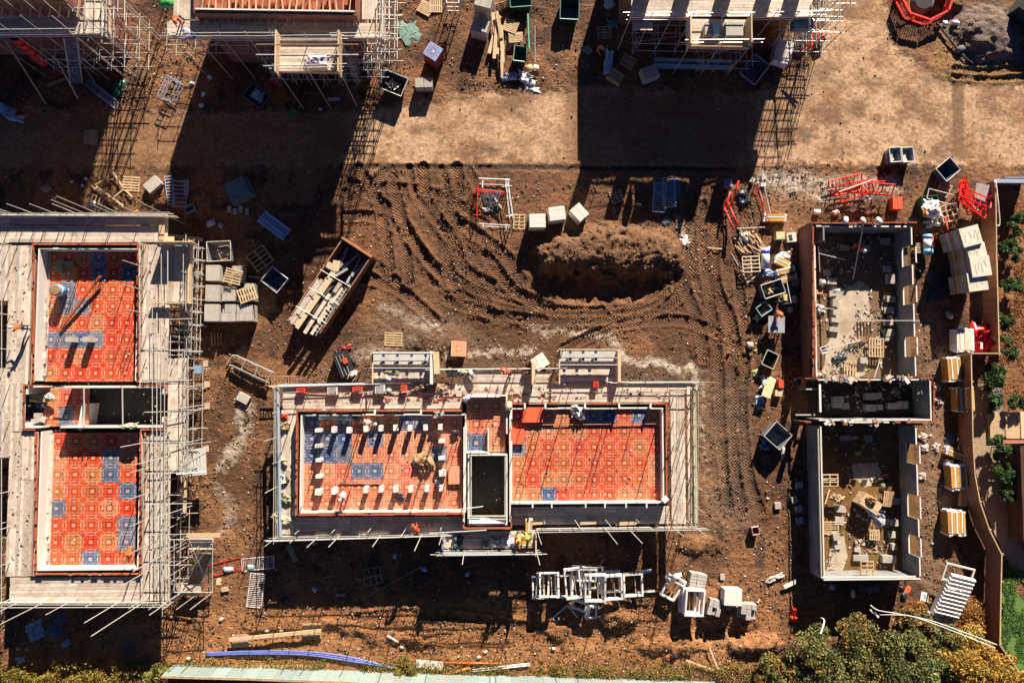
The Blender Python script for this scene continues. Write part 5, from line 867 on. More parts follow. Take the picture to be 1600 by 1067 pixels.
# right strip beside the mud track
for k, (a, b, c, d, z0, z1) in enumerate(((1154, 283, 1143, 322, 1.4, .2), (1131, 322, 1146, 358, .2, 1.0), (1137, 315, 1153, 352, .2, 1.2), (1141, 300, 1131, 330, .6, .2), (1130, 326, 1136, 333, .2, .8))): pipe('%s red pole of the jumble at the head of the mud track' % ('longest', 'lower left', 'middle', 'short upper', 'shortest')[k], ((a, b, z0), (c, d, z1)), .08, paint, 'red_pole', 'pole', 'red poles at the mud track', (.85, .04, .02))
barrier('red barrier leaning on the white one at the head of the mud track', 1188, 322, -72, (.8, .03, .02), h=1.0, w=3.0, n=2, tilt=10); barrier('white barrier frame standing at the head of the mud track', 1190, 312, -78, h=1.0, w=3.6, n=2); plank('grey rail lying below the red poles', 1152, 357, 1195, 355, .4, w=.08, m=steel, name='loose_pole', cat='pole', group='loose poles')
cloth('dark plastic heap between the red poles', 1160, 310, 1.3, 1.6, 20, (.05, .06, .08), .5); cloth('blue plastic heap above the red poles', 1137, 288, .9, .9, 0, (.15, .2, .3), .3)
for k, (x, y, rz) in enumerate(((1174, 283, 60), (1192, 279, 0), (1191, 290, 0))): pack('loose pale block at the head of the mud track, %s' % ('left tilted', 'upper right grey', 'lower right white')[k], x, y, rz, .42, .3, .3, 1, 1, 1, lconc if k != 1 else conc, pal=False, name='block', cat='concrete block', group='single blocks at the track head')
insul('long yellow and white insulation roll pack right of the barriers', 1208, 342, 90, .6, 1.5, .5, 3, group='insulation packs beside the right house'); pack('cream square carton beside the opened one', 1215, 370, 2, .68, .6, .6, 1, 1, 1, rough, pal=False, name='carton', cat='carton', group=None, col=(.62, .54, .30)); t = pack('opened white carton with two brown holes', 1234, 372, 5, .75, .75, .35, 1, 1, 1, rough, pal=False, name='carton', cat='carton', group=None, col=(.68, .60, .55)); [box(t, 'hole', (-.12+.02*k, .1-k*.25, .36), (.28, .18, .03), dark) for k in range(2)]
t = thing('splintered_pallet_heap', 'heap of splintered pallet slats above the cream pallet at the mud track', 'broken pallet', P(1172, 382)); r = random.Random(9)
for k in range(34): box(t, 'broken_slat', (r.uniform(-1.1, 1.1), r.uniform(-.75, .75), .1+r.uniform(0, .4)), (r.uniform(.5, 1.3), .11, .03), oldw if k % 3 else pale, rot=(0, r.uniform(-.15, .15), r.uniform(-1.1, -.5)))
cloth('white sheet scrap on the splintered pallet heap', 1160, 372, .9, .8, 0, (.7, .68, .62), .4); crate_frame('bright cream open pallet with two columns of cells', 1173, 413, 3, z=.4, w=1.35, l=1.2, nx=2, ny=4, m=mat('cream_wood', (.68, .58, .44), .8, .1, 5)); pipe('thick white roll with blue bands beside the cream pallet', ((1196, 388, .5), (1196, 420, .5)), .32, plast, 'sheet_roll', 'roll', None, (.72, .76, .85), 14); pipe('blue band round the thick white roll', ((1196, 391, .5), (1196, 397, .5)), .33, plast, 'roll_band', 'roll band', None, (.05, .07, .45), 14)
cloth('white and blue bags below the thick roll', 1200, 426, 1.1, .7, 0, (.45, .5, .75), .4); cloth('white polythene piled above the yellow insulation', 1223, 401, 1.2, .9, 0, (.75, .75, .75), .4)
insul('open yellow insulation pack, uppermost of three below the cartons', 1220, 411, 65, .6, .95, .4, 3, group='insulation packs beside the right house'); insul('white-wrapped yellow insulation pack, middle of three below the cartons', 1224, 424, 105, .5, 1.2, .5, 2, group='insulation packs beside the right house'); insul('orange-yellow insulation pack, lowest of three below the cartons', 1228, 436, 103, .5, 1.2, .4, 3, group='insulation packs beside the right house')
skip('steel-blue skip heaped with brown timber offcuts beside the mud track', 1200, 454, 18, 1.7, 1.1, 1.0, (.10, .14, .19), (.6, .6, .6), fill=14, fillm=pale, seed=6, taper=.9); barrier('thin white hurdle standing beside the steel-blue skip', 1216, 453, -80, h=.9, w=2.4, n=2, tilt=-30)
plank('grey pole lying left of the steel-blue skip', 1143, 396, 1168, 440, .2, w=.08, m=steel, name='loose_pole', cat='pole', group='loose poles'); plank('grey pole crossing below the cream pallet', 1167, 442, 1188, 426, .2, w=.08, m=steel, name='loose_pole', cat='pole', group='loose poles')
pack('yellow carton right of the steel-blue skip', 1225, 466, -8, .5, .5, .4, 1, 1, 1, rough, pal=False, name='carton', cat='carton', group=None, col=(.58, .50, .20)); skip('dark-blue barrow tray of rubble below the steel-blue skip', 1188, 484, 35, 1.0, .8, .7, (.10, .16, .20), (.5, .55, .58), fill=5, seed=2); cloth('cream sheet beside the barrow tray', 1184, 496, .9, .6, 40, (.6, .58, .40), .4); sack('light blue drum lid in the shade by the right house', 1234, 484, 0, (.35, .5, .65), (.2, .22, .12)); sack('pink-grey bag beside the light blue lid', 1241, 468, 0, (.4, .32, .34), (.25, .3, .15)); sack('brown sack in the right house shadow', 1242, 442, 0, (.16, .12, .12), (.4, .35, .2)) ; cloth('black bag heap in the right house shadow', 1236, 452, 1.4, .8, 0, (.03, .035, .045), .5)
t = thing('mixing_table', 'square grey sheet table with an orange coat on it beside the right house shadow', 'table', P(1207, 508), -2); box(t, 'top', (0, 0, .8), (1.3, 1.3, .05), rough, col=(.30, .32, .36))
for a in (-.55, .55):
    for b in (-.55, .55): tube(t, 'leg', (a, b, 0), (a, b, .78), .05, rust)
sack('grey block below the table at the mud edge', 1171, 540, 0, (.42, .38, .34), (.28, .28, .2), m=rough); skip('round-cornered tub with a thick white rim', 1199, 562, -25, 1.0, 1.2, .6, (.05, .05, .05), (.66, .60, .52), taper=.85); cloth('olive sheets beside the white-rimmed tub', 1183, 584, 1.0, .7, 20, (.22, .25, .12), .3); cloth('white and blue tarpaulin heap below the olive sheets', 1197, 600, 1.2, 1.5, -20, (.72, .72, .75), .5); plank('yellow boards on the white and blue tarpaulin', 1206, 592, 1196, 620, .7, w=.7, m=rough, col=(.72, .60, .35)); cloth('clear blue sheet below the yellow boards', 1189, 626, 1.0, .8, 0, (.3, .42, .62), .3)
pack('bright orange crate beside the yellow boards', 1217, 600, 0, .38, .6, .5, 1, 1, 1, paint, pal=False, name='crate', cat='crate', group=None, col=(.8, .09, .03)); pack('cream box below the orange crate', 1214, 614, -8, .6, .5, .4, 2, 1, 1, rough, pal=False, name='carton', cat='carton', group=None, col=(.6, .5, .34)); pack('grey lid-like block at the mud edge left of the cream box', 1187, 637, 0, .5, .3, .25, 1, 1, 1, conc, pal=False, name='block', cat='concrete block', group=None)
skip('big grey-rimmed skip with a sunlit white wall below the tarpaulins', 1207, 679, -42, 1.6, 1.5, 1.1, (.16, .18, .21), (.55, .53, .5), taper=.9); sack('round grey slab right of the big skip', 1223, 707, 0, (.3, .3, .3), (.18, .42, .08), m=rough); cloth('blue-grey sheet under the big skip corner', 1195, 693, .9, 1.0, 0, (.12, .18, .25), .4)
t = thing('cement_mixer', 'black cement mixer in the shade beside the right house entrance', 'cement mixer', P(1237, 598), 20); b = MB(); b.tube((0, 0, .7), (.35, 0, 1.2), .34, 14, r2=.2); b.obj('drum', [rough], t, True, col=(.03, .03, .035))
for s in (-.3, .3): tube(t, 'leg', (s, -.4, 0), (0, 0, .8), .04, rust); tube(t, 'leg', (s, .4, 0), (0, 0, .8), .04, rust)
for k, (x, y) in enumerate(((1247, 757), (1214, 789), (1247, 794), (1248, 813), (1240, 780))): pack('small weathered block on the mud left of the right house, %s' % ('topmost', 'leftmost', 'third down', 'lowest', 'beside the third')[k], x, y, 4*k, .5, .5, .3, 1, 1, 1, conc, pal=False, name='block', cat='concrete block', group='weathered blocks left of the right house')
plank('white block bar lying at the lower left of the right house', 1225, 917, 1244, 908, .3, w=.3, m=lconc); cloth('row of white crumbled mortar left of the white bar', 1212, 902, 1.6, .5, 20, (.5, .45, .4), .25, m=rough); cloth('bright red-orange tarpaulin strip at the edge of the right house shadow', 1239, 960, .6, 1.4, -12, (.75, .05, .02), .5); t = skip('small red and blue meter box on the mud right of the centre house', 1177, 827, 10, .55, .6, .5, (.35, .10, .08), (.4, .4, .45), taper=.95)

# right of the right house
for k, (x, y, rz, tl) in enumerate(((1320, 290, 14, -60), (1330, 297, 10, -50), (1350, 297, 2, -55), (1365, 300, -4, -60), (1340, 304, 20, -70))): barrier('red barrier in the jumble above the right house, %s' % ('leftmost', 'second', 'middle', 'rightmost', 'lowest')[k], x, y+6, rz, (.80, .03, .02), h=1.0, w=2.8, n=8, tilt=tl, z=.1+.18*k, group='red barriers above the right house', r=.055)
barrier('dark silver hurdle lying above the red barrier jumble', 1312, 285, 8, (.35, .32, .28), True, w=2.2, h=1.0, n=18, z=.35); pack('short stack of orange-red deck panels above the right house', 1396, 320, 0, .8, 1.0, .6, 4, 1, 1, paint, pal=False, name='panel_stack', cat='panel stack', group=None, col=(.75, .10, .04)); cloth('white plastic on the red barrier jumble', 1352, 309, 1.3, .5, 0, (.75, .7, .7), .5, z=.5)
for k, (x, y) in enumerate(((1275, 332), (1305, 333), (1332, 327), (1355, 330), (1320, 345), (1347, 346), (1372, 346))): sack('small pale bag along the top of the right house, %s' % ('first from the corner', 'second', 'third', 'fourth', 'on the wall near the prop', 'on the wall second', 'on the wall third')[k], x, y, 20*k, (.7, .45, .4) if k % 2 else (.75, .72, .7), (.28, .2, .14), z=2.2 if k > 3 else None, group='small bags along the right house')
skip('dark green skip under white sacks right of the right house', 1443, 326, 3, 1.3, 1.6, .9, (.01, .10, .06), (.03, .14, .1), taper=.9); cloth('white sacks piled on the dark green skip', 1455, 325, 1.7, 1.6, 0, (.78, .76, .74), .7, z=.8); cloth('crumpled clear sheeting beside the white sacks', 1456, 348, 1.6, .8, 10, (.5, .52, .52), .5); cloth('orange rag on the white sacks', 1444, 333, .4, .7, 0, (.8, .3, .05), .3, z=1.3)
barrier('white hurdle lying crosswise above the sacks', 1470, 308, -14, flat=True, w=2.2, h=.8, n=0, z=.9); crate_frame('tan open pallet frame right of the white sacks', 1483, 333, 14, z=.8, w=1.35, l=1.3, nx=3, ny=3); pallet('leaning pallet in shade under the tilted skip', 1474, 296, 60, m=oldw, n=6)
for k in range(7): barrier('red barrier frame in the dense red stack by the fence corner, %s' % ('first', 'second', 'third', 'fourth', 'fifth', 'sixth', 'seventh')[k], 1508+k*3, 300+(k % 3)*7, 80+k*13, (.82, .02, .015), h=1.0, w=2.0+.1*k, n=5, tilt=-50-4*k, z=.3+.17*k, group='red barriers at the fence corner', r=.055)
plank('grey plastic hoarding sheet leaning at the fence corner', 1538, 288, 1532, 330, 1.2, 1.1, w=1.3, th=.05, m=rough, col=(.34, .30, .30))
pipe('white drum with light blue ends right of the right house', ((1449, 372, .5), (1450, 392, .5)), .33, plast, 'drum', 'drum', None, (.65, .68, .7), 14); pipe('upper light blue band of the white drum', ((1449, 367, .5), (1449, 374, .5)), .35, plast, 'drum_band', 'drum band', None, (.2, .42, .68), 14); pipe('lower light blue band of the white drum', ((1450, 390, .5), (1450, 398, .5)), .37, plast, 'drum_band', 'drum band', None, (.2, .42, .68), 14)
pallet('grey pallet block against the right house wall by the white drum', 1437, 388, 0, z=.2, m=oldw, n=5, w=.7, l=.8)
pipe('thin red post between white sacks and big packs', ((1456, 365, .2), (1460, 385, 1.2)), .06, paint, 'red_pole', 'pole', None, (.7, .03, .02)); pipe('red post leaning over the top big pack', ((1477, 340, 1.6), (1481, 360, 2.4)), .06, paint, 'red_pole', 'pole', None, (.7, .03, .02))
for k, (x, y, rz, w, l, h) in enumerate(((1482, 379, 15, 1.5, 1.45, 2.5), (1494, 402, 12, 1.4, 1.25, 2.3), (1498, 424, 8, 1.5, 1.5, 2.4), (1496, 446, 7, 1.5, 1.4, 2.2))):
    t = thing('board_bundle', '%s of four bulky bundles of wrapped boards beside the fence' % ('top', 'second', 'third', 'bottom')[k], 'board bundle', P(x, y, .1), rz, 'bulky wrapped bundles by the fence'); n = 12; r = random.Random(k)
    for j in range(n): box(t, 'sheet_board', (r.uniform(-.02, .02), 0, .1+(j+.5)*h/n), (w, l, h/n-.015), rough, col=r.choice([(.34, .22, .16), (.55, .42, .30), (.42, .34, .32), (.62, .34, .10), (.5, .45, .42)]))
    box(t, 'top_wrap', (.0, 0, .11+h), (w+.03, l+.03, .05), plast, col=(.68, .62, .52))
    for j in range(5): box(t, 'wrap_fold', (rnd.uniform(-.45, .45)*w, rnd.uniform(-.2, .2)*l, .145+h), (.05, l*rnd.uniform(.3, .6), .02), plast, rnd.uniform(-.5, .5), col=(.66, .58, .48))
    box(t, 'side_wrap', (w/2+.03, 0, .1+h/2), (.04, l, h), plast, col=(.74, .70, .66))
cloth('black polythene heap in the shade left of the big bundles', 1462, 450, 1.8, 2.6, -10, (.02, .025, .035), .5); sack('small white bag in the shade below the black polythene', 1484, 494, 0, (.5, .5, .5), (.25, .18, .12)); sack('small olive bag beside the white bag', 1481, 489, 0, (.3, .33, .18), (.15, .15, .1))
insul('white-topped insulation pack in front of the red tarpaulin', 1497, 533, 0, 1.4, 1.5, .9, 7, wrap=(.8, .8, .8), cols=((.75, .70, .6), (.7, .4, .1), (.78, .76, .72))); cloth('deep red tarpaulin stack in the fence recess', 1531, 530, 2.0, 3.3, 0, (.62, .01, .015), 1.6, n=20)
pack('white label block on the deep red tarpaulin', 1533, 540, 0, .18, .5, .06, 1, 2, 1, white, pal=False, z=1.6, name='label_board', cat='label board', group=None)
insul('upright yellow insulation pack below the fence recess', 1480, 577, 3, 1.1, 1.6, .9, 5); insul('narrow yellow insulation pack leaning on the upright one', 1493, 575, -8, .5, 1.7, .6, 2); insul('square orange-yellow insulation pack beside the fence', 1498, 624, 2, 1.4, 1.6, .8, 7); insul('tipped yellow insulation bag with a white flap', 1488, 707, 68, .7, 1.3, .5, 3); insul('yellow insulation pack in the middle of the fence row', 1487, 743, 2, 1.3, 1.6, .9, 6); insul('small flat yellow pair of slabs beside the curved fence', 1503, 775, -8, .6, 1.3, .3, 2, wrap=(.3, .4, .5)); insul('lowest yellow insulation pack, standing in full sun', 1482, 813, 0, 1.4, 1.6, .95, 7)
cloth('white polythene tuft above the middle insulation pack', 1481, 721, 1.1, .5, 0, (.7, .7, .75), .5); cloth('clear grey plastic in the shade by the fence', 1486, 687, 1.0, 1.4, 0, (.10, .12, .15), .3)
for k, (x, y) in enumerate(((1465, 606), (1467, 627), (1442, 683), (1443, 700), (1440, 646), (1462, 698), (1441, 744))): cloth('pinkish rag and brick scrap along the right house wall, %s' % ('near the hall corner', 'beside the hall wall', 'upper of the middle two', 'lower of the middle two', 'below the hall', 'by the shade edge', 'lower wall')[k], x, y, .7, .8, k*30, (.55, .42, .40), .3, m=rough, name='scrap_heap', cat='scrap heap', group='scraps along the right house')
for k in range(11): former('white window former in the slanted row at the lower right, number %s from the top' % ('one', 'two', 'three', 'four', 'five', 'six', 'seven', 'eight', 'nine', 'ten', 'eleven')[k], 1497-k*2.6, 912+k*5.6, -14, 1.0-.04*k, 1.9, 1.45, (34, 0), .30, .09, 'slanted row of window formers', brace=True)
former('large flat white window former at the head of the slanted row', 1497, 897, -14, 1.2, 2.3, 1.3, (10, 0), .1, .12, 'slanted row of window formers', brace=False); former('single white former tipped left of the slanted row', 1436, 954, -34, .4, 1.2, .8, (40, 0), .12, .1, None)
t = thing('sign_board', 'small white board with a black 3 on the ground', 'sign', P(1444, 932), 80); box(t, 'board', (0, 0, .05), (.72, .62, .04), white)
fc = bpy.data.curves.new('digit', 'FONT'); fc.body = '3'; fc.size = .5; fc.align_x = 'CENTER'; fc.align_y = 'CENTER'; fc.extrude = .004; fc.materials.append(dark); _fo = bpy.data.objects.new('tmp', fc); C.objects.link(_fo); fo = bpy.data.objects.new('digit_mark', bpy.data.meshes.new_from_object(_fo.evaluated_get(bpy.context.evaluated_depsgraph_get()))); bpy.data.objects.remove(_fo); C.objects.link(fo); fo.parent = t; fo.location = (0, 0, .075); fo.rotation_euler = (0, 0, R(-80))
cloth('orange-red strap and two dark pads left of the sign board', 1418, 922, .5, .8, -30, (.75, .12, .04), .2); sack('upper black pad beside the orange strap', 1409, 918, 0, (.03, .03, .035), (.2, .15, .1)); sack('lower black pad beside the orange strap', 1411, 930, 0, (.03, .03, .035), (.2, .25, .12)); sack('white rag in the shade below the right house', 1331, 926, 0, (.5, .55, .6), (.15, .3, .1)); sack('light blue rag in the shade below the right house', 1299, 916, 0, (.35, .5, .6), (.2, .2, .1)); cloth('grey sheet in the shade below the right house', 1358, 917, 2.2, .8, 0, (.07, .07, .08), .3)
pipe('white tube lying across the yellow tree, upper', ((1360, 945, 2.2), (1372, 953, 2.4), (1400, 958, 3.0), (1450, 968, 4.0), (1500, 985, 4.4), (1558, 1007, 4.4)), .03, white, 'cable_tube', 'cable', 'pale tubes across the trees'); pipe('white tube lying across the yellow tree, lower', ((1374, 960, 2.2), (1420, 962, 3.2), (1470, 978, 4.0), (1555, 1012, 4.2)), .025, white, 'cable_tube', 'cable', 'pale tubes across the trees'); plank('short pale post at the left end of the tubes', 1360, 952, 1373, 964, 2.2, w=.14, m=lconc)
pipe('bent pale stick rising out of the left tree', ((1283, 965, 2.5), (1288, 970, 3.5), (1282, 990, 4)), .05, white, 'stick', 'stick', None)
# heap of white window formers below the centre house
FR = [(841, 917, 2, .5, .95, 1.6, 4, 3, 'leftmost small'), (848, 914, -3, .8, 1.0, 1.7, -8, 0, 'second from the left, narrow'), (858, 913, 0, 1.2, 1.5, 1.7, -10, 0, 'third from the left, thick-headed'), (880, 915, 2, .6, 1.3, 1.55, -6, 4, 'fourth, with brown braces'), (895, 911, 6, 1.3, 1.2, 2.2, 6, 0, 'tall leaning one in the middle'), (908, 908, -4, 1.0, 1.5, 2.2, -5, 8, 'tall one behind the middle'), (916, 897, -2, .9, 1.6, 1.0, 20, 0, 'bluish one at the back of the middle'), (930, 918, 0, 1.4, 1.6, 2.0, 8, 0, 'frontmost broad one'), (925, 902, 0, .6, 1.7, 1.6, 0, 0, 'behind the frontmost'), (956, 917, 3, 1.1, 1.6, 1.8, 7, 0, 'second broad one from the right'), (952, 908, 3, .5, 1.7, 1.5, 0, 0, 'lower one behind it'), (989, 913, 3, .8, 1.5, 1.65, 5, 0, 'rightmost broad one'), (925, 955, -5, .3, .9, 1.0, 20, 30, 'small blue-shaded one below the heap'), (938, 950, 2, .3, .8, 1.2, 10, 0, 'thin one beside the small blue-shaded one'), (905, 945, -20, .3, 1.1, .6, 10, 0, 'half hidden one under the heap')]
for (x, y, rz, z, w, l, ta, tb, lab) in FR: former('white window former in the long heap, '+lab, x, y, rz, z, w, l, (ta, tb), .34, .12)
t = thing('broken_former', 'broken open-sided window former lying below the heap', 'window frame', P(885, 968, .1), 40, 'white window formers in the heap'); box(t, 'jamb', (-.7, .0, .05), (.08, 1.6, .1), white); box(t, 'head', (.05, .8, .05), (1.5, .08, .1), white); box(t, 'jamb', (.78, .2, .05), (.08, 1.2, .1), white)
plank('blue-white slat end sticking out right of the frame heap', 985, 897, 1018, 891, .9, w=.2, m=white); plank('white slat lying at the right foot of the frame heap', 996, 925, 1023, 923, .7, w=.12, m=white)
for (x, y, rz, z, w, l, ta, tb, lab) in ((1049, 920, -28, .7, 1.2, 1.4, 5, 0, 'leftmost of the small cluster'), (1056, 905, -28, .9, 1.6, .3, 10, 0, 'flat bar-like one at the top of the small cluster'), (1085, 941, -4, 1.2, 1.5, 1.9, 4, 4, 'frontmost of the small cluster'), (1080, 938, -3, .9, 1.4, 1.8, 4, 0, 'second of the small cluster'), (1074, 937, -2, .6, 1.3, 1.7, 0, 0, 'hindmost of the small cluster')): former('white window former, '+lab, x, y, rz, z, w, l, (ta, tb), .30, .12, 'white window formers, small cluster')
plank('white lid bar above the small frame cluster', 1048, 900, 1065, 897, .8, w=.3, m=white)
for k, (x, y, rz, w, h, nx, ny) in enumerate(((1083, 903, -10, 1.0, .8, 2, 5), (1092, 905, -14, .7, .6, 1, 5), (1110, 942, -15, 1.0, .5, 3, 2), (1136, 925, -3, 1.35, .9, 1, 1), (1163, 950, -6, 1.2, .8, 3, 3))): pack('concrete block pack by the rubble pit, %s' % ('toothed upper left', 'narrow beside the toothed one', 'collapsed middle', 'smooth square', 'stepped lower right')[k], x, y, rz, w, 1.2, h, nx, ny, 3, conc if k != 3 else lconc, miss=.35 if k in (2, 4) else 0, gap=.03 if k != 3 else .01, group='block packs by the rubble pit')
pack('lone small block above the smooth square pack', 1128, 900, 0, .35, .45, .2, 1, 1, 1, conc, pal=False, name='block', cat='concrete block', group=None); plank('thin rusty rod at the rubble pit, upper', 1183, 985, 1195, 1000, .4, w=.05, m=rust, group='rusty rods at the pit'); plank('thin rusty rod at the rubble pit, lower', 1192, 982, 1203, 996, .4, w=.05, m=rust, group='rusty rods at the pit')

# inside the right house
for k, (x, y, w, l, h) in enumerate(((1290, 427, .5, .5, .5), (1296, 440, .8, .5, .5), (1299, 460, .6, .5, .4), (1301, 474, .5, .6, .6), (1388, 437, .7, .75, .6), (1388, 468, .7, .5, .5), (1386, 485, .8, .5, .4), (1384, 504, .7, .5, .5), (1386, 520, .7, .6, .4), (1383, 530, .5, .3, .4), (1350, 389, .8, .5, .4), (1318, 388, .7, .4, .4), (1380, 378, .7, .5, .5), (1384, 421, .6, .5, .4), (1303, 500, .7, .4, .4), (1301, 515, .8, .4, .4), (1346, 565-2, .6, .5, .5), (1302, 487, .4, .6, .5))):
    pack('grey blocks, right house upper room, %s' % ('first by the left wall', 'second by the left wall', 'third by the left wall', 'fourth by the left wall', 'sunlit one by the right wall', 'lower sunlit one by the right wall', 'next below it', 'shaded one on the right', 'lowest right one', 'small one at the right', 'dark one behind the worker', 'dark one left of the worker', 'dark one near the top right', 'shaded one above the sunlit one', 'thin one on the left', 'thin lower one on the left', 'one under the pallet', 'one beside the thin ones')[k], x, y, rnd.uniform(-4, 4), w, l, h, 1+(w > .6), 1, 2, conc, pal=False, name='block_stack', cat='block stack', group='block stacks in the upper room of the right house')
pallet('upright-boarded pallet in the upper room of the right house', 1368, 543, 88, z=.4, n=6, w=1.5, l=1.2); pallet('broken pallet leaning on the hall wall of the right house', 1327, 577, 88, z=.3, n=5, w=1.3, l=1.0)
for k in range(5): plank('dark board standing against the pallet in the right house, %s' % ('first', 'second', 'third', 'fourth', 'fifth')[k], 1339+k*5, 502, 1340+k*5, 525, 1.2, .3, w=.14, m=oldw, group='dark boards in the right house')
cloth('black bags and blue bucket on the pale slab of the right house', 1310, 560, 1.6, .9, 40, (.04, .045, .06), .5); cloth('yellow sacks near the hall wall of the right house', 1352, 576, 1.2, .5, 0, (.62, .50, .25), .3); cloth('white cement dust heap in the upper room of the right house', 1283, 484, .8, .8, 0, (.7, .7, .7), .5); cloth('light blue sheet on the left block stack', 1306, 455, .6, .4, 0, (.45, .65, .7), .3, z=.5); cloth('olive-brown wet earth heap on the pale slab', 1324, 508, .9, 1.6, 0, (.22, .12, .05), .2, m=rough); cloth('clear polythene hanging over the hall wall', 1402, 608, 1.4, 1.0, 40, (.15, .17, .20), .4)
skip('white mixing tub on the upper wall of the right house', 1284, 547, 20, .5, .5, .4, (.6, .62, .65), (.7, .7, .7), z=.4); sack('white bucket by the left wall of the right house', 1283, 441, 0, (.75, .75, .75), (.25, .25, .2), z=.2)
for k, (x, y, w, l) in enumerate(((1356, 619, .9, .55), (1369, 618, .45, .5), (1356, 637, .9, .55), (1370, 636, .45, .45), (1405, 632, .9, .6), (1389, 634, .7, .5), (1317, 634, .6, .5), (1306, 628, .9, .9))): pack('block stack in the hall of the right house, %s' % ('upper left pair', 'upper right pair', 'lower left pair', 'lower right pair', 'right one', 'middle one', 'pale one', 'left heap')[k], x, y, rnd.uniform(-3, 3), w, l, .55, 2, 1, 2, conc, pal=False, name='block_stack', cat='block stack', group='block stacks in the hall of the right house')
for k, (x, y, w, l, h) in enumerate(((1353, 684, .5, .5, .6), (1318, 684, .7, .4, .4), (1334, 684, .5, .3, .2), (1310, 800-6, .7, .5, .5), (1308, 812, .7, .6, .5), (1303, 836, .5, .6, .5), (1307, 852, .5, .5, .3), (1337, 858, .5, .3, .4), (1335, 846, .2, .2, .4), (1342, 870, 1.2, .45, .4), (1384, 871, 1.1, .55, .6), (1394, 815, .5, .5, .5), (1391, 834, .5, .5, .4), (1393, 852, .4, .5, .5), (1399, 782, .5, .5, .4))):
    pack('grey blocks, right house lower room, %s' % ('bright one at the top', 'dark one left of it', 'low one between them', 'upper one on the left', 'second on the left', 'third on the left', 'pale low one on the left', 'small one near the bottom', 'tiny post-like one', 'toothed one beside the bottom pallet', 'long one near the bottom right', 'upper one on the right', 'second on the right', 'third on the right', 'one beside the shaded pallet')[k], x, y, rnd.uniform(-8, 8), w, l, h, 1+(w > .6), 1, 2, conc, pal=False, name='block_stack', cat='block stack', group='block stacks in the lower room of the right house')
pallet('upper pallet on the left wall of the lower room', 1296, 750, 0, z=1.6, n=4, w=1.3, l=.95, underside=True); pallet('lower pallet on the left wall of the lower room', 1297, 824, 0, z=1.6, n=6, w=1.3, l=.95, underside=True); crate_frame('pallet standing on the bottom wall of the right house', 1354, 889, 0, z=1.9, w=.95, l=1.2, nx=2, ny=4); pallet('shaded pallet near the right wall of the lower room', 1387, 779, 82, z=.4, n=6, w=1.2, l=.8, m=oldw); pallet('small pallet below the white polythene in the lower room', 1365, 835, 88, z=.3, n=5, w=.8, l=.8)
t = pack('large tilted board stack catching the sun in the lower room', 1349, 783, -34, 1.6, 1.0, 1.1, 1, 6, 3, pale, name='board_stack', cat='board stack', group=None); cloth('brown straw heap on the tilted board stack', 1361, 781, .9, .7, -30, (.5, .28, .12), .4, m=rough, z=1.15); cloth('white polythene bag heap below the tilted board stack', 1373, 807, 1.3, 2.2, 30, (.42, .45, .52), .6); cloth('white crumpled wrap beside the tilted stack', 1362, 796, 1.0, 1.1, 10, (.7, .7, .72), .4, z=.8)
cloth('brown sack heap by the left wall of the lower room', 1307, 778, 1.1, .8, -25, (.45, .30, .20), .5, m=rough, z=.5); sack('dark green tub in the lower room', 1379, 759, 0, (.16, .20, .10), (.3, .28, .2), m=rough); sack('upper olive bag in the shaded part of the lower room', 1348, 695, 20, (.20, .22, .08), (.25, .2, .15)); sack('lower olive bag in the shaded part of the lower room', 1340, 706, 0, (.22, .24, .08), (.35, .2, .15)); cloth('blue sheet at the hall wall of the lower room', 1366, 669, .8, .6, 0, (.08, .15, .32), .3); cloth('yellowish straw and rag heap at the shade edge of the lower room', 1341, 741, 1.3, .9, -30, (.5, .42, .22), .25, m=rough)
t = plank('prop timber lying by the left wall of the lower room', 1289, 787, 1296, 764, .3, w=.1)

# on the centre house deck
piers = [(501, 670), (525, 669), (548, 670), (574, 668), (597, 667), (620, 666), (642, 667), (666, 666), (689, 665), (501, 694), (501, 716), (502, 741), (501, 765), (691, 687), (691, 713), (692, 736), (690, 759), (525, 764), (574, 762), (597, 761), (620, 761), (643, 761), (668, 760)]
names = ['top row, first from the left', 'top row, second from the left', 'top row, third from the left', 'top row, fourth', 'top row, fifth and middle', 'top row, sixth', 'top row, seventh', 'top row, eighth', 'top row, last at the right', 'left column, second down', 'left column, third down', 'left column, fourth down', 'left column, bottom corner', 'right column, second down', 'right column, third down', 'right column, fourth down', 'right column, bottom corner', 'bottom row, second from the left', 'bottom row, third', 'bottom row, fourth', 'bottom row, fifth', 'bottom row, sixth', 'bottom row, seventh']
for k, ((x, y), nm) in enumerate(zip(piers, names)): pack('white block pier on the centre deck, %s' % nm, x, y+1, rnd.uniform(-4, 4), .44 if k in (0, 9, 10, 11, 12, 13, 14, 15) else .30, .24 if k in (0, 9, 10, 11, 13, 14) else .42, .82, 1, 1, 4, lconc, z=2.82, pal=False, name='block_pier', cat='block pier', group='white block piers on the centre deck')
cloth('brown hessian sheet heap on the centre deck', 662, 722, 1.6, 1.8, 30, (.36, .22, .12), .6, z=2.85, m=rough); insul('yellow and white insulation bags at the top wall of the centre deck', 525, 648, 88, .7, 1.6, .4, 3, z=2.85, group=None, cols=((.75, .66, .35), (.8, .75, .6), (.78, .5, .15))); sack('white bag beside the insulation bags on the centre deck', 505, 650, 0, (.75, .75, .75), (.25, .25, .2), z=2.85)
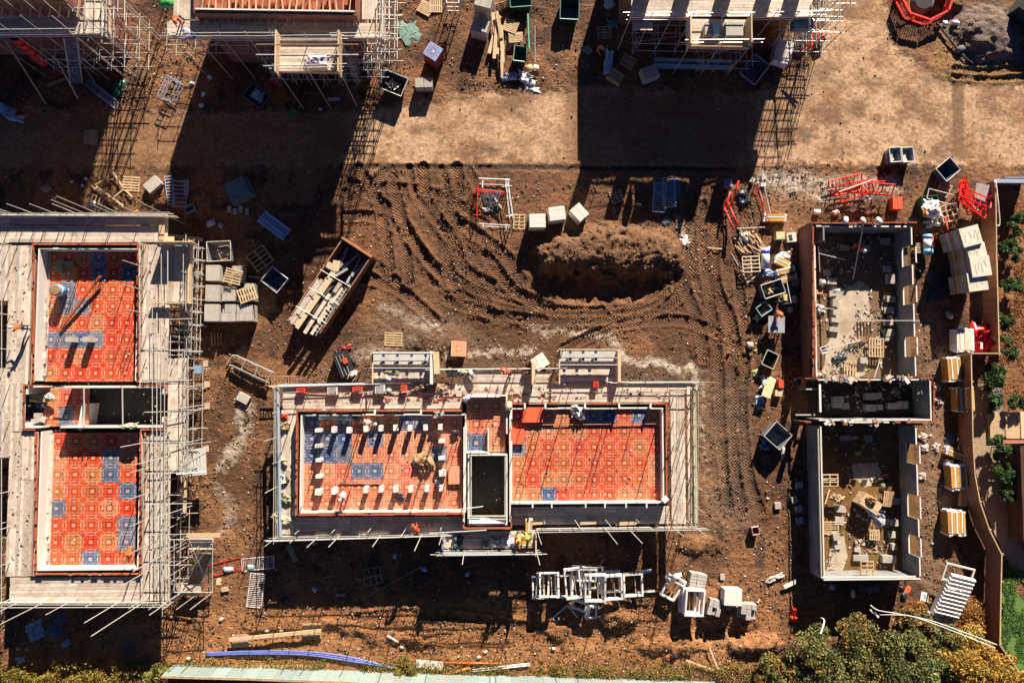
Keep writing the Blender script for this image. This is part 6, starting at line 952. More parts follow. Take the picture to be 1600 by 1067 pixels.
for k, (x, y, c) in enumerate(((548, 653, (.5, .5, .52)), (556, 652, (.03, .03, .03)), (586, 662, (.75, .75, .75)), (568, 657, (.70, .55, .30)), (576, 659, (.75, .70, .6)))): b = MB(); b.tube((0, 0, 0), (0, 0, .35), .16, 12, r2=.20); tag(b.obj('bucket', [plast], None, True, W(x, y, 2.85), None, c), '%s bucket by the top wall of the centre deck' % ('grey', 'black', 'white', 'cream', 'tipped pale')[k], 'bucket', 'buckets on the centre deck')
cloth('dark square cloth on the lower centre deck', 625, 777, .6, .6, 45, (.03, .03, .035), .12, z=2.87); sack('dark round sack on the right of the centre deck', 711, 676, 0, (.06, .025, .04), (.28, .22, .15), z=2.85); sack('light blue dome lid on the centre deck', 684, 752, 0, (.35, .5, .75), (.2, .15, .1), z=2.85); sack('blue tub at the top wall of the centre deck', 697, 646, 0, (.08, .15, .3), (.2, .15, .15), z=3.10); pipe('long rusty bar lying across the centre deck', ((529, 755, 2.88), (595, 755, 2.88)), .04, rust, 'steel_bar', 'steel bar', None)
cloth('silver foil heap on the top wall of the right hand deck', 903, 643, 1.3, 1.1, 0, (.55, .55, .54), .7, z=2.90, m=metalp); cloth('grey concrete bags on the wall top left of the hall', 685, 648, .8, .6, 0, (.35, .33, .30), .3, z=3.50, m=rough)
sack('white bag on the corner block of the hall', 729, 622, 40, (.7, .7, .7), (.3, .2, .15), z=3.50); box(thing('block_lintel', 'long white lintel over the top of the hall', 'lintel', W(757, 618, 3.50)), 'lintel', (0, 0, 0), (2.2, .22, .2), white); sack('cream sack on the wall right of the hall', 795, 634, 0, (.7, .62, .4), (.25, .3, .12), z=3.60); plank('white block tipped at the lower right corner of the deck', 1036, 783, 1043, 777, 3.70, w=.35, th=.2, m=white)
# along the centre scaffold
SC = [('crate', (472, 609), .6, .5, (.75, .06, .03), 'orange-red crate on the upper left scaffold walk'), ('crate', (521, 610), .7, .6, (.66, .62, .58), 'white and pink mixing tray on the upper scaffold walk'), ('crate', (560, 607), .7, .5, (.75, .10, .05), 'orange-red heap on the upper scaffold walk'), ('crate', (595, 607), .7, .7, (.72, .72, .72), 'white water tank on the upper scaffold walk'), ('crate', (632, 607), .45, .6, (.75, .10, .04), 'orange bucket pile on the upper scaffold walk'), ('crate', (930, 601), .42, .45, (.8, .07, .03), 'red crate below the right loading bay'), ('crate', (707, 582), .8, .7, (.03, .03, .035), 'black tray at the left end of the raised walk'), ('crate', (822, 580), .45, .35, (.35, .15, .1), 'rusty box at the right end of the raised walk')]
for nm, (x, y), w, l, c, lab in SC:
    t = thing('crate', lab, 'crate', W(x, y, 2.65)); box(t, 'body', (0, 0, .2), (w, l, .4), rough, col=c); box(t, 'rim', (0, 0, .41), (w*.8, l*.8, .02), rough, col=tuple(q*.45 for q in c)); 
cloth('brown rubble and brick heap on the upper scaffold walk', 665, 606, 2.0, 1.0, 0, (.35, .22, .14), .35, z=2.62, m=rough); cloth('second brown rubble heap nearer the hall', 692, 606, 1.4, .9, 0, (.40, .26, .18), .3, z=2.62, m=rough); pipe('galvanised flue pipe lying on the raised walk', ((733, 578, 3.00), (741, 592, 3.00)), .18, metalp, 'flue_pipe', 'pipe', None, (.5, .52, .55), 12); cloth('grey white rag on the raised walk', 714, 581, .7, .5, 0, (.6, .62, .65), .35, z=2.70); cloth('brown paper sacks on the raised walk', 724, 584, .8, .6, 20, (.5, .38, .26), .4, z=2.70, m=rough)
b = MB(); b.tube((0, 0, 0), (0, 0, .35), .22, 14); tag(b.obj('bucket', [plast], None, True, W(608, 611, 3.45), None, (.35, .32, .26)), 'round grey rubber bucket right of the white water tank', 'bucket'); b = MB(); b.tube((0, 0, 0), (0, 0, .3), .16, 14); tag(b.obj('bucket', [plast], None, True, W(608, 593, 3.50), None, (.3, .4, .5)), 'small blue-grey bucket in the left loading bay', 'bucket')
cloth('olive sheet folded in the left loading bay', 612, 578, 1.4, .7, -8, (.30, .29, .18), .15, z=2.70); plank('orange broom lying on the upper left scaffold walk', 470, 614, 514, 616, 2.70, w=.06, m=rough, col=(.6, .25, .15), name='broom', cat='broom')
cloth('red rag on the left scaffold walk', 446, 651, .6, .5, 0, (.6, .05, .03), .5, z=2.65); 
for k, (x, y, c, w, l) in enumerate(((445, 664, (.5, .38, .22), .8, .8), (443, 722, (.5, .42, .28), .6, .6), (445, 746, (.16, .17, .15), .8, 1.0), (447, 778, (.35, .32, .2), .9, 1.0), (444, 812, (.5, .45, .3), .7, 1.8))): cloth('cloth and sack heap on the left scaffold walk, %s' % ('topmost tan', 'small tan', 'dark green', 'olive and white', 'lowest cream')[k], x, y, w, l, k*20, c, .4, z=2.60, m=rough, group='heaps on the left scaffold walk')
plank('white panel standing on the left scaffold walk', 440, 741, 443, 755, 2.80, w=.4, th=.1, m=white)
for k, (a, b, y) in enumerate(((502, 522, 832), (566, 596, 828), (833, 849, 817), (903, 932, 817), (962, 993, 818))): plank('sunlit pale plank end on the lower scaffold walk, %s' % ('first from the left', 'second', 'right of the bay', 'fourth', 'last at the right')[k], a, y, b, y-1, 2.65, w=.25, m=pale, group='sunlit planks on the lower scaffold walk')
for k, (x, y, w, l, c) in enumerate(((775, 848, 1.0, .8, (.72, .66, .62)), (793, 845, 1.0, .9, (.78, .76, .8)), (808, 846, 1.0, .7, (.72, .55, .30)), (715, 847, 1.2, .9, (.10, .14, .13)), (757, 850, .6, .6, (.42, .38, .26)))): cloth('rag and bag heap in the lower loading bay, %s' % ('pink white', 'lilac white', 'yellow and white', 'black and teal at the left', 'olive in the middle')[k], x, y, w, l, k*25, c, .4, z=2.62, group='heaps in the lower loading bay', m=rough if k in (3, 4) else None)
insul('yellow and white insulation slab standing by the yellow-vested worker', 826, 822, 0, .5, 1.0, .3, 3, z=2.65, group=None); insul('yellow slabs lying in the right end of the lower loading bay', 817, 850, 90, .5, 1.2, .3, 3, z=2.65, group=None); plank('pale board sheet lying in the lower loading bay', 724, 848, 752, 848, 2.66, w=.65, m=wood)
for k, (x, y) in enumerate(((666, 818), (675, 818))): plank('short upright timber on the lower scaffold walk, %s' % ('left', 'right')[k], x, y-5, x, y+4, 2.80, w=.12, m=oldw)
# on the left house
for k, (x, y, rz) in enumerate(((94, 411, 20), (108, 414, -8), (90, 421, -30))): plank('green-grey board on the left house deck, %s' % ('upper', 'right', 'lower left')[k], x-7, y, x+7, y-1, 2.07+.07*k, w=.5, m=rough, col=(.26, .27, .17), group='green-grey boards on the left deck', name='board')
t = thing('bucket', 'white and blue striped tub on the upper left deck', 'bucket', W(98, 455, 2.15), 60); b = MB(); b.tube((0, 0, .05), (0, 0, .9), .40, 16, r2=.42); b.obj('tub', [plast], t, True, col=(.12, .28, .5)); b = MB(); b.tube((0, 0, .9), (0, 0, .93), .36, 14); b.obj('contents', [rough], t, col=(.35, .2, .1)); b = MB(); b.tube((0, 0, .55), (0, 0, .75), .43, 16); b.obj('band', [white], t, True)
plank('long rust-orange beam lying diagonally across the upper left deck', 95, 513, 157, 431, 2.20, 2.5, w=.16, th=.16, m=rough, col=(.42, .10, .03), name='timber_beam', cat='beam', group=None)
for k, x in enumerate((118, 144)): pack('%s grey block pier on the upper left deck' % ('left', 'right')[k], x, 531, 3, .45, .40, .85, 1, 1, 4, conc, z=2.05, pal=False, name='block_pier', cat='block pier', group='grey block piers on the upper left deck')
cloth('yellow insulation and grey bags at the left end of the left hall', 62, 622, 1.7, .6, -4, (.66, .55, .25), .3, z=2.30, m=rough); cloth('white and grey bag in the left hall', 80, 620, .8, .5, -20, (.65, .65, .66), .4, z=2.40); cloth('blue-grey sacks in the left hall', 68, 631, 1.1, .8, 0, (.14, .14, .2), .4, z=2.10, m=rough)
for k, (x, y, rz) in enumerate(((62, 649, 0), (68, 655, -20), (58, 657, 10))): pack('loose grey block in the left hall, %s' % ('upper', 'right', 'lower')[k], x, y, rz, .55, .35, .25, 1, 1, 1, conc, z=2.10, pal=False, name='block', cat='concrete block', group='loose blocks in the left hall')
cloth('cream rag on the lower wall of the left hall', 205, 665, 1.2, .5, 0, (.7, .62, .45), .25, z=3.10, m=rough); pack('blue crate on the tie tubes of the left scaffold', 312, 577, 4, .55, .6, .5, 1, 1, 1, paint, z=1.6, pal=False, name='crate', cat='crate', group=None, col=(.22, .34, .48)); plank('rust-brown block on the lower left deck', 199, 860, 206, 861, 2.20, w=.6, th=.2, m=rough, col=(.55, .18, .06))
cloth('teal and lilac bags at the left of the top middle scaffold', 297, 55, 1.0, .9, 0, (.3, .3, .45), .4, z=6.6); cloth('lilac-white polythene in the jutting bay of the top middle scaffold', 495, 95, 1.7, .9, 0, (.55, .5, .62), .35, z=6.85); cloth('olive heap beside the polythene in the jutting bay', 455, 60, 1.0, .6, 0, (.25, .25, .15), .3, z=6.6, m=rough)
# ---------------------------------------------------------------- people
def person(label, x, y, z, rz, pose='stand', top=(.85, .10, .02), legs=(.05, .06, .10), hat=(.8, .8, .8), scale=1.0):
    """one continuous skinned body; pose: stand, bend, reach"""
    bend = {'stand': R(8), 'bend': R(62), 'reach': R(30)}[pose]; hipz = .93
    def up(h, fwd=0, side=0): return Vector((side, fwd+math.sin(bend)*h, hipz+math.cos(bend)*h))
    V = [(Vector((0, 0, hipz)), .155, 0), (up(.22), .15, 1), (up(.44), .17, 1), (up(.52), .08, 3), (up(.68, .02), .10, 3)]; E = [(0, 1), (1, 2), (2, 3), (3, 4)]
    for s in (-1, 1):
        k = len(V); st = .10*s
        V += [(Vector((s*.11, .0, .86)), .115, 2), (Vector((s*.13, .06+st*.6, .48)), .08, 2), (Vector((s*.14, -.04+st, .09)), .055, 4), (Vector((s*.15, .12+st, .045)), .05, 4)]; E += [(0, k), (k, k+1), (k+1, k+2), (k+2, k+3)]
        k = len(V); sh = up(.44, 0, s*.19)
        if pose == 'stand': el = sh+Vector((s*.07, .04, -.28)); ha = el+Vector((-s*.03, .20, -.12))
        elif pose == 'bend': el = sh+Vector((s*.06, .10, -.26)); ha = el+Vector((-s*.05, .10, -.22))
        else: el = sh+Vector((s*.08, .22, -.10)); ha = el+Vector((-s*.04, .24, .02))
        V += [(sh, .085, 1), (el, .058, 1), (ha, .04, 3), (ha+(ha-el).normalized()*.10, .035, 3)]; E += [(2, k), (k, k+1), (k+1, k+2), (k+2, k+3)]
        d = (ha-el).normalized(); w = d.cross(Vector((0, 0, 1))).normalized(); kk = k+3
        for f in range(5):
            q = len(V); o = w*(.022*(f-2)); V.append((ha+d*(.15 if f < 4 else .10)+o*(1 if f < 4 else 2), .010, 3)); E.append((kk, q))
    me = bpy.data.meshes.new('tmp'); me.from_pydata([v[0] for v in V], E, []); o = bpy.data.objects.new('tmp', me); C.objects.link(o)
    md = o.modifiers.new('s', 'SKIN'); sk = me.skin_vertices[0].data
    for i, v in enumerate(V): sk[i].radius = (v[1], v[1]*.85); sk[i].use_root = (i == 0)
    md.use_smooth_shade = True; o.modifiers.new('u', 'SUBSURF').levels = 1
    dg = bpy.context.evaluated_depsgraph_get(); m2 = bpy.data.meshes.new_from_object(o.evaluated_get(dg)); bpy.data.objects.remove(o); bpy.data.meshes.remove(me)
    def cm(c): 
        n = 'cloth_%d_%d_%d' % tuple(int(q*100) for q in c); return mat(n, c, .85, .2, 8)
    cols = [cm(legs), cm(top), cm(legs), skinm, mat('boot_leather', (.05, .035, .025), .7)]; m2.materials.clear()
    for c in cols: m2.materials.append(c)
    P_ = np.array([v[0] for v in V]); K = [v[2] for v in V]
    for p in m2.polygons: p.material_index = K[int(np.argmin(((P_-np.array(p.center))**2).sum(1)))]
    t = thing('person', label, 'person', W(x, y, z), rz, 'site workers'); t.scale = (scale,)*3; link('body', m2, t)
    hd = up(.72, .02); b = MB(); n, k = 12, 4
    for i in range(k+1):
        ph = R(90)*i/k
        for j in range(n): a = 2*math.pi*j/n; b.v.append((.135*math.cos(ph)*math.cos(a), .16*math.cos(ph)*math.sin(a), .14*math.sin(ph)))
    for i in range(k):
        for j in range(n): b.f.append((i*n+j, i*n+(j+1) % n, (i+1)*n+(j+1) % n, (i+1)*n+j)); b.m.append(0)
    b.box((0, .15, .01), (.16, .10, .015)); b.obj('helmet', [paint], t, True, hd, (-bend*.8, 0, 0), hat)
    b = MB(); b.box((-.04, 0, 0), (.02, .01, .015)); b.box((.04, 0, 0), (.02, .01, .015)); b.box((0, .012, -.035), (.022, .03, .035)); b.box((0, 0, -.075), (.05, .01, .012)); b.obj('face', [dark], t, loc=up(.66, .11), rot=(-bend*.6, 0, 0))
    return t
HV = (.85, .10, .02); YV = (.70, .72, .05)
person('worker in orange bending by the top wall inside the right house', 1329, 385, .1, 210, 'bend', HV, (.75, .12, .04), scale=1.1)
person('worker in orange leaning over in the shadow left of the right house', 1256, 458, 0, 250, 'bend', HV, HV, (.75, .12, .05), 1.1)
person('worker in orange and white helmet at the right house entrance', 1258, 580, 0, 230, 'reach', HV, (.75, .08, .03), scale=1.1)
person('worker in orange at the square grey mixing table', 1208, 488, 0, 180, 'reach', HV, (.03, .05, .15), (.75, .1, .05))
person('worker in orange trousers bending among the piers on the centre deck', 544, 764, 2.83, 150, 'bend', (.75, .70, .66), (.85, .08, .02))
person('worker in orange on the raised walk with an orange tool bag', 797, 583, 2.65, 70, 'bend', HV, (.03, .05, .14), (.8, .08, .03))
person('worker in yellow at the right end of the lower loading bay', 827, 838, 2.62, 60, 'bend', YV, (.05, .04, .05), (.75, .75, .4))
person('second worker in orange and yellow above the lower loading bay', 812, 829, 2.62, 160, 'reach', (.75, .25, .03), (.10, .05, .03), (.75, .5, .05))
person('worker kneeling in red by the lower scaffold poles', 654, 827, 2.62, 30, 'bend', (.80, .08, .03), (.6, .08, .03), (.8, .08, .03), .9)
person('worker in orange on the west wall of the left house', 47, 512, 2.92, 100, 'reach', HV, (.02, .02, .03), (.7, .68, .66))
person('worker in a white shirt beside the black generator', 560, 580, 0, 150, 'reach', (.78, .76, .72), (.6, .08, .04), (.78, .76, .7))
person('worker in orange and teal on the top middle scaffold', 285, 34, 6.52, 185, 'bend', (.85, .09, .03), (.04, .16, .16), (.8, .1, .04))
person('worker in orange in the deep shade right of the green tarpaulin', 933, 82, 0, 200, 'reach', (.75, .20, .08), (.08, .05, .04), (.5, .3, .2))
person('worker in red between the left scaffold platforms', 5, 490, 2.92, 120, 'bend', (.75, .15, .03), (.15, .1, .05), (.7, .3, .05))

# ---------------------------------------------------------------- right edge: fence, path, lawn, neighbour
fw = mat('fence_board_wood', (.30, .135, .07), .85, .25, 5, .003, rand=.12)
FZ = 1.7
def fence(label, pts, m, name='board_fence', post=mat('fence_post_wood', (.45, .33, .2), .85), z=FZ, bw=.15, cap=True, group=None):
    """pts are the photographed line of the fence top"""
    p0 = W(*pts[0], z); t = thing(name, label, 'fence', (p0.x, p0.y, 0), group=group); off = t.location
    for k in range(len(pts)-1):
        p = W(*pts[k], z); q = W(*pts[k+1], z); d = q-p; L = d.length; a = math.atan2(d.y, d.x); n = max(1, round(L/bw)); u = d/L; nn = Vector((-u.y, u.x, 0))
        for i in range(n): box(t, 'board', p+u*((i+.5)*L/n)-off-Vector((0, 0, z/2-rnd.uniform(0, .02))), (L/n-.008, .022, z), m, a)
        for zz in (.3, z*.5, z-.25): box(t, 'rail', p+u*L/2+nn*.04-off+Vector((0, 0, zz-z)), (L-.01, .05, .08), post, a)
        if cap: box(t, 'cap_rail', p+u*L/2-off+Vector((0, 0, .025)), (L+.02, .09, .03), post, a)
        for i in range(max(1, round(L/2.4))+1): 
            w = p+u*(L*i/max(1, round(L/2.4)))+nn*.09-off; box(t, 'post', (w.x, w.y, z/2), (.1, .1, z+.12), post, a)
    return t
fence('long brown board fence stepping and curving down the right of the site', [(1555, 282), (1556, 330), (1557, 400), (1561, 552), (1517, 552), (1519, 640), (1520, 690), (1523, 740), (1531, 784), (1546, 828), (1565, 866), (1563, 950), (1562, 1007), (1600, 1060)], fw)
ft = thing('metal_fence', 'grey metal-capped fence running to the right edge from the fence corner', 'fence', W(1578, 285, 0))
for k in range(5): box(ft, 'panel', W(1561+k*11, 283, 1.0)-ft.location, (.56, .08, 2.0), paint, col=(.28, .32, .40))
box(ft, 'cap', W(1580, 283, 2.05)-ft.location, (2.8, .3, .06), paint, col=(.34, .40, .52))
pipe('thin white tube standing along the fence corner', ((1556, 283, 2.2), (1560, 320, 2.2), (1562, 350, 2.0), (1557, 352, 2.0)), .04, white, 'tube', 'pipe', None)
b = MB(); pth = [(1532, 600), (1535, 650), (1538, 700), (1542, 740), (1555, 790), (1575, 840), (1600, 885), (1640, 930)]
pc = curve(pth, 5)
for i in range(len(pc)-1):
    a, c = W(*pc[i], .02), W(*pc[i+1], .02); n = Vector((a.y-c.y, c.x-a.x, 0)).normalized()*.85; n2 = n
    b.face([a+n, a-n, c-n2, c+n2])
tag(b.obj('path', [mat('pale_path', (.36, .25, .16), .9, .3, 4, .004)]), kind='structure')
b = MB(); 
for i in range(len(pc)-1):
    a, c = W(pc[i][0]+24, pc[i][1], .03), W(pc[i+1][0]+24, pc[i+1][1], .03); n = Vector((.5, 0, 0)); b.face([a-n, a+n, c+n, c-n])
tag(b.obj('footpath', [mat('grey_footpath', (.17, .16, .15), .9, .3, 4, .004)]), kind='structure')
b = MB(); q = [W(x, y, .012) for x, y in ((1563, 893), (1600, 940), (1700, 1040), (1700, 1200), (1560, 1200))]; b.face(q); tag(b.obj('lawn', [mat('lawn_turf', (.10, .20, .04), .95, .4, 8, .01)]), kind='structure')
nb = thing('paved_terrace', 'tan paved terrace slabs beyond the curved fence', 'terrace', W(1575, 662, 0))
for i in range(4): box(nb, 'slab', W(1556+i*24, 664, .15)-nb.location, (1.15, 2.1, .3), rough, rnd.uniform(-.01, .01), col=[(.50, .34, .2), (.62, .44, .27), (.66, .46, .28), (.58, .40, .25)][i])
hb = thing('neighbour_house', 'shade-darkened red brick house roof edge at the right edge of the photo', 'house', W(1610, 780, 0)); box(hb, 'wall', W(1614, 765, .8)-hb.location, (3.0, 7.6, 1.6), brickmat('dark_brickwork', (.10, .03, .02), (.07, .02, .015), (.10, .08, .06), .225, .075)); box(hb, 'coping', W(1598, 690, 1.65)-hb.location, (3.1, .25, .08), rough, col=(.45, .18, .12))  # brick colours darkened to carry the shade of the trees
bw = thing('dark_wall', 'dark green-black garden building at the top right corner', 'building', W(1630, 20, 0)); box(bw, 'roof', W(1650, -5, .8)-bw.location, (4.6, 6.5, 1.6), rough, R(-35), col=(.012, .02, .02))
# pale hoarding along the bottom
ph = mat('pale_hoarding', (.21, .28, .275), .6, .15, 3, stain=.35, stain_col=(.3, .22, .14)); hz = 2.0
def hoard(label, pts):
    t = thing('hoarding', label, 'fence', W(pts[0][0], pts[0][1], 0)); off = t.location
    for k in range(len(pts)-1):
        p = W(*pts[k], hz); q = W(*pts[k+1], hz); d = q-p; L = d.length; u = d/L; a = math.atan2(d.y, d.x); n = max(1, round(L/1.2))
        for i in range(n):
            c = p+u*((i+.5)*L/n)-off; box(t, 'panel', (c.x, c.y, hz/2), (L/n-.02, .05, hz), ph, a); c = p+u*(i*L/n)-off; box(t, 'post', (c.x, c.y-.06, hz/2), (.09, .09, hz+.02), oldw, a)
        box(t, 'cap', p+u*L/2-off+Vector((0, -.03, .03)), (L, .16, .05), oldw, a)
    return t
hoard('pale green hoarding of flat panels along the bottom edge', [(252, 1056), (400, 1060), (560, 1066), (800, 1073), (1130, 1083)])
plank('brown timber edging below the blue pipes', 360, 1041, 480, 1041, .1, w=.25, m=mat('tan_timber', (.42, .26, .13), .9))

# ---------------------------------------------------------------- vegetation
def leafmat(name, rough_=.7):
    m = bpy.data.materials.new(name); m.use_nodes = True; t = m.node_tree; bs = t.nodes['Principled BSDF']; bs.inputs['Roughness'].default_value = rough_
    a = N(t, 'ShaderNodeAttribute', attribute_name='leaf'); t.links.new(a.outputs['Color'], bs.inputs['Base Color'])
    tr = N(t, 'ShaderNodeBsdfTranslucent'); t.links.new(a.outputs['Color'], tr.inputs[0]); mx = N(t, 'ShaderNodeMixShader'); mx.inputs[0].default_value = .3
    t.links.new(bs.outputs[0], mx.inputs[1]); t.links.new(tr.outputs[0], mx.inputs[2]); t.links.new(mx.outputs[0], t.nodes['Material Output'].inputs[0]); return m
leafm = leafmat('leaf')
def leaves(name, cen, size, cols, par=None, rs=np.random.RandomState(1), kind=None):
    """many leaf quads at cen (n,3); cols (n,3)"""
    n = len(cen); u = rs.normal(size=(n, 3)); u /= np.linalg.norm(u, axis=1)[:, None]; w = rs.normal(size=(n, 3)); w[:, 2] *= .6; w -= (w*u).sum(1)[:, None]*u; w /= np.linalg.norm(w, axis=1)[:, None]
    s = (size*rs.uniform(.6, 1.4, n))[:, None]; v = np.stack([cen-u*s, cen+w*s*.55, cen+u*s, cen-w*s*.55], 1).reshape(-1, 3)
    me = bpy.data.meshes.new(name); me.vertices.add(4*n); me.vertices.foreach_set('co', v.ravel()); me.loops.add(4*n); me.loops.foreach_set('vertex_index', np.arange(4*n, dtype=np.int32)); me.polygons.add(n); me.polygons.foreach_set('loop_start', np.arange(0, 4*n, 4, dtype=np.int32)); me.update(calc_edges=True)
    a = me.attributes.new('leaf', 'FLOAT_COLOR', 'FACE'); a.data.foreach_set('color', np.concatenate([cols, np.ones((n, 1))], 1).ravel()); me.materials.append(leafm)
    o = link(name, me, par); return tag(o, kind=kind) if kind else o
rs = np.random.RandomState(5)
GR = np.array([[.15, .18, .06], [.20, .21, .065], [.11, .14, .045], [.29, .26, .08]]); YE = np.array([[.56, .33, .05], [.64, .40, .07], [.42, .27, .05], [.30, .25, .06]]); OL = np.array([[.25, .19, .05], [.30, .21, .05], [.34, .17, .045], [.18, .18, .06]]); RD = np.array([[.35, .14, .04], [.42, .20, .06], [.25, .11, .03], [.48, .28, .10]])
def tree(label, x, y, rad, h, pal, n=9000, size=.10, nc=26, name='tree', base=None, flat=.6):
    p = W(x, y, h*.6) if base is None else W(*base, 0); t = thing(name, label, 'tree' if name == 'tree' else 'bush', (p.x, p.y, 0)); b = MB()
    b.tube((0, 0, 0), (.1, .05, h*.35), .16 if name == 'tree' else .05, 8, r2=.10 if name == 'tree' else .03); cc = []
    for k in range(nc):
        a = rs.uniform(0, 6.28); r_ = rad*math.sqrt(rs.uniform(0, 1))*.85; zz = h*(.45+.5*(1-(r_/rad)**2)*rs.uniform(.5, 1)); c = np.array([r_*math.cos(a), r_*math.sin(a), zz]); cc.append(c)
        if k < 12: b.tube((.1, .05, h*.33), tuple(c), .06 if name == 'tree' else .02, 5, r2=.015)
    b.obj('trunk', [mat('bark', (.10, .07, .05), .9, .3, 8)], t); cc = np.array(cc); ks = rs.randint(0, nc, n); cr = rad*rs.uniform(.18, .42, nc)
    d = rs.normal(size=(n, 3)); d /= np.linalg.norm(d, axis=1)[:, None]; d *= (rs.uniform(0, 1, n)**.45*cr[ks])[:, None]; d[:, 2] *= flat
    cen = cc[ks]+d; keep = cen[:, 2] > .05; cen = cen[keep]; ks = ks[keep]; tone = rs.uniform(.7, 1.25, nc); ci = (ks*7+rs.randint(0, 2, len(ks))*rs.randint(0, 4, len(ks))) % len(pal)
    leaves('crown', cen, size, pal[ci]*tone[ks][:, None]*rs.uniform(.75, 1.3, len(ks))[:, None], t, rs); return t
tree('olive green tree at the left of the bottom right group', 1275, 1029, 2.26, 2.7, np.concatenate([GR, OL[:2]]), 10000); tree('green-brown tree reaching out below the small room shadow', 1330, 999, 1.96, 2.5, np.concatenate([OL, GR[:2]]), 8000); tree('grey-green tree in the middle of the bottom right group', 1418, 1032, 2.68, 3.4, GR, 13000)
tree('dark green tree at the bottom left of the bottom right group', 1300, 1074, 2.68, 2.7, np.concatenate([GR, GR*.8]), 11000); tree('orange-brown autumn tree at the bottom edge between green ones', 1385, 1076, 2.26, 2.5, RD, 9000); tree('bright yellow autumn tree at the bottom right', 1515, 1034, 2.37, 2.9, YE, 12000); tree('golden tree at the bottom right corner', 1580, 1069, 2.47, 2.5, np.concatenate([YE, OL[:1]]), 10000); tree('spreading olive tree at the far left of the bottom right group', 1245, 1059, 1.75, 2.0, np.concatenate([OL, GR[:2]]), 8000); tree('mottled green tree filling the gap below the small bare patch', 1360, 1039, 2.26, 2.5, np.concatenate([GR, OL[:1]]), 9000); tree('small dark bush between the white tubes and the green tree', 1478, 999, 1.29, 2.2, np.concatenate([GR*.7, OL[:1]]), 5000)
tree('olive tree low at the bottom edge right of the orange one', 1462, 1076, 1.84, 2.2, np.concatenate([OL, GR]), 8000); tree('sparse brown bush under the slanted white frames', 1430, 965, 1.3, 1.8, np.concatenate([OL, RD[:1]]), 4000, name='bush'); tree('reddish low bush at the foot of the slanted frames', 1512, 960, 1.6, .8, RD, 3500, name='bush', size=.07); tree('reddish brown shrub at the bottom edge left of the trees', 1200, 1062, 1.8, 1.2, np.concatenate([RD*.7, OL]), 5000, name='bush', size=.07)
for k, (x, y, r_, lab) in enumerate(((1592, 350, .9, 'upper green shrub in the bed beyond the fence'), (1580, 390, 1.0, 'second shrub in the bed beyond the fence'), (1583, 447, .9, 'dark shrub with shade in the bed beyond the fence'), (1572, 500, .8, 'shrub beside the fence line above the corner'), (1572, 545, 1.0, 'green shrub right at the fence corner'), (1552, 585, 1.2, 'leafy bush on the upper half of the bed'), (1545, 625, 1.1, 'leafy bush above the tan terrace'), (1590, 632, .8, 'small bush beside the tan terrace'), (1560, 700, 1.1, 'top climbing bush by the brick house'), (1568, 738, 1.1, 'middle climbing bush by the brick house'), (1573, 775, .8, 'lowest climbing bush by the brick house'))):
    tree(lab, x, y, r_, 1.3, np.array([[.05, .11, .03], [.09, .16, .05], [.06, .09, .02]]), 2600, .09, 12, 'bush')
# hedge and weeds along the bottom
def strip(name, label, cat, x0, x1, yf, wid, h, n, pal, size, kind=None):
    xs_ = rs.uniform(x0, x1, n); yy = yf(xs_)+rs.normal(0, wid, n); pts = np.array([W(a, b_, 0) for a, b_ in zip(xs_, yy)]); cl = fbm(pts[:, 0], pts[:, 1], 1.1, 3, 77); keep = rs.uniform(0, 1, n) < ss(.35, .6, cl); pts = pts[keep]
    pts[:, 2] = rs.uniform(0, 1, len(pts))*h*(.4+cl[keep]); ci = ((cl[keep]*9).astype(int)+rs.randint(0, 2, len(pts))) % len(pal); o = leaves(name, pts, size, pal[ci]*rs.uniform(.7, 1.35, len(pts))[:, None], None, rs)
    return tag(o, label, cat, None, kind)
strip('hedge', 'olive-yellow hedge along the bottom left edge below the left scaffold', 'hedge', -30, 190, lambda x: 1062-x*.0, 11, 1.2, 26000, np.array([[.22, .18, .03], [.30, .22, .03], [.14, .13, .02], [.36, .25, .05]]), .08)
tree('yellow-green shrub between the hedge and the pale hoarding', 248, 1060, 1.3, 1.4, np.array([[.20, .22, .05], [.28, .26, .06]]), 3500, .08, 12, 'bush'); tree('yellow-green clump growing at the end of the blue pipes', 634, 1042, 1.0, .9, np.array([[.26, .20, .03], [.18, .17, .03]]), 2600, .07, 10, 'bush')
tag(strip('weeds', None, None, 190, 1240, lambda x: 1040+x*.010, 9, .35, 34000, np.array([[.26, .20, .04], [.14, .15, .03], [.36, .24, .08], [.18, .13, .05]]), .055), kind='stuff')
tag(strip('grass', None, None, 1566, 1640, lambda x: 0*x+960, 42, .10, 30000, np.array([[.11, .22, .05], [.15, .26, .06], [.08, .16, .04]]), .05), kind='stuff')
tag(strip('leaves', None, None, 1556, 1640, lambda x: 0*x+460, 90, .08, 16000, RD*.9, .06), kind='stuff')
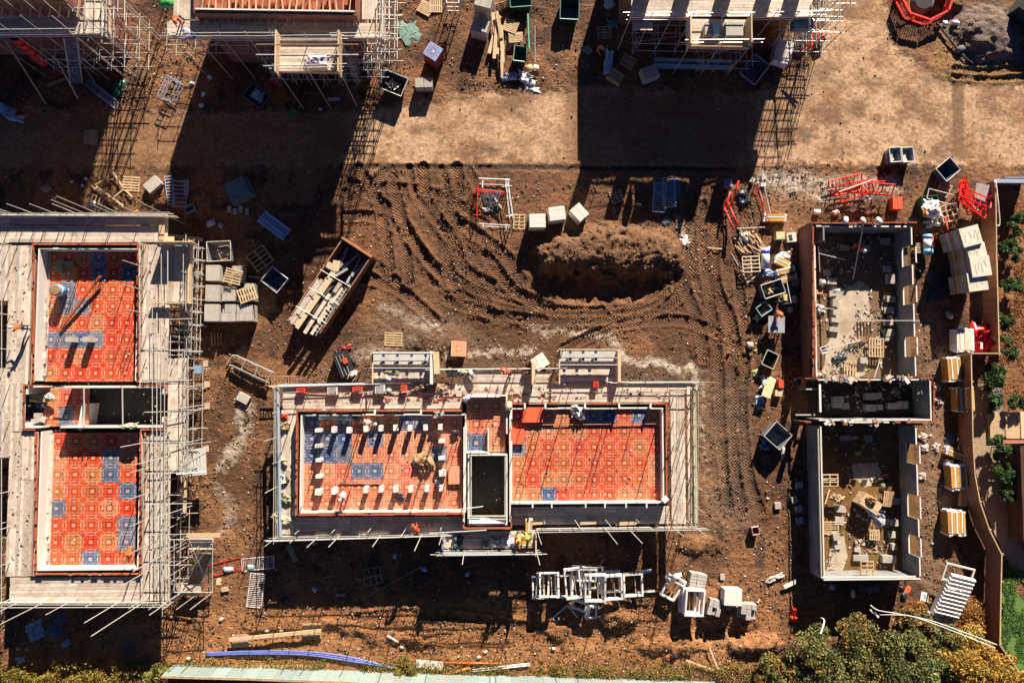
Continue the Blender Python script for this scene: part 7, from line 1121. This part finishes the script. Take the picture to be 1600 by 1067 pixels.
# ---------------------------------------------------------------- loose stones, clods and brick bits
def stones(name, n, cols, smin, smax, dens, seed, kind='stuff'):
    r = np.random.RandomState(seed); X = r.uniform(-42, 44, n*4); Y = r.uniform(-27, 32, n*4); px, py = GP(X, Y); d = dens(px, py, X, Y); k = r.uniform(0, 1, len(X)) < d; X, Y = X[k][:n], Y[k][:n]; n = len(X)
    xs, ys, h = _gh; ii = np.clip(np.searchsorted(xs, X), 0, len(xs)-1); jj = np.clip(np.searchsorted(ys, Y), 0, len(ys)-1); Z = h[jj, ii]; s = smin+(smax-smin)*r.uniform(0, 1, n)**3
    base = np.array([[1, 0, 0], [0, 1, 0], [-1, 0, 0], [0, -1, 0], [0, 0, 1], [0, 0, -.6]], float); V = base[None]*r.uniform(.6, 1.3, (n, 6, 1))*s[:, None, None]*np.array([1, .75, .6])+r.normal(0, .12, (n, 6, 3))*s[:, None, None]
    a = r.uniform(0, 6.28, n); c, q = np.cos(a)[:, None], np.sin(a)[:, None]; x = V[..., 0]*c-V[..., 1]*q; y = V[..., 0]*q+V[..., 1]*c; V = np.stack([x+X[:, None], y+Y[:, None], V[..., 2]+Z[:, None]+s[:, None]*.25], -1).reshape(-1, 3)
    F = np.array([[0, 1, 4], [1, 2, 4], [2, 3, 4], [3, 0, 4], [1, 0, 5], [2, 1, 5], [3, 2, 5], [0, 3, 5]]); F = (F[None]+6*np.arange(n)[:, None, None]).reshape(-1, 3)
    me = bpy.data.meshes.new(name); me.vertices.add(len(V)); me.vertices.foreach_set('co', V.ravel()); me.loops.add(F.size); me.loops.foreach_set('vertex_index', F.ravel().astype(np.int32)); me.polygons.add(len(F)); me.polygons.foreach_set('loop_start', np.arange(0, F.size, 3, dtype=np.int32)); me.update(calc_edges=True)
    at = me.attributes.new('leaf', 'FLOAT_COLOR', 'FACE'); cc = np.repeat(cols[r.randint(0, len(cols), n)]*r.uniform(.6, 1.3, n)[:, None], 8, 0); at.data.foreach_set('color', np.concatenate([cc, np.ones((len(cc), 1))], 1).ravel()); me.materials.append(stonem); return tag(link(name, me), kind=kind)
stonem = bpy.data.materials.new('stone'); stonem.use_nodes = True; _a = N(stonem.node_tree, 'ShaderNodeAttribute', attribute_name='leaf'); stonem.node_tree.links.new(_a.outputs['Color'], stonem.node_tree.nodes['Principled BSDF'].inputs['Base Color']); stonem.node_tree.nodes['Principled BSDF'].inputs['Roughness'].default_value = .95
houses = [(30, 340, 300, 940), (435, 600, 1090, 830), (1275, 350, 1440, 905), (0, -60, 1600, -60)]
def d_all(px, py, X, Y):
    d = .12+.75*ss(.45, .72, fbm(X, Y, .6, 4, 90)); rd = poly_mask(px, py, ROAD, 8); d = d*(1-rd*.93)
    for a in houses: d = d*(1-((px > a[0]) & (px < a[2]) & (py > a[1]) & (py < a[3])))
    d = d+.8*poly_mask(px, py, [(210, 60), (290, 60), (290, 130), (200, 150)], 15)+.7*poly_mask(px, py, [(1050, 900), (1240, 900), (1240, 1050), (950, 1050)], 20)+.6*poly_mask(px, py, [(836, 350), (1070, 345), (1070, 420), (840, 425)], 14)+.5*poly_mask(px, py, [(240, 940), (1230, 955), (1230, 1050), (240, 1040)], 16)
    return np.clip(d, 0, 1)*(px < 1512)
stones('soil_clods', 42000, np.array([[.10, .055, .03], [.16, .085, .045], [.07, .04, .025], [.24, .13, .07]]), .025, .12, d_all, 1)
stones('stone_rubble', 9000, np.array([[.42, .36, .30], [.30, .26, .22], [.55, .48, .40], [.20, .18, .17]]), .025, .11, d_all, 2)
stones('brick_rubble', 4000, np.array([[.40, .12, .06], [.34, .09, .05], [.45, .22, .14]]), .03, .10, d_all, 3)
def d_pit(px, py, X, Y): return poly_mask(px, py, [(1090, 950), (1180, 930), (1200, 1000), (1080, 1010)], 12)+.8*poly_mask(px, py, [(1208, 270), (1400, 270), (1380, 300), (1220, 300)], 8)*.5+poly_mask(px, py, [(1050, 335), (1085, 345), (1085, 390), (1055, 380)], 6)+poly_mask(px, py, [(335, 640), (400, 640), (380, 850), (330, 860)], 14)*.25+poly_mask(px, py, [(800, 100), (880, 90), (880, 140), (830, 145)], 10)*.5
stones('broken_rubble', 5200, np.array([[.38, .36, .34], [.26, .25, .25], [.55, .50, .45]]), .04, .16, d_pit, 4)

def scatter(name, poly, z, n, cols, seed, s0=.03, s1=.12, par=None):
    r = np.random.RandomState(seed); xs_ = [p[0] for p in poly]; ys_ = [p[1] for p in poly]; X = r.uniform(min(xs_), max(xs_), n*3); Y = r.uniform(min(ys_), max(ys_), n*3)
    k = (poly_mask(X, Y, poly, 3) > .5) & (r.uniform(0, 1, n*3) < ss(.4, .62, fbm(X/20, Y/20, 1.1, 4, seed))); X, Y = X[k][:n], Y[k][:n]; b = MB(); off = par.location if par else Vector((0, 0, 0)); ci = r.randint(0, len(cols), len(X)); cl = []
    for x, y, c in zip(X, Y, ci): p = W(x, y, z)-off; s = s0+(s1-s0)*r.uniform()**2; b.box((p.x, p.y, z+s*.3), (s*r.uniform(1, 2.6), s*r.uniform(.6, 1.4), s*.7), r.uniform(0, 3)); cl += [np.array(cols[c])*r.uniform(.6, 1.2)]*6
    me = b.mesh(name, [stonem]); at = me.attributes.new('leaf', 'FLOAT_COLOR', 'FACE'); at.data.foreach_set('color', np.concatenate([np.array(cl), np.ones((len(cl), 1))], 1).ravel()); return tag(link(name, me, par), kind='stuff')
RC = [(.5, .45, .38), (.35, .3, .25), (.4, .13, .07), (.16, .12, .09), (.65, .62, .56), (.2, .18, .17)]
scatter('building_rubble', [(1282, 370), (1402, 370), (1402, 586), (1282, 586)], .09, 900, RC, 5, par=tC); scatter('building_rubble', [(1290, 668), (1405, 668), (1405, 888), (1290, 888)], .09, 800, RC, 6, par=tC); scatter('building_rubble', [(1285, 598), (1430, 598), (1430, 650), (1285, 650)], .1, 260, RC, 7, par=tC)
scatter('mortar_crumbs', [(445, 606), (1040, 606), (1040, 620), (445, 630)], 2.64, 420, RC, 8, .02, .09, par=sB); scatter('mortar_crumbs', [(478, 650), (1030, 650), (1030, 782), (478, 795)], 2.82, 350, RC, 9, .02, .07, par=tB); scatter('mortar_crumbs', [(18, 384), (48, 384), (48, 900), (18, 900)], 2.94, 160, RC, 10, .02, .08, par=sA)
scatter('mortar_crumbs', [(222, 384), (262, 384), (262, 930), (224, 930)], 2.94, 160, RC, 11, .02, .08, par=sA); scatter('mortar_crumbs', [(75, 392), (208, 392), (208, 880), (78, 880)], 2.02, 200, RC, 12, .02, .07, par=tA)
scatter('wall_top_crumbs', [(1430, 352), (1437, 352), (1445, 905), (1436, 905)], 2.3, 60, RC, 13, .03, .1, par=tC); scatter('wall_top_crumbs', [(1290, 588), (1440, 588), (1440, 596), (1290, 596)], 2.32, 120, RC, 14, .05, .2, par=tC); scatter('wall_top_crumbs', [(1290, 657), (1440, 657), (1440, 663), (1290, 663)], 2.32, 120, RC, 15, .05, .2, par=tC)

tree('low dull green shrub filling the bottom edge under the golden tree', 1545, 1062, 2.2, 2.0, np.concatenate([GR, YE[2:]]), 8000, name='bush'); tree('low olive shrub at the bottom edge beside the far left tree', 1218, 1058, 1.8, 1.6, np.concatenate([OL, GR]), 6000, name='bush'); tree('broad mixed shrub between the grey-green and the yellow tree', 1468, 1040, 2.2, 2.2, np.concatenate([GR, OL]), 8000, name='bush')
def d_strip(px, py, X, Y): return poly_mask(px, py, [(1155, 375), (1250, 360), (1245, 470), (1240, 640), (1180, 640), (1165, 480)], 8)+.6*poly_mask(px, py, [(1170, 640), (1225, 640), (1235, 760), (1200, 780)], 10)+.7*poly_mask(px, py, [(1445, 600), (1475, 600), (1475, 860), (1450, 900)], 8)
stones('mixed_site_rubble', 3200, np.array([[.5, .45, .38], [.40, .12, .06], [.25, .2, .15], [.7, .66, .6], [.3, .18, .1]]), .05, .2, d_strip, 14)
